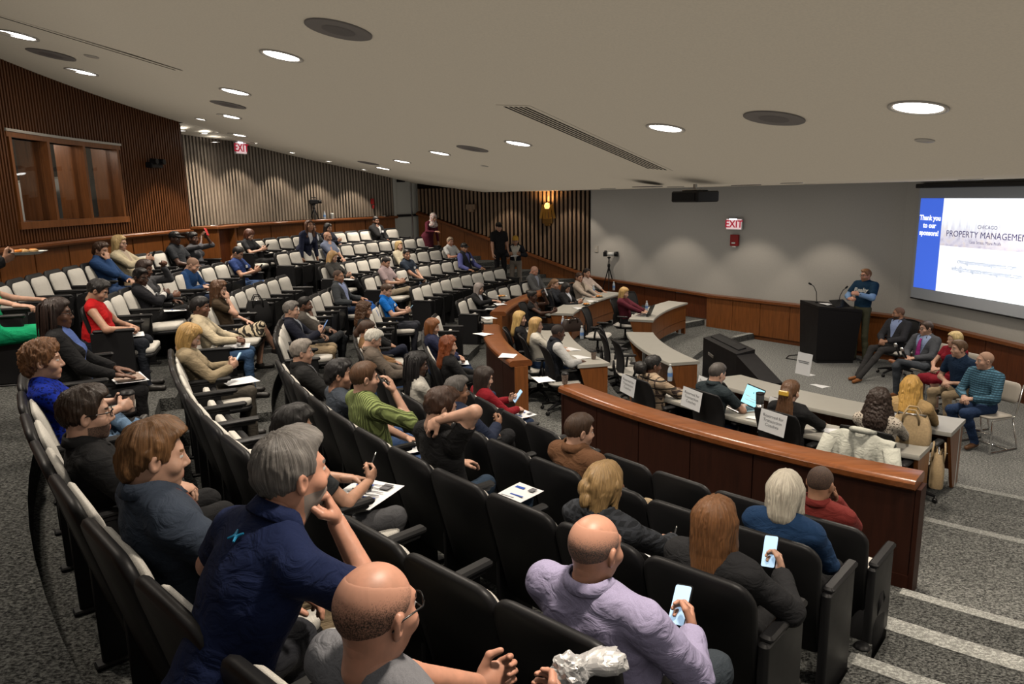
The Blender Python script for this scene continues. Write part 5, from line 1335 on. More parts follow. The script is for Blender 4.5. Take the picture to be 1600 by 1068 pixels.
PP['filming'] = person(dict(loc=(-5.82, 13.59, 1.580), face=353, H=1.24, seed=16, lod=1, sex='f', skin='e', hair=('updo', (0.01, 0.009, 0.009)), top=('tee', (0.1, 0.1, 0.11)), pants=(0.013, 0.013, 0.014), look=(-4, 2), arms=('camera', 'camera'), sleeve=1.2, label='woman with pinned-up black hair raising a red phone to film'))
PP['blacktop'] = person(dict(loc=(-5.46, 15.51, 1.580), face=346, H=1.22, seed=17, lod=1, sex='f', skin='a', hair=('bob', (0.085, 0.03, 0.016)), top=('polo', (0.022, 0.023, 0.026)), pants=(0.013, 0.013, 0.014), look=(0, 34), arms=('phone', 'phone'), label='woman with auburn fringe in black shirt reading her phone beside the wooden stand'))
PP['zebra'] = person(dict(loc=(-3.87, 9.68, 1.074), face=10, H=1.27, seed=18, lod=1, sex='f', skin='a', hair=('longwave', (0.11, 0.05, 0.022)), top=('tee', (0.06, 0.04, 0.022)), skirt=1, pants=(0.62, 0.52, 0.36), pat2='zebra', look=(-4, 10), arms=('lap', 'face'), legs='cross', label='woman in zebra-print skirt and brown top with a hand to her face'))
PP['cream'] = person(dict(loc=(-3.56, 8.32, 1.074), face=16, H=1.23, seed=19, lod=1, sex='f', skin='d', hair=('bun', (0.01, 0.009, 0.009)), top=('blazer', (0.6, 0.5, 0.34), (0.35, 0.3, 0.2)), pants=(0.04, 0.085, 0.17), look=(-6, 6), arms=('write', 'write'), label='woman with sleek black bun in cream blazer and blue jeans'))
PP['tan'] = person(dict(loc=(-2.94, 6.57, 1.074), face=24, H=1.22, seed=20, lod=0, sex='f', skin='a', hair=('long', (0.45, 0.27, 0.09)), top=('blazer', (0.3, 0.235, 0.145), (0.4, 0.33, 0.22)), pants=(0.09, 0.078, 0.062), look=(-4, 26), arms=('phone', 'phone'), label='woman with straight blonde hair in tan blazer looking down at a phone'))
PP['navygrey'] = person(dict(loc=(-2.89, 9.53, 0.865), face=11, H=1.20, seed=21, lod=1, sex='m', skin='a', hair=('grey', (0.16, 0.145, 0.13)), top=('blazer', (0.012, 0.014, 0.026), (0.4, 0.42, 0.45)), pants=(0.36, 0.27, 0.165), look=(-2, 6), arms=('write', 'phone'), label='grey-haired man in navy suit jacket and khakis holding a tablet'))
PP['chin'] = person(dict(loc=(-2.90, 10.22, 0.865), face=8, H=1.16, seed=22, lod=1, sex='m', skin='d', hair=('fade', (0.01, 0.009, 0.009)), beard=(0.012, 0.01, 0.009), top=('jacket', (0.08, 0.07, 0.06), (0.62, 0.6, 0.54)), vneck=0.4, pants=(0.02, 0.022, 0.026), look=(-4, 2), arms=('lap', 'chin'), legs='fig4', label='bearded man in white pullover with his chin on his fist, ankle over knee'))
PP['greyjk'] = person(dict(loc=(-3.06, 13.02, 0.865), face=354, H=1.27, seed=23, lod=1, sex='m', skin='c', hair=('buzz', (0.03, 0.02, 0.016)), top=('jacket', (0.045, 0.05, 0.055), (0.22, 0.26, 0.42)), vneck=0.4, pants=(0.018, 0.032, 0.07), look=(-14, 3), arms=('rest', 'rest'), label='man with shaved head in dark raincoat over lavender-blue shirt'))
PP['dkgrey'] = person(dict(loc=(-1.97, 6.72, 0.865), face=25, H=1.22, seed=24, lod=1, sex='m', skin='a', hair=('grey', (0.24, 0.21, 0.18)), top=('jacket', (0.017, 0.017, 0.017), (0.3, 0.3, 0.32)), pants=(0.013, 0.013, 0.014), look=(-4, 3), arms=('cup', 'cup'), label='older man with cropped grey hair in black jacket holding a paper cup'))
PP['blackhair'] = person(dict(loc=(-1.36, 5.60, 0.865), face=31, H=1.27, seed=25, lod=1, sex='m', skin='b', hair=('thick', (0.01, 0.009, 0.01)), top=('tee', (0.06, 0.072, 0.092)), pants=(0.045, 0.085, 0.19), look=(-18, 4), arms=('lap', 'lap'), label='man with thick black hair in slate-blue tee next to the green sweater'))
PP['green'] = person(dict(loc=(-1.07, 5.15, 0.865), face=34, H=1.35, seed=26, lod=0, sex='m', skin='a', hair=('short', (0.085, 0.04, 0.018)), top=('sweater', (0.27, 0.33, 0.115)), pat='knit', pants=(0.045, 0.085, 0.19), look=(-8, 3), arms=('lap', ('face', (0.03, 0.06, 0.0))), sleeve=1.25, label='man in chunky green knit sweater holding a pen near his mouth'))
PP['blacktee'] = person(dict(loc=(-0.44, 4.30, 0.865), face=39, H=1.38, seed=27, lod=0, sex='m', skin='a', hair=('wavy', (0.05, 0.023, 0.013)), top=('tee', (0.011, 0.011, 0.012)), pants=(0.025, 0.045, 0.075), look=(-14, 14), arms=('rest', 'behind'), legs='wide', label='man in black tee reaching his hand back over his own shoulder'))
PP['bun'] = person(dict(loc=(0.43, 3.34, 0.865), face=45, H=1.24, seed=28, lod=0, sex='f', skin='a', hair=('messybun', (0.33, 0.205, 0.085)), top=('blazer', (0.02, 0.022, 0.026)), pat='darkcheck', pants=(0.013, 0.013, 0.014), look=(2, 12), arms=('write', ('write', (0.04, 0.06, 0.02))), label='woman with messy blonde bun in dark checked blazer writing on white paper'))
PP['brownhair'] = person(dict(loc=(0.86, 2.94, 0.865), face=48, H=1.22, seed=29, lod=0, sex='f', skin='a', hair=('long', (0.19, 0.082, 0.03)), top=('jacket', (0.024, 0.024, 0.026)), pants=(0.013, 0.013, 0.014), look=(6, 8), arms=('lap', ('phone', (0.1, -0.02, 0.02))), label='woman with long straight chestnut hair in charcoal jacket on the aisle'))
PP['glasses'] = person(dict(loc=(-1.16, 3.70, 1.074), face=39, H=1.24, seed=30, lod=0, sex='m', skin='b', hair=('thick', (0.01, 0.009, 0.009)), glasses=1, top=('tee', (0.03, 0.032, 0.034)), watch=(1,), pants=(0.085, 0.085, 0.09), look=(-10, 10), arms=('write', ('phone', (0.04, 0.02, -0.03))), legs='wide', label='man with black hair and glasses in charcoal tee with printed papers on his lap'))
PP['lavender'] = person(dict(loc=(0.26, 2.22, 1.074), face=48, H=1.28, seed=31, lod=0, sex='m', skin='r', hair=('horseshoe', (0.09, 0.08, 0.075)), top=('shirt', (0.4, 0.36, 0.54)), pants=(0.05, 0.062, 0.075), fat=1.3, look=(-4, 4), arms=('lap', ('phone', (0.1, 0.0, -0.03))), legs='wide', fold=1.5, label='bald man in lavender dress shirt seated on the aisle, phone in hand'))
PP['whitehairF'] = person(dict(loc=(1.44, 3.67, 0.647), face=48, H=1.26, seed=32, lod=0, sex='f', skin='a', hair=('bob', (0.62, 0.55, 0.44)), top=('sweater', (0.014, 0.045, 0.115)), pants=(0.013, 0.013, 0.014), look=(8, 8), arms=('lap', 'lap'), label='woman with silver-white bob in denim-blue sweater on the aisle'))
PP['brownjk'] = person(dict(loc=(0.44, 4.70, 0.647), face=40, H=1.29, seed=33, lod=0, sex='m', skin='a', hair=('short', (0.055, 0.028, 0.015)), top=('jacket', (0.16, 0.075, 0.036)), pants=(0.36, 0.27, 0.165), look=(-22, 8), arms=('lap', 'lap'), legs='wide', label='man with dark brown hair in tan-brown jacket before the curved wooden barrier'))
PP['suitphone'] = person(dict(loc=(-0.47, 5.94, 0.647), face=32, H=1.25, seed=34, lod=1, sex='m', skin='c', hair=('grey', (0.1, 0.09, 0.082)), top=('blazer', (0.018, 0.026, 0.055), (0.5, 0.48, 0.42)), pants=(0.016, 0.016, 0.018), look=(-16, 4), arms=('lap', 'phone'), legs='cross', label='man with greying dark hair in navy blazer, hands clasped round a phone'))
PP['whitebraids'] = person(dict(loc=(-0.89, 6.66, 0.647), face=28, H=1.32, seed=35, lod=1, sex='f', skin='e', hair=('braids', (0.01, 0.009, 0.01)), top=('tee', (0.6, 0.57, 0.5)), pants=(0.013, 0.013, 0.014), look=(-14, 10), arms=('lap', 'lap'), label='woman with long black braids in white top'))
PP['whitehair'] = person(dict(loc=(-1.60, 8.29, 0.647), face=19, H=1.26, seed=36, lod=1, sex='m', skin='a', hair=('grey', (0.62, 0.58, 0.5)), top=('blazer', (0.15, 0.12, 0.095), (0.25, 0.2, 0.16)), pants=(0.045, 0.085, 0.19), look=(0, 26), arms=('write', 'write'), label='white-haired older man in grey-brown tweed jacket eating from a box'))
PP['ponytail'] = person(dict(loc=(-1.79, 8.92, 0.647), face=15, H=1.25, seed=37, lod=1, sex='f', skin='b', hair=('pony', (0.06, 0.03, 0.018)), top=('sweater', (0.21, 0.115, 0.05)), pants=(0.018, 0.032, 0.07), look=(-4, 10), arms=('lap', 'lap'), label='woman with tied-back brown hair in camel sweater behind the white-haired man'))
PP['curly'] = person(dict(loc=(-2.04, 10.06, 0.647), face=9, H=1.33, seed=38, lod=1, sex='f', skin='c', hair=('longcurl', (0.085, 0.038, 0.016)), top=('sweater', (0.013, 0.013, 0.014)), pants=(0.018, 0.022, 0.04), look=(-4, 10), arms=('lap', 'lap'), legs='cross', label='woman with a mass of curly brown hair in black top'))
PP['royal'] = person(dict(loc=(-2.16, 12.63, 0.647), face=356, H=1.28, seed=39, lod=1, sex='m', skin='a', hair=('fade', (0.07, 0.035, 0.018)), top=('polo', (0.004, 0.15, 0.56)), pants=(0.03, 0.032, 0.042), look=(-4, 22), arms=('phone', 'phone'), badge=1, label='man in bright royal-blue polo looking down at his phone'))
PP['redshirt'] = person(dict(loc=(1.97, 4.45, 0.386), face=47, H=1.25, seed=40, lod=1, sex='m', skin='c', hair=('buzz', (0.02, 0.014, 0.012)), top=('shirt', (0.17, 0.022, 0.018)), pants=(0.022, 0.023, 0.026), look=(-4, 10), arms=('lap', 'face'), legs='cross', label='man with cropped hair in dark red shirt, hand to his ear by the barrier'))
PP['redsweater'] = person(dict(loc=(-0.31, 7.59, 0.386), face=25, H=1.21, seed=41, lod=1, sex='f', skin='a', hair=('vlong', (0.028, 0.017, 0.013)), top=('sweater', (0.24, 0.008, 0.016)), pants=(0.02, 0.035, 0.075), look=(-8, 14), arms=('phone', 'write'), label='woman with long dark hair in crimson sweater holding a phone'))
PP['redhead'] = person(dict(loc=(-0.78, 8.79, 0.386), face=18, H=1.32, seed=42, lod=1, sex='f', skin='a', hair=('longwave', (0.2, 0.05, 0.014)), top=('sweater', (0.013, 0.013, 0.014)), pants=(0.018, 0.032, 0.07), look=(-10, 5), arms=('cup', 'phone'), label='woman with long copper-red hair in black top holding a dark cup'))
PP['brownbob'] = person(dict(loc=(-1.13, 10.27, 0.386), face=9, H=1.30, seed=43, lod=1, sex='f', skin='a', hair=('bob', (0.2, 0.07, 0.02)), top=('sweater', (0.02, 0.024, 0.06)), pants=(0.018, 0.032, 0.07), look=(-8, 14), arms=('write', 'write'), label='girl with chin-length auburn bob in navy top'))
PP['longgrey'] = person(dict(loc=(-0.67, 15.21, 0.386), face=340, H=1.22, seed=44, lod=2, sex='f', skin='a', hair=('vlong', (0.26, 0.22, 0.2)), top=('jacket', (0.013, 0.013, 0.014)), pants=(0.013, 0.013, 0.014), look=(10, 16), lean=10, arms=(('table', (0, 0.1, 0.06)), ('table', (0, 0.1, 0.1))), label='woman with very long grey hair in black coat leaning on the wooden barrier'))
PP['greysuit'] = person(dict(loc=(0.57, 17.62, 0.386), face=325, H=1.33, seed=45, lod=2, sex='m', skin='r', hair=('buzz', (0.45, 0.26, 0.19)), top=('blazer', (0.11, 0.11, 0.11), (0.28, 0.3, 0.36)), pants=(0.08, 0.08, 0.08), look=(0, 32), arms=('lap', 'lap'), label='bald man in grey suit looking down beside the far barrier'))
PP['pink'] = person(dict(loc=(-2.60, 15.32, 0.865), face=343, H=1.32, seed=46, lod=2, sex='m', skin='b', hair=('fade', (0.015, 0.012, 0.012)), top=('shirt', (0.46, 0.35, 0.35)), sleeve=0.75, pants=(0.34, 0.28, 0.2), look=(-4, 26), arms=('phone', 'phone'), legs='cross', label='man in pale pink short-sleeved shirt and khakis looking at his lap'))
PP['navypolo2'] = person(dict(loc=(-2.34, 16.61, 0.865), face=337, H=1.36, seed=47, lod=2, sex='m', skin='b', hair=('fade', (0.01, 0.009, 0.009)), top=('polo', (0.017, 0.026, 0.042)), fat=1.2, pants=(0.018, 0.032, 0.07), look=(-30, 2), arms=('lap', 'write'), badge=1, label='heavy-set man in dark navy polo with a white name badge'))
PP['cap'] = person(dict(loc=(-1.15, 18.41, 0.865), face=327, H=1.37, seed=48, lod=2, sex='m', skin='c', hat=('ballcap', (0.014, 0.014, 0.016)), hair=('fade', (0.01, 0.009, 0.009)), top=('vest', (0.016, 0.017, 0.022), (0.1, 0.11, 0.3)), pants=(0.06, 0.08, 0.13), look=(-20, 6), arms=('rest', 'rest'), badge=1, label='man in black cap and dark vest over violet-blue sleeves'))
PP['curlyblonde'] = person(dict(loc=(-3.64, 15.08, 1.074), face=345, H=1.26, seed=49, lod=2, sex='f', skin='a', hair=('longcurl', (0.42, 0.25, 0.1)), top=('sweater', (0.045, 0.043, 0.04)), pants=(0.013, 0.013, 0.014), look=(0, 18), arms=('write', 'read'), legs='cross', label='woman with curly dark-blonde hair in grey top reading a folder'))
PP['blondefar'] = person(dict(loc=(-2.66, 17.67, 1.074), face=333, H=1.28, seed=50, lod=2, sex='f', skin='a', hair=('long', (0.52, 0.36, 0.16)), top=('sweater', (0.62, 0.55, 0.4)), pants=(0.045, 0.085, 0.19), look=(-20, 4), arms=('lap', 'lap'), label='blonde woman in cream cardigan behind the navy polo man'))
PP['whiteshirt'] = person(dict(loc=(-1.58, 19.44, 1.074), face=324, H=1.26, seed=51, lod=2, sex='m', skin='r', hair=('short', (0.36, 0.27, 0.19)), top=('polo', (0.62, 0.61, 0.59)), pants=(0.12, 0.16, 0.25), look=(-16, 10), arms=('phone', 'phone'), label='older man in white short-sleeved shirt by the panelled side wall'))
PP['thinking'] = person(dict(loc=(-4.11, 16.69, 1.345), face=339, H=1.31, seed=52, lod=2, sex='m', skin='b', hair=('horseshoe', (0.03, 0.02, 0.015)), glasses=1, top=('shirt', (0.17, 0.2, 0.29)), sleeve=0.75, pants=(0.018, 0.032, 0.07), look=(-6, 8), arms=('lap', 'chin'), label='balding man in blue-grey shirt and glasses with his fist to his chin'))
PP['leaning'] = person(dict(loc=(-4.30, 15.95, 1.345), face=325, H=1.62, seed=53, stand=1, lod=2, sex='f', skin='c', hair=('long', (0.085, 0.035, 0.018)), top=('blazer', (0.014, 0.018, 0.042)), lean=26, skirt=2, pants=(0.015, 0.018, 0.04), look=(-14, -6), arms=(('hang', (-0.02, 0.2, 0.0)), ('hang', (0, 0.26, 0))), shoe=(0.22, 0.02, 0.02), label='woman with long brown hair in navy jacket rising from her seat'))
PP['asian'] = person(dict(loc=(-4.71, 17.70, 1.580), face=337, H=1.23, seed=54, lod=2, sex='f', skin='a', hair=('bun', (0.012, 0.01, 0.01)), glasses=1, top=('jacket', (0.05, 0.056, 0.06)), pants=(0.013, 0.013, 0.014), look=(-20, -4), arms=('lap', 'lap'), label='smiling woman with tied-back black hair in grey jacket, back row'))
PP['woman2'] = person(dict(loc=(-4.47, 18.24, 1.580), face=334, H=1.21, seed=55, lod=2, sex='f', skin='b', hair=('longwave', (0.014, 0.011, 0.01)), top=('sweater', (0.014, 0.017, 0.032)), pants=(0.013, 0.013, 0.014), look=(-6, 12), arms=('lap', 'phone'), label='woman with wavy black hair in navy top, back row under the water bottle'))
PP['mask'] = person(dict(loc=(-3.57, 19.84, 1.580), face=327, H=1.31, seed=56, lod=2, sex='m', skin='d', hair=('fade', (0.01, 0.009, 0.009)), beard=(0.01, 0.009, 0.009), top=('jacket', (0.013, 0.013, 0.014), (0.5, 0.5, 0.5)), pants=(0.013, 0.013, 0.014), look=(-8, 6), arms=('lap', 'chin'), badge=1, label='bearded man in black jacket with hand at chin, back row by the white door'))
PP['burg'] = person(dict(loc=(-2.05, 20.00, 1.345), face=317, H=1.66, seed=57, stand=1, lod=2, sex='f', skin='b', hat=('scarf', (0.55, 0.5, 0.46), 'floral'), hair=None, top=('dress', (0.085, 0.01, 0.022)), sleeve=2, skirt=2, gown=1, pants=(0.085, 0.01, 0.022), lean=26, look=(-10, 20), arms=(('hang', (0, 0.2, 0)), 'give'), label='woman in burgundy dress and white patterned headscarf bending over the row'))
PP['capstand'] = person(dict(loc=(-0.29, 19.50, 0.865), face=290, H=1.87, seed=58, stand=1, lod=2, sex='m', skin='b', hat=('ballcap', (0.01, 0.01, 0.011)), hair=('fade', (0.01, 0.009, 0.009)), top=('polo', (0.01, 0.01, 0.011)), pants=(0.01, 0.01, 0.012), look=(0, 14), arms=('hang', ('hang', (0.0, 0.1, 0.05))), label='man in black polo and black cap standing by the slatted side wall'))
PP['wrap'] = person(dict(loc=(0.14, 19.60, 0.780), face=266, H=1.52, seed=59, stand=1, lod=2, sex='f', skin='c', hat=('wrap', (0.58, 0.32, 0.05)), hair=None, top=('jacket', (0.014, 0.015, 0.02), (0.55, 0.5, 0.42)), vneck=0.4, pants=(0.2, 0.17, 0.14), look=(0, 10), arms=('read', 'read'), label='woman in orange head wrap reading a sheet beside the man in black'))
PP['ponytail2'] = person(dict(loc=(0.97, 16.32, 0.260), face=330, H=1.27, seed=60, lod=2, sex='f', skin='a', hair=('pony', (0.22, 0.12, 0.06)), top=('sweater', (0.03, 0.033, 0.04)), pants=(0.013, 0.013, 0.014), look=(0, 6), arms=('table', 'table'), label='woman with light brown hair at the back desk, behind the black-haired woman'))
PP['blackhair2'] = person(dict(loc=(1.21, 16.08, 0.260), face=331, H=1.22, seed=61, lod=2, sex='f', skin='b', hair=('long', (0.01, 0.009, 0.009)), top=('blazer', (0.014, 0.014, 0.016)), pants=(0.013, 0.013, 0.014), look=(-6, 24), arms=('phone', 'phone'), label='woman with long black hair in black jacket looking at her phone at the back desk'))
PP['beige'] = person(dict(loc=(1.61, 17.21, 0.260), face=323, H=1.31, seed=62, lod=2, sex='f', skin='b', hair=('bun', (0.05, 0.025, 0.016)), glasses=1, top=('blazer', (0.44, 0.36, 0.29), (0.12, 0.09, 0.06)), pants=(0.013, 0.013, 0.014), look=(-20, 6), arms=('table', 'table'), label='smiling woman in beige blazer and glasses at the back desk'))
PP['pinkw'] = person(dict(loc=(1.86, 17.93, 0.260), face=319, H=1.33, seed=63, lod=2, sex='f', skin='b', hair=('bun', (0.02, 0.013, 0.01)), top=('blouse', (0.5, 0.4, 0.35)), pat='print', pants=(0.013, 0.013, 0.014), look=(-10, 3), arms=('table', 'table'), label='woman in pink patterned blouse at the far end of the back desk'))
PP['afro'] = person(dict(loc=(0.42, 14.37, 0.260), face=343, H=1.27, seed=64, lod=2, sex='f', skin='e', hair=('updo', (0.01, 0.009, 0.009)), top=('dress', (0.013, 0.013, 0.014)), sleeve=0.3, neckline=1, pants=(0.013, 0.013, 0.014), look=(-6, 4), arms=('camera', ('phone', (0.08, 0.1, 0.1))), label='woman in black with pinned-up dark hair raising her phone'))
PP['blonde1'] = person(dict(loc=(0.13, 11.62, 0.260), face=1, H=1.29, seed=65, lod=2, sex='f', skin='a', hair=('longwave', (0.52, 0.34, 0.12)), top=('blouse', (0.014, 0.014, 0.016)), pants=(0.013, 0.013, 0.014), look=(-6, 4), arms=('lap', 'lap'), label='woman with wavy golden-blonde hair in black top by the curved barrier'))
PP['blonde2'] = person(dict(loc=(0.37, 11.04, 0.260), face=5, H=1.28, seed=66, lod=2, sex='f', skin='a', hair=('long', (0.47, 0.29, 0.11)), top=('sweater', (0.6, 0.56, 0.48)), pants=(0.045, 0.085, 0.19), look=(-8, 4), arms=('table', 'table'), label='woman with straight blonde hair in white sweater at the middle back desk'))
PP['vest'] = person(dict(loc=(0.66, 10.27, 0.260), face=11, H=1.30, seed=67, lod=1, sex='m', skin='e', hair=('buzz', (0.014, 0.012, 0.012)), top=('vest', (0.014, 0.016, 0.022), (0.58, 0.57, 0.55)), pants=(0.013, 0.013, 0.014), look=(0, 10), lean=6, arms=('lap', 'table'), label='man with cropped hair in dark quilted vest over white sleeves at the desk'))
PP['maroon'] = person(dict(loc=(2.41, 15.56, 0.130), face=330, H=1.28, seed=68, lod=2, sex='f', skin='a', hair=('longwave', (0.5, 0.31, 0.11)), top=('sweater', (0.11, 0.016, 0.028)), pants=(0.013, 0.013, 0.014), look=(0, 14), arms=('type', 'type'), label='blonde woman in maroon sweater typing on a laptop at the far front desk'))
PP['plaid'] = person(dict(loc=(1.64, 8.34, 0.260), face=26, H=1.25, seed=69, lod=1, sex='f', skin='d', hair=('puff', (0.01, 0.009, 0.009)), top=('jacket', (0.42, 0.31, 0.21)), pat='plaid', pants=(0.013, 0.013, 0.014), look=(-12, 4), arms=('table', 'table'), label='woman with curly black puff in tan plaid overshirt at the desk'))
PP['laptopman'] = person(dict(loc=(2.22, 7.73, 0.260), face=32, H=1.29, seed=70, lod=1, sex='m', skin='a', hair=('fade', (0.075, 0.065, 0.058)), top=('polo', (0.022, 0.032, 0.037)), pants=(0.045, 0.085, 0.19), look=(-6, 14), lean=4, arms=('type', 'type'), label='man with greying hair in dark teal polo working at an open laptop'))
PP['clip'] = person(dict(loc=(2.73, 6.98, 0.260), face=39, H=1.28, seed=71, lod=1, sex='f', skin='a', hair=('clip', (0.11, 0.052, 0.024)), top=('sweater', (0.013, 0.013, 0.014)), pants=(0.013, 0.013, 0.014), look=(4, 8), arms=('table', 'table'), label='woman in black with long brown hair held by a yellow claw clip'))
PP['curlyd'] = person(dict(loc=(3.33, 6.43, 0.260), face=45, H=1.33, seed=72, lod=1, sex='f', skin='b', hair=('longcurl', (0.032, 0.019, 0.014)), top=('blouse', (0.52, 0.46, 0.38)), pat='leopard', pants=(0.013, 0.013, 0.014), look=(6, 6), arms=('table', 'table'), label='woman with dark curly hair in speckled cream blouse'))
PP['orange'] = person(dict(loc=(4.09, 7.28, 0.130), face=44, H=1.35, seed=73, lod=1, sex='f', skin='a', hair=('longwave', (0.6, 0.34, 0.085)), top=('sweater', (0.5, 0.33, 0.15)), pants=(0.013, 0.013, 0.014), look=(10, 4), arms=('table', 'table'), label='woman with orange-blonde wavy hair in tan sweater at the front desk'))
PP['suit1'] = person(dict(loc=(6.98, 13.05, 0.000), face=205, H=1.27, seed=74, lod=1, sex='m', skin='c', hair=('buzz', (0.09, 0.045, 0.03)), beard=(0.012, 0.01, 0.009), top=('blazer', (0.032, 0.032, 0.037), (0.27, 0.34, 0.55)), vneck=0.3, pants=(0.038, 0.036, 0.036), look=(-38, 4), arms=('lap', 'lap'), legs='stretch', shoe=(0.28, 0.1, 0.025), label='bald bearded man in dark suit and open blue collar, legs stretched out'))
PP['suit2'] = person(dict(loc=(6.72, 11.68, 0.000), face=205, H=1.25, seed=75, lod=1, sex='m', skin='a', hair=('short', (0.045, 0.026, 0.018)), glasses=1, top=('blazer', (0.075, 0.08, 0.09), (0.27, 0.34, 0.52)), vneck=0.36, tie=(0.33, 0.03, 0.2), pants=(0.06, 0.068, 0.08), look=(-24, 4), arms=('lap', 'lap'), legs='fig4L', shoe=(0.26, 0.1, 0.04), label='man in grey suit and magenta tie with glasses, ankle crossed over knee'))
PP['redw'] = person(dict(loc=(6.72, 10.90, 0.000), face=200, H=1.22, seed=76, lod=1, sex='f', skin='a', hair=('long', (0.6, 0.44, 0.2)), top=('dress', (0.22, 0.007, 0.018)), skirt=1, pants=(0.22, 0.007, 0.018), look=(-24, 4), arms=('lap', 'lap'), badge=1, label='blonde woman in dark red dress seated on the stage'))
PP['navyst'] = person(dict(loc=(6.25, 10.02, 0.000), face=200, H=1.27, seed=77, lod=1, sex='m', skin='a', hair=('side', (0.11, 0.06, 0.03)), top=('polo', (0.012, 0.03, 0.068)), pants=(0.36, 0.27, 0.165), look=(-24, 2), lean=12, arms=('lap', 'lap'), label='man in navy polo and khakis leaning forward on the stage'))
PP['plaidblue'] = person(dict(loc=(6.12, 9.25, 0.000), face=200, H=1.27, seed=78, lod=1, sex='m', skin='a', hair=('buzz', (0.36, 0.22, 0.15)), top=('shirt', (0.11, 0.26, 0.37)), pat='check', pants=(0.025, 0.05, 0.12), look=(-28, 2), lean=2, arms=('lap', 'lap'), legs='back', shoe=(0.13, 0.06, 0.025), fat=1.1, label='man with shaved head in blue checked shirt at the end of the stage chairs'))
PP['presenter'] = person(dict(loc=(6.90, 14.20, 0.000), face=215, H=1.90, seed=79, stand=1, lod=1, sex='m', skin='r', hair=('side', (0.28, 0.13, 0.05)), beard=(0.3, 0.16, 0.08), glasses=1, top=('jersey', (0.008, 0.036, 0.075), (0.22, 0.36, 0.6)), watch=(-1,), pants=(0.085, 0.085, 0.05), look=(-22, 2), arms=(('chest', (0.04, 0.06, 0.02)), ('chest', (0.1, 0.08, -0.08))), label='speaker standing by the black lectern in navy jersey over a light-blue shirt'))
PP['boothman'] = person(dict(loc=(-7.60, 9.35, 1.550), face=10, H=1.70, seed=80, stand=1, lod=2, sex='m', skin='b', hair=('short', (0.022, 0.014, 0.01)), top=('tee', (0.02, 0.022, 0.03)), pants=(0.013, 0.013, 0.014), arms=('hang', 'hang'), label='person in dark clothes inside the control booth behind the left pane'))
# ---------------------------------------------------------------- things on the ceiling
CN = Vector((-.1752, -.068, -1)).normalized()          # out of the sloped ceiling, downwards
def cframe(x, y, spin=0.0, flat=None):
    z = Vector((0, 0, -1)) if flat is not None else CN; ax = Vector((math.cos(spin), math.sin(spin), 0)); ax = (ax - z * ax.dot(z)).normalized(); ay = z.cross(ax)
    m = Matrix((ax, ay, z)).transposed().to_4x4(); m.translation = (x, y, ZC(x, y) if flat is None else flat); return m
def lk(s): 
    mb = MB(); mb.lathe([(.205 * s, .001), (.205 * s, .010), (.190 * s, .014), (.172 * s, .006), (.166 * s, .0), (.166 * s, -.0)], 32, caps=False); return mb.mesh('trim_ring', M['trim_cream'], True)
ring = lk(1); mb = MB(); mb.lathe([(.166, .004), (.11, .002), (0, .002)], 28, caps=False); disc = mb.mesh('lamp_disc', M['lamp'], True)
ORD = ['first', 'second', 'third', 'fourth', 'fifth', 'sixth', 'seventh', 'eighth', 'ninth', 'tenth', 'eleventh', 'twelfth', 'thirteenth', 'fourteenth']
def downlight(x, y, label, power, flat=None, s=1.0, ang=130, blend=.7):
    m = cframe(x, y, 0, flat); o = empty('downlight'); o.matrix_world = m; tag(o, label, 'light', 'round ceiling downlights')
    a = mobj('trim_ring', ring, o); b = mobj('lamp_disc', disc, o)
    for q in (a, b): q.scale = (s, s, 1)
    p = m.translation + m.to_3x3() @ Vector((0, 0, .03)); spot(p, power, ang, blend, WARM, .15 * s)
names = ['right of the round speaker', 'at the far end of the long slot vent', 'left of the long slot vent', 'beyond the middle speaker disc', 'farthest of the middle row', 'outside the frame above the stage', 'by the far door',
         'below the nearest speaker', 'next to the left speaker disc', 'past the left speaker disc', 'at the top edge of the picture', 'just before the back wall recess', 'above the camera',
         'at the left edge over the control booth', 'over the control booth, second from the edge', 'left of the frame over the rear seats', 'left of the frame nearest the camera']
for (x, y), n in zip(DOWN, names): downlight(x, y, 'round white downlight in the sloped ceiling ' + n, LP * (.15 if x < -5 and 8 < y < 13 else 1))
fn2 = ['over the far desks', 'over the plain front wall', 'over the screen', 'over the front desks', 'over the stage chairs']
for (x, y), n in zip(FLATD, fn2): downlight(x, y, 'round white downlight in the low flat ceiling ' + n, FP, ZFLAT, .8)
for (u, o_), n in zip(WASH_F, ('nearest the slatted corner', 'second from the slatted corner', 'third from the slatted corner', 'above the lectern')): downlight(*fpt(u, o_), 'small wall-wash downlight close to the front wall, ' + n, WP, ZFLAT, .55, 88, .35)
for a in (164.6, 159.8, 155.0, 150.2, 145.4): x, y, _ = PT(a, 15.55); downlight(x, y, 'small wall-wash downlight before the tan slat wall, %s' % {164.6: 'nearest the booth', 159.8: 'by the EXIT sign', 155.0: 'third from the booth', 150.2: 'fourth from the booth', 145.4: 'nearest the door'}[a], WP * 1.1, None, .5, 100, .25)
for a, n in ((171.6, 'right of the booth window'),): x, y, _ = PT(a, 14.6); downlight(x, y, 'small wall-wash downlight ' + n, WP * 2.2, None, .5, 84, .3)
for u in (3.1, 5.0): x, y = spt(u, .55); downlight(x, y, 'small wall-wash downlight over the side wall, %s the lit sconce' % ('before' if u < 4 else 'past'), WP * .5, ZC(x, y) if ZC(x, y) > ZFLAT else ZFLAT, .5, 95, .3)
for a, r, n in ((167.4, 15.75, 'nearest the booth wall'), (163.2, 15.85, 'second from the booth wall'), (165.4, 15.62, 'between its neighbours')): downlight(*PT(a, r)[:2], 'small downlight in the grey recess ceiling, ' + n, 3, ZC(*PT(a, 15.5)[:2]) - .02 - (r - 15.5) * .28, .5)
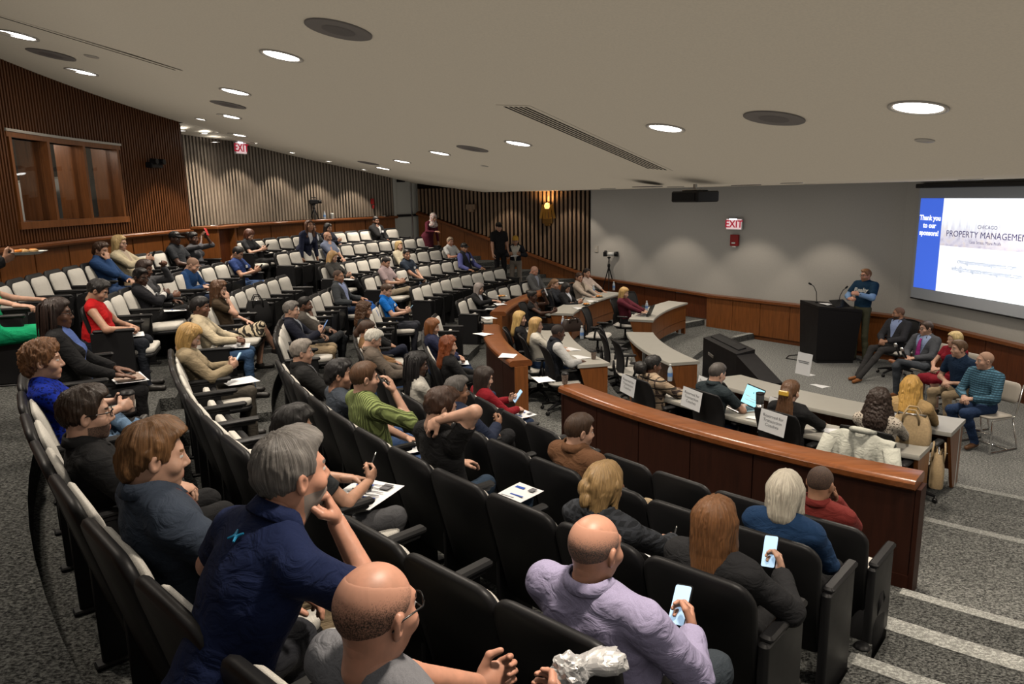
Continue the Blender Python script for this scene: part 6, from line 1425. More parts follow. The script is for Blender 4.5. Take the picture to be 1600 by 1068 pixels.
def disc_speaker(x, y, label, flat=None):
    m = cframe(x, y, 0, flat); o = empty('ceiling_speaker'); o.matrix_world = m; tag(o, label, 'speaker', 'round ceiling speakers')
    mb = MB(); mb.lathe([(.262, .0), (.262, .010), (.250, .012), (.131, .012), (.0, .012)], 36, caps=False); mb.build('grille', M['speaker'], o, True)
    mb = MB(); mb.lathe([(.131, .0135), (0, .0135)], 28, caps=False); mb.build('speaker_core', M['speaker_in'], o, True)
for x, y, n in ((-1.31, 6.11, 'nearest, at the top of the picture'), (2.33, 6.67, 'largest on the right of the ceiling'), (-.58, 12.24, 'in the middle of the ceiling'), (-4.24, 11.64, 'between two downlights on the left'), (-5.49, 9.37, 'close to the control booth'), (-3.4, 18.3, 'far left before the back wall')): disc_speaker(x, y, 'grey-brown round ceiling speaker, ' + n)
for x, y, n in ((4.3, 13.6, 'over the front wall'), (2.4, 13.0, 'over the projector')): disc_speaker(x, y, 'round speaker in the low flat ceiling ' + n, ZFLAT)
for x, y, n in ((3.62, 6.58, 'below the right-hand downlight'), (-.47, 14.63, 'in the middle of the ceiling'), (-4.89, 9.15, 'near the control booth')):
    o = empty('sprinkler_plate'); o.matrix_world = cframe(x, y); tag(o, 'small round sprinkler cover plate ' + n, 'sprinkler')
    mb = MB(); mb.lathe([(.08, .0), (.08, .006), (.072, .010), (0, .010)], 20, caps=False); mb.build('cover', M['trim_cream'], o, True)
def slot_vent(p0, p1, w, nsl, label):
    a, b = Vector((*p0, ZC(*p0))), Vector((*p1, ZC(*p1))); L = (b - a).length; ax = (b - a).normalized(); z = CN; ay = z.cross(ax)
    m = Matrix((ax, ay, z)).transposed().to_4x4(); m.translation = (a + b) / 2; o = empty('slot_vent'); o.matrix_world = m; tag(o, label, 'vent')
    mb = MB(); mb.box((0, 0, .002), (L + .1, w + .1, .006)); mb.build('frame', M['ceiling'], o)
    for i in range(nsl): mb = MB(); mb.box((0, -w / 2 + w * (i + .5) / nsl, .0055), (L, w / nsl * .48, .004)); mb.build('slot', M['vent_dark'], o)
slot_vent((.08, 8.08), (2.20, 11.12), .34, 5, 'long ceiling vent with five dark slots')
slot_vent((-5.1, 7.45), (-3.95, 9.22), .05, 1, 'single narrow slot vent at the left of the ceiling')
# exit signs, alarms and other fittings
def wallframe(pt, u, z, nvec, dvec):
    x, y = pt; ax = Vector((dvec.x, dvec.y, 0)); n = Vector((nvec.x, nvec.y, 0)); m = Matrix((ax, Vector((0, 0, 1)), n)).transposed().to_4x4(); m.translation = (x, y, z); return m
def exit_sign(m, w, h, label):
    o = empty('exit_sign'); o.matrix_world = m; tag(o, label, 'sign')
    mb = MB(); mb.rbox((0, 0, 0), (w + .03, h + .03, .05), .01); mb.build('housing', M['white'], o)
    mb = MB(); mb.box((0, 0, .027), (w, h, .006)); mb.build('face', M['exit_face'], o)
    t = text_mesh('EXIT', h * 1.0, M['exit_red'], 'CENTER', .002, 0, h * .018); c = mobj('lettering', t, o, (0, -h * .02, .032))
    mb = MB(); mb.rbox((-w * .06, h * .48, .02), (w * .5, h * .13, .03), .006); mb.build('emergency_lamp', M['exit_glow'], o)
exit_sign(wallframe(fpt(4.77, .05), 0, 2.605, fn, fd), .40, .23, 'lit red and white EXIT sign on the plain front wall')
fa = wallframe(fpt(4.79, .05), 0, 2.235, fn, fd); o = empty('alarm_strobe'); o.matrix_world = fa; tag(o, 'red fire alarm strobe box under the EXIT sign', 'alarm')
mb = MB(); mb.rbox((0, 0, .0), (.21, .26, .07), .012); mb.build('housing', M['red'], o); mb = MB(); mb.rbox((0, -.06, .045), (.09, .035, .03), .008); mb.build('strobe', M['white'], o)
mb = MB(); mb.rbox((0, -.145, 0), (.10, .035, .05), .008); mb.build('bottom_tag', M['white'], o)
o = empty('switch_plate'); o.matrix_world = wallframe(fpt(.24, .01), 0, 1.83, fn, fd); tag(o, 'small grey switch plate on the front wall above the tripod', 'switch'); mb = MB(); mb.rbox((0, 0, 0), (.12, .17, .02), .008); mb.build('plate', M['trim_cream'], o); mb = MB(); mb.rbox((0, 0, .012), (.03, .05, .012), .004); mb.build('toggle', M['white'], o)
# EXIT sign hanging in the recess
hx = PT(160.2, 15.85); m = Matrix.Rotation(R(FACE(160.2)) - PI / 2, 4, 'Z') @ Matrix.Rotation(PI / 2, 4, 'X') @ Matrix.Rotation(PI, 4, 'Y'); m.translation = (hx[0], hx[1], 4.52); exit_sign(m, .34, .24, 'lit EXIT sign hanging before the tan slat wall')
# fire alarm and bracket on the back wall
p = PT(142.6, 16.1); o = empty('fire_alarm', (p[0], p[1], 3.2), R(FACE(142.6)) - PI / 2); tag(o, 'small red fire alarm on the tan slat wall', 'alarm'); mb = MB(); mb.rbox((0, 0, .06), (.10, .06, .16), .01); mb.build('housing', M['red'], o); mb = MB(); mb.rbox((0, .02, -.10), (.05, .05, .10), .01); mb.build('pull_station', M['red'], o)
# sconces on the side wall
def sconce(u, z, lit, label):
    x, y = spt(u, .06); o = empty('wall_sconce', (x, y, z), math.atan2(sn.y, sn.x) - PI / 2); tag(o, label, 'lamp')
    mb = MB(); mb.rbox((0, .05, -.36), (.30, .12, .16), .02); mb.rbox((0, .05, -.46), (.18, .10, .10), .02); mb.build('mount', plain('dull_brass', (.30, .18, .06), .4, 1.0) if lit else M['slat_brown'], o)
    if lit:
        for i in range(5):
            xx = (i - 2) * .085; mb = MB(); mb.rbox((xx, .07 + .025 * (2 - abs(i - 2)), -.10), (.075, .012, .40), .004, M=Matrix.Rotation((i - 2) * -.10, 3, 'Y')); mb.build('brass_blade', plain('brass', (.55, .33, .08), .3, 1.0) if i == 0 else bpy.data.materials['brass'], o)
        mb = MB(); mb.lathe([(.06, -.02), (.09, .05), (.07, .12), (0, .16)], 14, c=(0, .08, .0)); mb.build('bulb', plain('sconce_glow', (1, .7, .3), .5, emit=(1.0, .50, .13), es=2.2), o)
        q = spt(u, .20); l = spot((q[0], q[1], z + .10), 110, 160, 1, (1, .55, .2), .08, (q[0] - sn.x * .1, q[1] - sn.y * .1, z + 1)) 
sconce(4.28, 2.98, True, 'lit brass fan-shaped sconce on the side wall'); sconce(1.86, 3.40, False, 'dark wooden sconce box on the side wall under the ceiling')
# projector
o = empty('projector', (2.92, 11.75, 3.28), math.atan2(gn.y, gn.x) - PI / 2 + .35); tag(o, 'black projector hanging from the ceiling edge', 'projector')
mb = MB(); mb.rbox((0, 0, 0), (.60, .46, .17), .03, n=3); mb.build('body', M['black'], o); mb = MB(); mb.lathe([(.06, 0), (.06, .05), (.05, .06)], 16, c=(.0, -.2, .0), M=Matrix.Rotation(PI / 2, 3, 'X')); mb.build('lens', M['black_gloss'], o)
mb = MB(); mb.rbox((0, 0, .10), (.34, .26, .03), .02); mb.tube([(0, 0, .1), (0, 0, .19)], .03, 10); mb.build('ceiling_mount', M['steel'], o)
mb = MB(); mb.rbox((0, .235, .0), (.5, .012, .11), .005); mb.build('vent_grille', M['black_soft'], o)
# screen with the projected slide
o = empty('projection_screen', (*gpt(2.05, .09), 2.34), math.atan2(-gd.y, -gd.x) + PI); tag(o, 'large projection screen showing a thank-you slide', 'screen')
def scr(name, u0, u1, z0, z1, d, mat): 
    mb = MB(); mb.box(((u0 + u1) / 2 - 2.05, -d, (z0 + z1) / 2 - 2.34), (u1 - u0, .006, z1 - z0)); return mb.build(name, mat, o)
scr('screen_cloth', .47, 3.63, 1.32, 3.36, .0, plain('screen_cloth', (.40, .42, .45), .6)); mb = MB(); mb.rbox((0, .01, 1.04), (3.3, .12, .08), .02); mb.build('roller_case', M['black'], o); mb = MB(); mb.tube([(-1.58, 0, -1.02), (1.58, 0, -1.02)], .014, 8); mb.build('bottom_bar', M['black'], o)
def glow(n, c, s): return plain(n, c, .6, emit=c, es=s)
scr('slide_side_band', .53, 1.115, 1.53, 3.16, .006, glow('slide_blue', (.045, .12, .62), 1.0)); scr('slide_white', 1.115, 3.44, 1.53, 3.16, .006, glow('slide_white', (.92, .95, 1.0), 1.05))
# pale skyline band across the slide
m, nt, b = _new('slide_skyline'); L = nt.links; tc = nd(nt, 'TexCoord'); sx = nd(nt, 'SeparateXYZ'); L.new(tc.outputs['Object'], sx.inputs[0])
cb = nd(nt, 'CombineXYZ'); L.new(sx.outputs[0], cb.inputs[0]); n1 = nd(nt, 'TexNoise', Scale=13.0, Detail=3.0); L.new(cb.outputs[0], n1.inputs['Vector'])
sn_ = nd(nt, 'Math', operation='SNAP'); sn_.inputs[1].default_value = .06; L.new(n1.outputs[0], sn_.inputs[0])
hh = nd(nt, 'MapRange'); hh.inputs[1].default_value = .3; hh.inputs[2].default_value = .7; hh.inputs[3].default_value = -.10; hh.inputs[4].default_value = .30; L.new(sn_.outputs[0], hh.inputs[0])
df = nd(nt, 'Math', operation='SUBTRACT'); L.new(hh.outputs[0], df.inputs[0]); L.new(sx.outputs[2], df.inputs[1]); ms = nd(nt, 'MapRange'); ms.inputs[1].default_value = -.04; ms.inputs[2].default_value = .06; L.new(df.outputs[0], ms.inputs[0])
n2 = nd(nt, 'TexNoise', Scale=9.0, Detail=5.0); L.new(tc.outputs['Object'], n2.inputs['Vector']); cr_ = ramp(nt, [(.3, (.30, .28, .42)), (.5, (.62, .58, .70)), (.7, (.62, .50, .42))]); L.new(n2.outputs[0], cr_.inputs[0])
fd_ = nd(nt, 'MapRange'); fd_.inputs[1].default_value = .32; fd_.inputs[2].default_value = -.28; L.new(sx.outputs[2], fd_.inputs[0]); mm = nd(nt, 'Math', operation='MULTIPLY'); L.new(ms.outputs[0], mm.inputs[0]); L.new(fd_.outputs[0], mm.inputs[1])
mx = nd(nt, 'Mix', data_type='RGBA'); L.new(mm.outputs[0], mx.inputs[0]); mx.inputs[6].default_value = (.90, .93, 1, 1); L.new(cr_.outputs[0], mx.inputs[7]); L.new(mx.outputs[2], b.inputs['Emission Color']); b.inputs['Emission Strength'].default_value = 1.0; b.inputs['Base Color'].default_value = (.5, .5, .5, 1)
mb = MB(); mb.box((0, 0, 0), (2.325, .004, .56)); q = mb.build('slide_skyline', m, o, loc=(2.2775 - 2.05, -.011, 2.62 - 2.34))
ink1, ink2, ink3 = glow('slide_purple', (.03, .022, .10), 1), glow('slide_teal', (.02, .075, .17), 1), glow('slide_text_white', (1, 1, 1), 1.2)
def stext(s, u, z, size, mat, bold=0, al='CENTER', wmax=None, sp=1.0):
    me = text_mesh(s, size, mat, al, 0, 0, bold, sp); xs = [v.co.x for v in me.vertices]; w = max(xs) - min(xs)
    f = (wmax / w) if wmax else 1; me.transform(Matrix.Rotation(PI / 2, 4, 'X') @ Matrix.Diagonal((f, 1, 1, 1))); mobj('slide_text', me, o, (u - 2.05, -.016, z - 2.34))
for s, z in (('Thank you', 2.81), ('to our', 2.675), ('sponsors!', 2.54)): stext(s, .82, z, .125, ink3, .004)
stext('CHICAGO', 2.155, 2.69, .085, ink1, 0, wmax=.41); stext('PROPERTY MANAGEMENT', 2.155, 2.555, .15, ink1, 0, wmax=1.80); stext('Less Stress, More Profit', 2.14, 2.435, .075, ink1, wmax=.66)
stext('chicagostylemanagement.com', 2.2, 2.095, .115, ink2, wmax=1.24); stext('info@chicagostylemanagement.com', 2.2, 1.965, .115, ink2, wmax=1.48)
# spare slot camera on the booth wall
p = PT(172.3, BR - .12); o = empty('wall_camera', (p[0], p[1], 4.02), R(FACE(172.3)) - PI / 2); tag(o, 'black twin-lamp fitting on the orange slat wall', 'camera')
mb = MB(); mb.rbox((0, -.02, 0), (.34, .14, .10), .02); mb.build('bracket', M['black'], o)
for s in (-1, 1): mb = MB(); mb.lathe([(.05, -.06), (.06, .06), (.04, .07)], 12, c=(s * .11, .06, .06), M=Matrix.Rotation(PI / 2, 3, 'X')); mb.build('camera_head', M['black'], o)
# ---------------------------------------------------------------- things people hold or have put down
def thing(name, label, cat, loc, rz=0, group=None): o = empty(name, loc, rz); return tag(o, label, cat, group)
def hand_at(key, s):
    i = PP[key]; w, d, b = i[s]; W = i['W']; return W @ Vector(w), (W.to_3x3() @ Vector(d)).normalized(), (W.to_3x3() @ Vector(b)).normalized(), W @ Vector(i['hc'])
def framed(n, up):
    n = n.normalized(); y = (up - n * up.dot(n)).normalized(); x = y.cross(n); return Matrix((x, y, n)).transposed()
def phone(key, s, label, on=False, col='black_gloss', w=.075, h=.155, along=.11, cat='phone'):
    p, d, b, hc = hand_at(key, s); c = p + d * along - b * .035; n = hc - c; m = framed(n, d * .5 + Vector((0, 0, 1)) + n * .01).to_4x4(); m.translation = c
    o = empty('smartphone' if cat == 'phone' else 'tablet'); o.matrix_world = m; tag(o, label, cat)
    mb = MB(); mb.rbox((0, 0, 0), (w, h, .009), .010, n=3); mb.build('phone_case', M[col], o)
    mb = MB(); mb.rbox((0, 0, .0052), (w * .9, h * .93, .0012), .007, n=2); mb.build('screen', M['phone_on'] if on else M['black_gloss'], o); return o
M['red_case'] = plain('red_case', (.40, .02, .02), .35); M['blue_case'] = plain('pale_blue_case', (.25, .45, .60), .35); M['white_case'] = plain('white_case', (.6, .6, .62), .3)
M['tablet_on'] = plain('tablet_screen', (.1, .2, .4), .3, emit=(.10, .22, .45), es=.8)
for k, s, l, on, c in (('tattoo', 1, 'black phone in the hands of the man in blue tee', 0, 'black_gloss'), ('blacktop', 1, 'phone held by the woman with the auburn fringe', 0, 'black_gloss'), ('royal', 1, 'pale blue phone held by the man in the royal-blue polo', 1, 'blue_case'), ('pink', 1, 'dark phone held by the man in pale pink', 0, 'black_gloss'),
                       ('whiteshirt', 1, 'dark phone held by the older man in white', 0, 'black_gloss'), ('blondeL', 1, 'phone raised by the blonde woman in cream', 0, 'black_gloss'), ('filming', 1, 'red phone raised to film, near the back wall', 0, 'red_case'), ('suitphone', 1, 'black phone clasped by the man in navy blazer', 0, 'black_gloss'),
                       ('redsweater', -1, 'pale blue phone of the woman in the crimson sweater', 1, 'blue_case'), ('redhead', 1, 'white phone held by the copper-haired woman', 0, 'white_case'), ('brownhair', 1, 'lit phone beside the long chestnut hair', 1, 'black_gloss'), ('lavender', 1, 'lit phone held by the man in the lavender shirt', 1, 'black_gloss'),
                       ('tan', 1, 'pale blue phone held by the blonde woman in the tan blazer', 1, 'blue_case'), ('afro', -1, 'pink phone held up by the woman with pinned-up hair', 0, 'white_case'), ('blackhair2', 1, 'dark phone of the black-haired woman at the back desk', 0, 'black_gloss')): phone(k, s, l, on, c)
o = phone('navygrey', 1, 'tablet with a blue screen held by the man in the navy suit jacket', False, 'black_gloss', .15, .21, .12, 'tablet'); o.children[1].data.materials[0] = M['tablet_on']

def cup_parts(o, s=1.0, mat='cup', lid='black'):
    mb = MB(); mb.lathe([(.029 * s, 0), (.031 * s, .004), (.041 * s, .112 * s), (.0425 * s, .115 * s)], 20, caps=True); mb.build('cup_body', M[mat], o, True)
    mb = MB(); mb.lathe([(.043 * s, .112 * s), (.0445 * s, .116 * s), (.0435 * s, .124 * s), (.038 * s, .126 * s), (.036 * s, .136 * s), (.0, .134 * s)], 20, caps=False); mb.build('lid', M[lid], o, True)
def cup(loc, label, s=1.0, mat='cup', lid='black'): o = thing('paper_cup', label, 'cup', loc, 0, 'paper coffee cups'); cup_parts(o, s, mat, lid); return o
def heldcup(key, s, label, lid='black'):
    p, d, b, hc = hand_at(key, s); c = p + d * .09 - b * .045; cup((c.x, c.y, c.z - .06), label, 1.0, 'cup', lid)
heldcup('fleece', 1, 'lidded printed paper cup held by the man in slate fleece'); heldcup('bluewoman', 1, 'lidded paper cup held by the woman in royal-blue velvet'); heldcup('dkgrey', 1, 'paper cup held by the grey-haired man in black jacket'); heldcup('redhead', -1, 'dark paper cup held by the copper-haired woman')
cup((.60, 8.18, 1.215), 'paper cup on the near end of the long barrier'); cup((1.18, 10.38, 1.0), 'lidded paper cup on the middle back-row desk'); cup((2.07, 3.96, .525), 'lidded paper cup standing on the aisle step', 1.05)
cup(PT(148.3, 16.06, 2.82), 'white paper cup on the back wall rail', 1.1, 'white', 'white'); cup((-.49, 11.75, 1.215), 'dark plastic cup on the middle barrier rail', 1.0, 'black_gloss', 'black_gloss')

def bottle(loc, label):
    o = thing('water_bottle', label, 'bottle', loc, 0, 'plastic water bottles')
    mb = MB(); mb.lathe([(.028, 0), (.032, .01), (.032, .13), (.024, .165), (.013, .19), (.013, .20)], 16); mb.build('bottle_body', M['bottle'], o, True)
    mb = MB(); mb.lathe([(.0326, .06), (.0326, .11)], 16, caps=False); mb.build('bottle_label', M['bottle_label'], o, True)
    mb = MB(); mb.lathe([(.015, .198), (.015, .218), (0, .219)], 12); mb.build('bottle_cap', M['white'], o, True)
for p, n in (((2.0, 9.05, 1.0), 'in front of the woman in plaid'), ((1.16, 11.93, 1.0), 'on the middle back-row desk edge'), ((.92, 12.95, 1.0), 'beside the brown handbag'), ((1.98, 17.5, 1.0), 'before the woman in pink'), ((2.55, 18.1, 1.0), 'at the far end of the back-row desk'), ((2.90, 15.55, .87), 'beside the far laptop'), (PT(149.3, 16.06, 2.82), 'on the back wall rail')): bottle(p, 'clear plastic water bottle ' + n)

def sheet(loc, rz, w, h, label, tilt=(0, 0), print_=None, group='loose sheets of paper', name='paper_sheet', curl=.006):
    o = thing(name, label, 'paper', loc, rz, group); o.rotation_euler = (tilt[0], tilt[1], rz)
    n = 5; rows = [[(w * (i / n - .5), h * (j / n - .5), curl * math.sin(3 * i / n + 2 * j / n)) for i in range(n + 1)] for j in range(n + 1)]
    mb = MB(); mb.grid(rows); mb.grid([[(x, y, z - .0012) for x, y, z in r] for r in rows], flip=True); mb.build('sheet', M['paper'], o, True)
    if print_:
        for (cx, cy, ww, hh, mat) in print_:
            mb = MB(); mb.box((cx * w, cy * h, curl + .001), (ww * w, hh * h, .0008)); mb.build('print', M[mat], o)
    return o
LINES = [(0, .32 - .12 * i, .7, .02, 'ink') for i in range(5)]
BLUE = [(-.2, .25, .35, .10, 'blue_ink'), (.1, -.15, .5, .05, 'blue_ink'), (.25, .3, .2, .2, 'ink'), (-.1, -.3, .5, .02, 'ink')]
def lap(key, label, dx=0, dy=.30, dz=.105, w=.22, h=.29, rz=0, pr=None):
    i = PP[key]; W = i['W']; hp = i['hip']; p = W @ Vector((dx, dy, hp[2] + dz)); return sheet(p, W.to_euler().z + rz, w, h, label, (0, 0), pr)
lap('glasses', 'printed forms with blue bars on the lap of the man with glasses', .0, .34, .12, .30, .38, .5, BLUE + LINES); lap('tan', 'white sheet on the lap of the woman in the tan blazer', .02, .36, .11, .22, .30, .3)
lap('bsuit', 'folded programme on the lap of the woman in the black suit', .05, .34, .12, .22, .28, .3, BLUE); lap('red', 'white papers under the hands of the woman in red', 0, .30, .11, .22, .28, .2)
lap('baldblue', 'white notes on the lap of the man in the blue quarter-zip', 0, .30, .11); lap('bun', 'blank white pad before the woman with the messy blonde bun', .12, .34, .13, .15, .21, -.5); lap('redsweater', 'brochure with blue print on the lap of the woman in crimson', .05, .36, .11, .22, .30, .3, BLUE)
lap('brownbob', 'white sheet on the lap of the girl with the auburn bob', .0, .30, .11); lap('green', 'white sheet on the lap of the man in the green sweater', .0, .34, .11); lap('curlyblonde', 'white folder held by the curly-haired woman in grey', .02, .30, .16); lap('cream', 'white sheet on the lap of the woman in the cream blazer', 0, .30, .11)
lap('braids', 'patterned magazine under the hands of the woman with locs', .0, .36, .115, .32, .24, .2, [(.0, .0, .92, .86, 'cup')]); lap('longgrey', 'white sheet before the woman with long grey hair', .0, .42, .16); lap('wrap', 'printed sheet held by the woman in the orange head wrap', .0, .36, .22, .2, .28, 0, LINES); lap('blacktee', 'printed leaflet by the knee of the man in black tee', .22, .36, .10, .2, .28, .2, BLUE)
for p, rz, n in (((.36, 8.38, 1.222), .3, 'curling off the near end of the long barrier'), ((-.06, 9.72, 1.222), -.2, 'on the near end of the middle barrier'), ((-.45, 11.35, 1.222), .8, 'folded, on the middle barrier rail'), ((-.40, 12.9, 1.222), .4, 'at the far end of the middle barrier'), ((-.22, 14.55, 1.222), .3, 'on the near end of the far barrier'), ((1.28, 18.0, 1.222), .2, 'at the far end of the far barrier'),
                 ((1.02, 10.55, 1.002), .3, 'beside the cup on the middle desk'), ((.94, 11.12, 1.002), .1, 'in the centre of the middle desk'), ((1.43, 15.28, 1.002), .4, 'at the near end of the far desk'), ((1.81, 16.29, 1.002), .2, 'by the woman in beige'), ((2.62, 7.42, 1.002), .9, 'beside the steel tumbler'), ((3.15, 6.98, 1.002), .7, 'by the black notebook')):
    sheet(p, rz, .21, .28, 'white paper sheet ' + n, pr if False else (0, 0))
p = PT(168.9, 14.9); sheet((p[0], p[1], 2.877), .4, .24, .30, 'white paper on the wooden standing counter'); p = PT(141, 16.06); sheet((p[0], p[1], 2.825), .3, .2, .28, 'white paper on the back rail by the door')
sheet((6.25, 14.35, 1.13), .2, .2, .28, 'white paper on top of the lectern'); sheet((5.35, 12.35, .004), .4, .2, .28, 'white paper on the stage carpet by the front chair')
# reserved sheets hung on office chairs
def reserved(a, r, z, dx, label, tw=0):
    x, y, _ = PT(a, r); W = Matrix.Translation((x, y, z)) @ Matrix.Rotation(R(FACE(a) + tw) - PI / 2, 4, 'Z'); q = W @ Vector((dx, -.345, .90))
    o = thing('reserved_sheet', label, 'paper', q, 0, 'reserved sheets on office chairs'); o.matrix_world = W @ Matrix.Translation((dx, -.345, .90)) @ Matrix.Rotation(R(84), 4, 'X') @ Matrix.Rotation(R(-4), 4, 'Z')
    mb = MB(); mb.box((0, 0, 0), (.28, .215, .002)); mb.build('sheet', M['paper'], o)
    for s, yy in (('Reserved for', .055), ('Transaction', .01), ('Coaches', -.035)): mobj('lettering', text_mesh(s, .042, M['ink']), o, (0, yy, .0025))
for a, r, z, dx, n in ((205.9, 7.96, .26, -.05, 'behind the woman in plaid'), (211.9, 7.74, .26, -.08, 'behind the man at the laptop'), (218.5, 7.78, .26, .03, 'behind the woman with the claw clip'), (223.9, 6.56, .13, -.08, 'behind the orange-blonde woman'), (206.5, 6.90, .13, -.02, 'on the empty chair past the laptop'), (215.6, 6.95, .13, -.04, 'on the empty chair past the claw clip')): reserved(a, r, z, dx, 'white sheet reading Reserved for Transaction Coaches, ' + n)
# laptops
def laptop(loc, rz, label, on):
    o = thing('laptop', label, 'laptop', loc, rz)
    mb = MB(); mb.rbox((0, 0, .008), (.34, .235, .014), .012, n=3); mb.build('base', M['steel'], o)
    mb = MB(); mb.box((0, .03, .0158), (.29, .11, .001)); mb.build('keyboard', M['black'], o); mb = MB(); mb.box((0, -.07, .0158), (.11, .07, .001)); mb.build('trackpad', M['chrome'], o)
    Mx = Matrix.Rotation(R(68), 3, 'X'); c = Vector((0, .115, .015)) + Mx @ Vector((0, .115, 0)); mb = MB(); mb.rbox(c, (.34, .23, .008), .012, M=Mx, n=3); l = mb.build('lid', M['black'], o)
    mb = MB(); mb.box(c + Mx @ Vector((0, 0, .0052)), (.322, .205, .001), Mx); mb.build('screen', M['screen_on'] if on else M['black_gloss'], o)
    if on:
        for (xx, yy, w, h, mt) in ((.0, .04, .016, .012, 'black'), (-.08, -.01, .10, .008, 'white'), (.04, -.03, .14, .006, 'white'), (-.02, -.055, .18, .006, 'white')): mb = MB(); mb.box(c + Mx @ Vector((xx, yy, .0062)), (w, h, .0008), Mx); mb.build('screen_item', M[mt], o)
laptop((2.50, 7.78, 1.0), R(FACE(210.5)) - PI / 2 - .25, 'open laptop with a bright cyan screen on the near desk', True); laptop((2.72, 14.95, .87), R(FACE(152)) - PI / 2, 'open laptop on the far front-row desk', False)
# tumbler, notebook, card
o = thing('tumbler', 'steel and grey insulated tumbler on the desk', 'tumbler', (2.66, 7.62, 1.0)); mb = MB(); mb.lathe([(.036, 0), (.038, .005), (.040, .10)], 20); mb.build('steel_body', M['steel'], o, True); mb = MB(); mb.lathe([(.0405, .10), (.044, .20), (.044, .205)], 20); mb.build('grey_sleeve', plain('grey_powder', (.06, .065, .07), .5), o, True); mb = MB(); mb.lathe([(.045, .203), (.045, .222), (.03, .226), (0, .226)], 20); mb.build('lid', M['black'], o, True)
o = thing('notebook', 'closed black notebook on the near desk', 'notebook', (3.30, 6.83, 1.0), .7); mb = MB(); mb.rbox((0, 0, .011), (.15, .20, .018), .004); mb.build('pages', M['paper'], o); mb = MB(); mb.rbox((0, 0, .022), (.156, .206, .004), .006); mb.rbox((0, 0, .001), (.156, .206, .002), .006); mb.build('cover', M['black_soft'], o)['kind'] = 'stuff'
o = thing('table_card', 'upright printed card on the long front-row desk', 'card', (3.98, 9.75, .87), R(-62)); mb = MB(); mb.box((0, 0, .15), (.24, .006, .30), Matrix.Rotation(R(-8), 3, 'X')); mb.build('card', M['paper'], o); mb = MB(); mb.box((0, .05, .004), (.24, .10, .006)); mb.build('foot', M['paper'], o)
for i, w in enumerate((.18, .16)): mb = MB(); mb.box((0, -.0045 - .004, .19 - .022 * i), (w, .002, .007), Matrix.Rotation(R(-8), 3, 'X')); mb.build('print', M['ink'], o)
# tan handbag on the desk, its twin hanging from the desk edge
def handbag(loc, rz, label, w, d, h, mat, open_=True):
    o = thing('handbag', label, 'bag', loc, rz); rows = []
    for i, (f, z) in enumerate(((1.0, 0), (1.04, .02), (1.02, h * .5), (.86, h * .85), (.72, h))):
        rows.append([(w / 2 * f * math.copysign(abs(math.cos(a)) ** .45, math.cos(a)), d / 2 * (f if i < 3 else f * .75) * math.copysign(abs(math.sin(a)) ** .6, math.sin(a)), z + .012 * math.sin(3 * a) * (i == 4)) for a in [2 * PI * k / 24 for k in range(24)]])
    mb = MB(); mb.grid(rows, closed=True); mb.add(rows[0], [tuple(reversed(range(24)))]); mb.add([(x * .9, y * .6, z - .02) for x, y, z in rows[-1]], [tuple(range(24))]); mb.build('bag_body', M[mat], o, True)
    for s in (-1, 1): mb = MB(); mb.tube([(-w * .2, s * d * .36, h * .7), (-w * .2, s * d * .45, h * 1.0), (-w * .1, s * d * .40, h * 1.22), (w * .1, s * d * .40, h * 1.22), (w * .2, s * d * .45, h * 1.0), (w * .2, s * d * .36, h * .7)], .009, 8); mb.build('strap', M[mat], o, True)
    mb = MB(); mb.tube([(-w * .34, 0, h * 1.0), (w * .34, 0, h * 1.0)], .008, 6); mb.build('zip', M['steel'], o, True)
    for s in (-1, 1): mb = MB(); mb.box((s * w * .2, d * .5, h * .5), (.018, .01, h * .72)); mb.build('seam_band', M[mat], o)
handbag((3.74, 6.60, 1.0), R(-35), 'tan leather handbag standing on the end of the near desk', .34, .17, .27, 'tan_leather'); handbag((4.10, 6.72, .52), R(60), 'tan tote hanging at the end of the near desk', .30, .12, .34, 'tan_leather'); handbag((1.06, 12.70, 1.0), .3, 'brown handbag slumped on the middle back-row desk', .38, .2, .2, 'brown_bag') if M.setdefault('brown_bag', fabric('brown_leather', (.035, .022, .018), 60, .2, .5)) else 0
def atp(key, x, y, z): p = PP[key]['W'] @ Vector((x, y, z)); return (p.x, p.y, p.z)
handbag(atp('bsuit', -.62, .22, .47), 1.2, 'black leather handbag on the seat beyond the woman in the black suit', .34, .2, .22, 'black_gloss')
p = PT(184.3, RK[3] - .22); handbag((p[0], p[1], FK[3] + .47), .4, 'black rucksack on the seat beside the woman in the zebra skirt', .36, .24, .34, 'black_soft')
p = PT(229.9, RK[1] - .2); handbag((2.26, 4.28, .525), .9, 'dark grey bag on the aisle step beside the paper cup', .30, .16, .26, 'black_soft')
# tripods
def tripod(loc, rz, label, h, big):
    o = thing('camera_tripod', label, 'tripod', loc, rz); sp = .30 if big else .13
    for i in range(3):
        a = 2 * PI * i / 3 + .4; mb = MB(); mb.tube([(0, 0, h * .82), (sp * .5 * math.cos(a), sp * .5 * math.sin(a), h * .42), (sp * math.cos(a), sp * math.sin(a), .0)], [.016, .013, .009] if big else [.02, .016, .012], 6); mb.build('leg', M['black'], o)
    mb = MB(); mb.tube([(0, 0, h * .55), (0, 0, h)], .014, 8); mb.lathe([(.03, h * .80), (.04, h * .84), (.03, h * .88)], 10); mb.build('column', M['black'], o)
    mb = MB(); mb.rbox((0, 0, h + .03), (.08, .08, .05), .015); mb.tube([(0, -.03, h + .02), (-.04, -.24, h - .06)], .009, 6); mb.build('head', M['black'], o); return o
o = tripod((2.70, 20.15, .386), 0, 'black camera tripod before the front wall', 1.22, True)
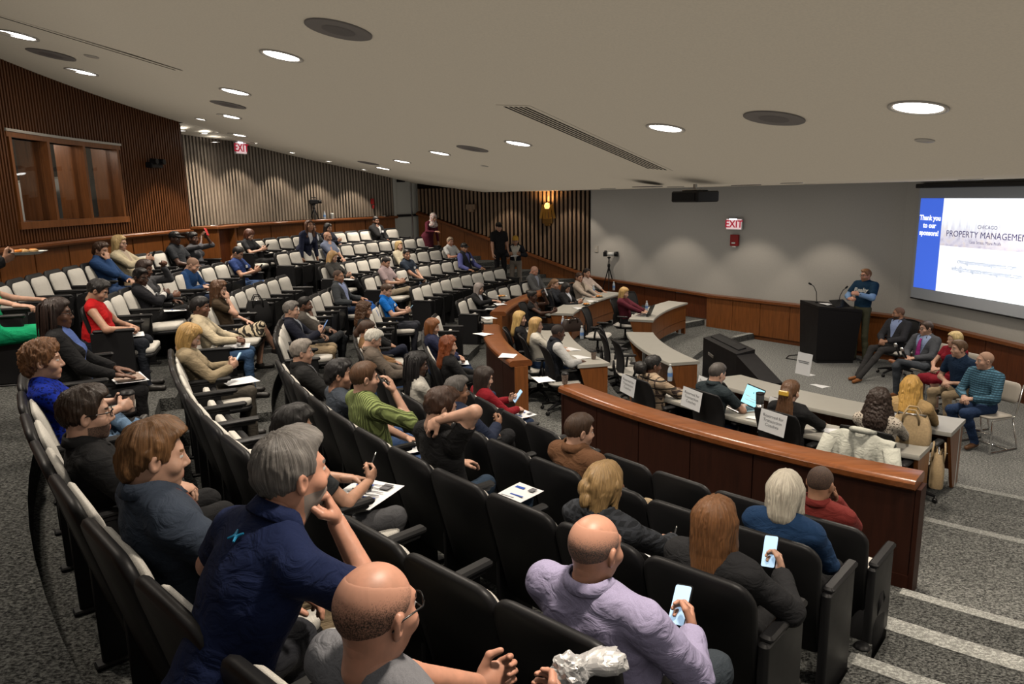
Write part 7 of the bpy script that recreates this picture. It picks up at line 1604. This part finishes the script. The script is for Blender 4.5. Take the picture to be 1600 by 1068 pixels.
o = thing('camera', 'camera with a white telephoto lens on the tripod', 'camera', (2.70, 20.15, 1.665), -.35); mb = MB(); mb.rbox((-.10, 0, .065), (.10, .15, .13), .02); mb.rbox((-.10, 0, .14), (.07, .07, .04), .015); mb.build('camera_body', M['black'], o)
mb = MB(); mb.lathe([(.045, 0), (.05, .10), (.058, .20)], 16, c=(-.05, 0, .065), M=Matrix.Rotation(PI / 2, 3, 'Y')); mb.build('white_lens', M['white'], o, True); mb = MB(); mb.lathe([(.062, .0), (.066, .10), (.055, .10), (0, .06)], 16, c=(.15, 0, .065), M=Matrix.Rotation(PI / 2, 3, 'Y')); mb.build('lens_hood', M['black'], o, True)
p = PT(150.6, 16.06); tripod((p[0], p[1], 2.82), .5, 'small tripod with a black camera on the back wall rail', .36, False); o = thing('camera', 'small black video camera on the back wall rail tripod', 'camera', (p[0], p[1], 3.235), .3); mb = MB(); mb.rbox((0, 0, .05), (.22, .12, .11), .02); mb.build('camera_body', M['black'], o); mb = MB(); mb.lathe([(.045, 0), (.05, .10)], 14, c=(.1, 0, .05), M=Matrix.Rotation(PI / 2, 3, 'Y')); mb.build('lens', M['black_gloss'], o, True); mb = MB(); mb.tube([(-.06, 0, .1), (-.06, 0, .16), (.06, 0, .16), (.06, 0, .1)], .012, 6); mb.build('handle', M['black'], o)
# jackets thrown over chairs
def drape(loc, rz, label, w, col, drop, name='jacket', seed=1, back=.34):
    o = thing(name, label, 'jacket', loc, rz); nx, ny = 26, 26; rows = []
    for j in range(ny + 1):
        v = j / ny; r = []
        for i in range(nx + 1):
            u = i / nx * 2 - 1; a = (v - .38) * 2
            y = -back + (.06 + .09 * abs(a)) * (1 if a < 0 else -1) * min(1, abs(a) * 4); z = .985 - max(0, abs(a) - .06) * drop * (1 + .30 * abs(u) ** 2 + .1 * math.sin(5 * u + seed)) - .05 * u * u
            x = u * w * (1 + .12 * abs(a) + .05 * math.sin(7 * a + seed)); k = .022 * math.sin(9 * u + 2.6 * a + seed) + .014 * math.sin(17 * u - 3 * a)
            r.append((x, y + k * min(1, abs(a) * 3) * 1.2, z + .012 * math.sin(8 * u)))
        rows.append(r)
    mb = MB(); mb.grid(rows); me = mb.mesh('cloth', mat_cloth(col), True); c = mobj('cloth', me, o); sm = c.modifiers.new('thick', 'SOLIDIFY'); sm.thickness = .014; sm.offset = 0; sb = c.modifiers.new('soft', 'SUBSURF'); sb.levels = 1; sb.render_levels = 1
    for s in (-1, 1):
        mb = MB(); mb.tube([(s * w * .95, -back - .03, .90), (s * w * 1.18, -back - .09, .68), (s * w * 1.14, -back - .10, .42), (s * w * 1.10, -back - .05, .30)], [.07, .066, .055, .046], 12); q = mb.mesh('sleeve', mat_cloth(col), True); mobj('sleeve', q, o)
    mb = MB(); mb.tube([(-w * .38, -back + .02, .99), (-w * .2, -back - .06, 1.015), (0, -back - .075, 1.02), (w * .2, -back - .06, 1.015), (w * .38, -back + .02, .99)], [.02, .028, .03, .028, .02], 10); mobj('collar', mb.mesh('collar', mat_cloth(col), True), o)
def drape_on(a, r, z, *k, **q): x, y, _ = PT(a, r); drape((x, y, z), R(FACE(a)) - PI / 2, *k, **q)
drape_on(224.5, 7.72, .26, 'pale grey-green jacket thrown over the office chair of the curly-haired woman', .27, (.50, .50, .43), .72, seed=2)
drape_on(178.75, RK[1], FK[1], 'bright blue jacket hung over the seat beside the royal-blue polo', .20, (.008, .11, .42), .62, 'jacket', 3, .16)
i = PP['bluewoman']; mb = MB(); rows = []
for j in range(15):
    rows.append([((k / 14 - .5) * .46, .10 + j / 14 * .34, .64 + i['hip'][2] - .52 + .03 * math.sin(k * 1.3 + j) + .02 * math.sin(j * 1.7) - .10 * (abs(k / 14 - .5) * 2) ** 3) for k in range(15)])
o = empty('denim_jacket'); o.matrix_world = i['W']; tag(o, 'washed denim jacket bundled on the lap of the woman in blue velvet', 'jacket'); mb.grid(rows); c = mobj('cloth', mb.mesh('cloth', mat_cloth((.16, .26, .40), 'denim'), True), o); sm = c.modifiers.new('thick', 'SOLIDIFY'); sm.thickness = .03
mb = MB(); mb.tube([(-.2, .2, .66), (.0, .28, .68), (.2, .34, .64)], [.045, .05, .04], 10); mobj('sleeve', mb.mesh('sleeve', mat_cloth((.16, .26, .40), 'denim'), True), o)
# plates and food
def plate(loc, label, r=.12, food=True, mat='white'):
    o = thing('plate', label, 'plate', loc, 0, 'plates of food'); mb = MB(); mb.lathe([(0, .004), (r * .6, .004), (r, .022), (r * 1.02, .024), (r * .62, .0), (0, 0)], 24, caps=False); mb.build('dish', M[mat], o, True)
    if food:
        for q in range(5):
            a = q * 1.3; mb = MB(); mb.rbox((r * .4 * math.cos(a), r * .4 * math.sin(a), .024), (.06, .045, .032), .015, M=Matrix.Rotation(a, 3, 'Z'), n=3); mb.build('fruit_slice' if q % 2 else 'bread_piece', M['food_a' if q % 2 else 'food_b'], o, True)
plate((-.20, 15.65, 1.218), 'paper plate of fruit on the far barrier rail'); plate((2.04, 16.9, 1.0), 'plate of fruit on the far back-row desk'); plate((1.62, 15.7, 1.0), 'plate of bread on the far back-row desk', .10)
p, d, b, hc = hand_at('platearm', 1); plate((p.x + d.x * .2, p.y + d.y * .2, p.z + .03), 'white plate with bread held up at the left edge of the picture', .14)
o = thing('lunch_box', 'open red snack box on the lap of the white-haired man', 'box', atp('whitehair', .05, .36, PP['whitehair']['hip'][2] + .10), .3); mb = MB(); mb.rbox((0, 0, .025), (.20, .14, .05), .02); mb.build('box_body', M['red'], o); mb = MB(); mb.rbox((-.03, 0, .06), (.08, .07, .03), .02); mb.build('bread_piece', M['food_b'], o); mb = MB(); mb.rbox((.05, .0, .055), (.07, .08, .012), .01); mb.build('napkin', M['paper'], o)
# crumpled foil and wrapper of the man in front
i = PP['bald']; p = i['W'] @ Vector((.10, .52, i['hip'][2] + .19)); V, Q = polygonize([ell((0, 0, 0), (.055, .05, .05), k=.02), ell((.10, .03, .01), (.07, .05, .035), k=.02)], .009); V = V + nrm_rows(V) * (vnoise(V * 55, 4) * .012 + vnoise(V * 120, 6) * .006)[:, None]
o = mobj('foil_wrapper', npmesh('foil_wrapper', V, Q, plain('crumpled_foil', (.62, .61, .60), .35, .35), smooth=False), None, p); tag(o, 'crumpled white foil wrapper held by the balding man in front', 'wrapper')
# microphones in hand
def mic(p, d, label):
    o = empty('handheld_microphone'); q = Vector(d).to_track_quat('Z', 'Y').to_matrix().to_4x4(); q.translation = p; o.matrix_world = q; tag(o, label, 'microphone', 'handheld microphones')
    mb = MB(); mb.lathe([(.011, 0), (.013, .01), (.017, .16), (.02, .175)], 12); mb.build('handle', M['black'], o, True); mb = MB(); mb.lathe([(.02, .175), (.027, .19), (.028, .21), (.02, .235), (0, .242)], 14); mb.build('grille', M['steel'], o, True)
p, d, b, hc = hand_at('suit2', 1); mic(p + d * .08 - Vector((0, 0, .04)), (-.5, .2, 1), 'microphone in the hand of the man with the magenta tie'); p, d, b, hc = hand_at('redw', 1); mic(p + Vector((-.25, .5, .05)), (-.3, .3, 1), 'microphone standing between the tie man and the woman in red')
# pens
for k, s, n in (('glasses', 1, 'man with glasses'), ('green', 1, 'man in the green sweater'), ('bun', 1, 'woman with the messy bun')):
    p, d, b, hc = hand_at(k, s); o = empty('pen'); q = (d + Vector((0, 0, .5))).to_track_quat('Z', 'Y').to_matrix().to_4x4(); q.translation = p + d * .07 - b * .03; o.matrix_world = q; tag(o, 'dark pen in the hand of the ' + n, 'pen'); mb = MB(); mb.tube([(0, 0, -.02), (0, 0, .11)], .005, 6); mb.build('barrel', M['black'], o); mb = MB(); mb.tube([(0, 0, .11), (0, 0, .125)], .003, 6); mb.build('tip', M['steel'], o)
# small marks on clothing and hair
def on_person(key, name, me, x, y, z, back=False, label=None, sc_=1):
    i = PP[key]; c = mobj(name, me, i['o']); q = Matrix([list(i['Mt'][k]) + [0] for k in range(3)] + [[0, 0, 0, 1]]) @ (Matrix.Rotation(R(90), 4, 'X') @ (Matrix.Rotation(0, 4, 'Y')) if not back else Matrix.Rotation(R(-90), 4, 'X') @ Matrix.Rotation(PI, 4, 'Z') @ Matrix.Rotation(PI, 4, 'Y') @ Matrix.Rotation(0, 4, 'Z'))
    t = i['T'](x, y, z); q.translation = Vector(t); c.matrix_local = q; 
    if label: c['label'] = label
    return c
o = PP['clip']; mb = MB(); mb.rbox((0, -.135, .0), (.10, .03, .05), .012, n=3); c = mobj('hair_clip', mb.mesh('hair_clip', plain('yellow_clip', (.55, .33, .04), .35)), o['o']); c.matrix_local = Matrix([list(o['Mh'][k]) + [o['hc'][k]] for k in range(3)] + [[0, 0, 0, 1]]); c['label'] = 'yellow claw clip'
mb = MB()
for s in (-1, 1): mb.tube([(s * .016, 0, .016), (s * .006, 0, .004), (s * .006, 0, -.004), (s * .016, 0, -.016)], [.003, .0045, .0045, .003], 6)
mb.box((0, 0, 0), (.016, .006, .005)); em = mb.mesh('emblem', plain('teal_print', (.01, .22, .42), .5)); i = PP['navypolo']; c = mobj('emblem', em, i['o']); t = i['T'](0, -.118, .440); q = Matrix([list(i['Mt'][k]) + [t[k]] for k in range(3)] + [[0, 0, 0, 1]]) @ Matrix.Rotation(R(-35), 4, 'X'); c.matrix_local = q; c['label'] = 'small teal emblem below the collar'; c['kind'] = 'stuff'
i = PP['presenter']; me = text_mesh('Realty', .11, M['white'], 'CENTER', .003, .25, .004); c = mobj('jersey_lettering', me, i['o']); t = i['T'](0, .150, .34); c.matrix_local = Matrix([list(i['Mt'][k]) + [t[k]] for k in range(3)] + [[0, 0, 0, 1]]) @ Matrix.Rotation(PI, 4, 'Z') @ Matrix.Rotation(R(90), 4, 'X')
o = thing('power_cable', 'thin black cable looping on the carpet by the lectern', 'cable', (0, 0, 0)); mb = MB(); mb.tube([(5.93, 14.8, .012), (5.70, 14.75, .012), (5.55, 14.5, .012), (5.75, 14.28, .012), (5.96, 14.3, .012)], .009, 6); mb.build('cord', M['black'], o, True)
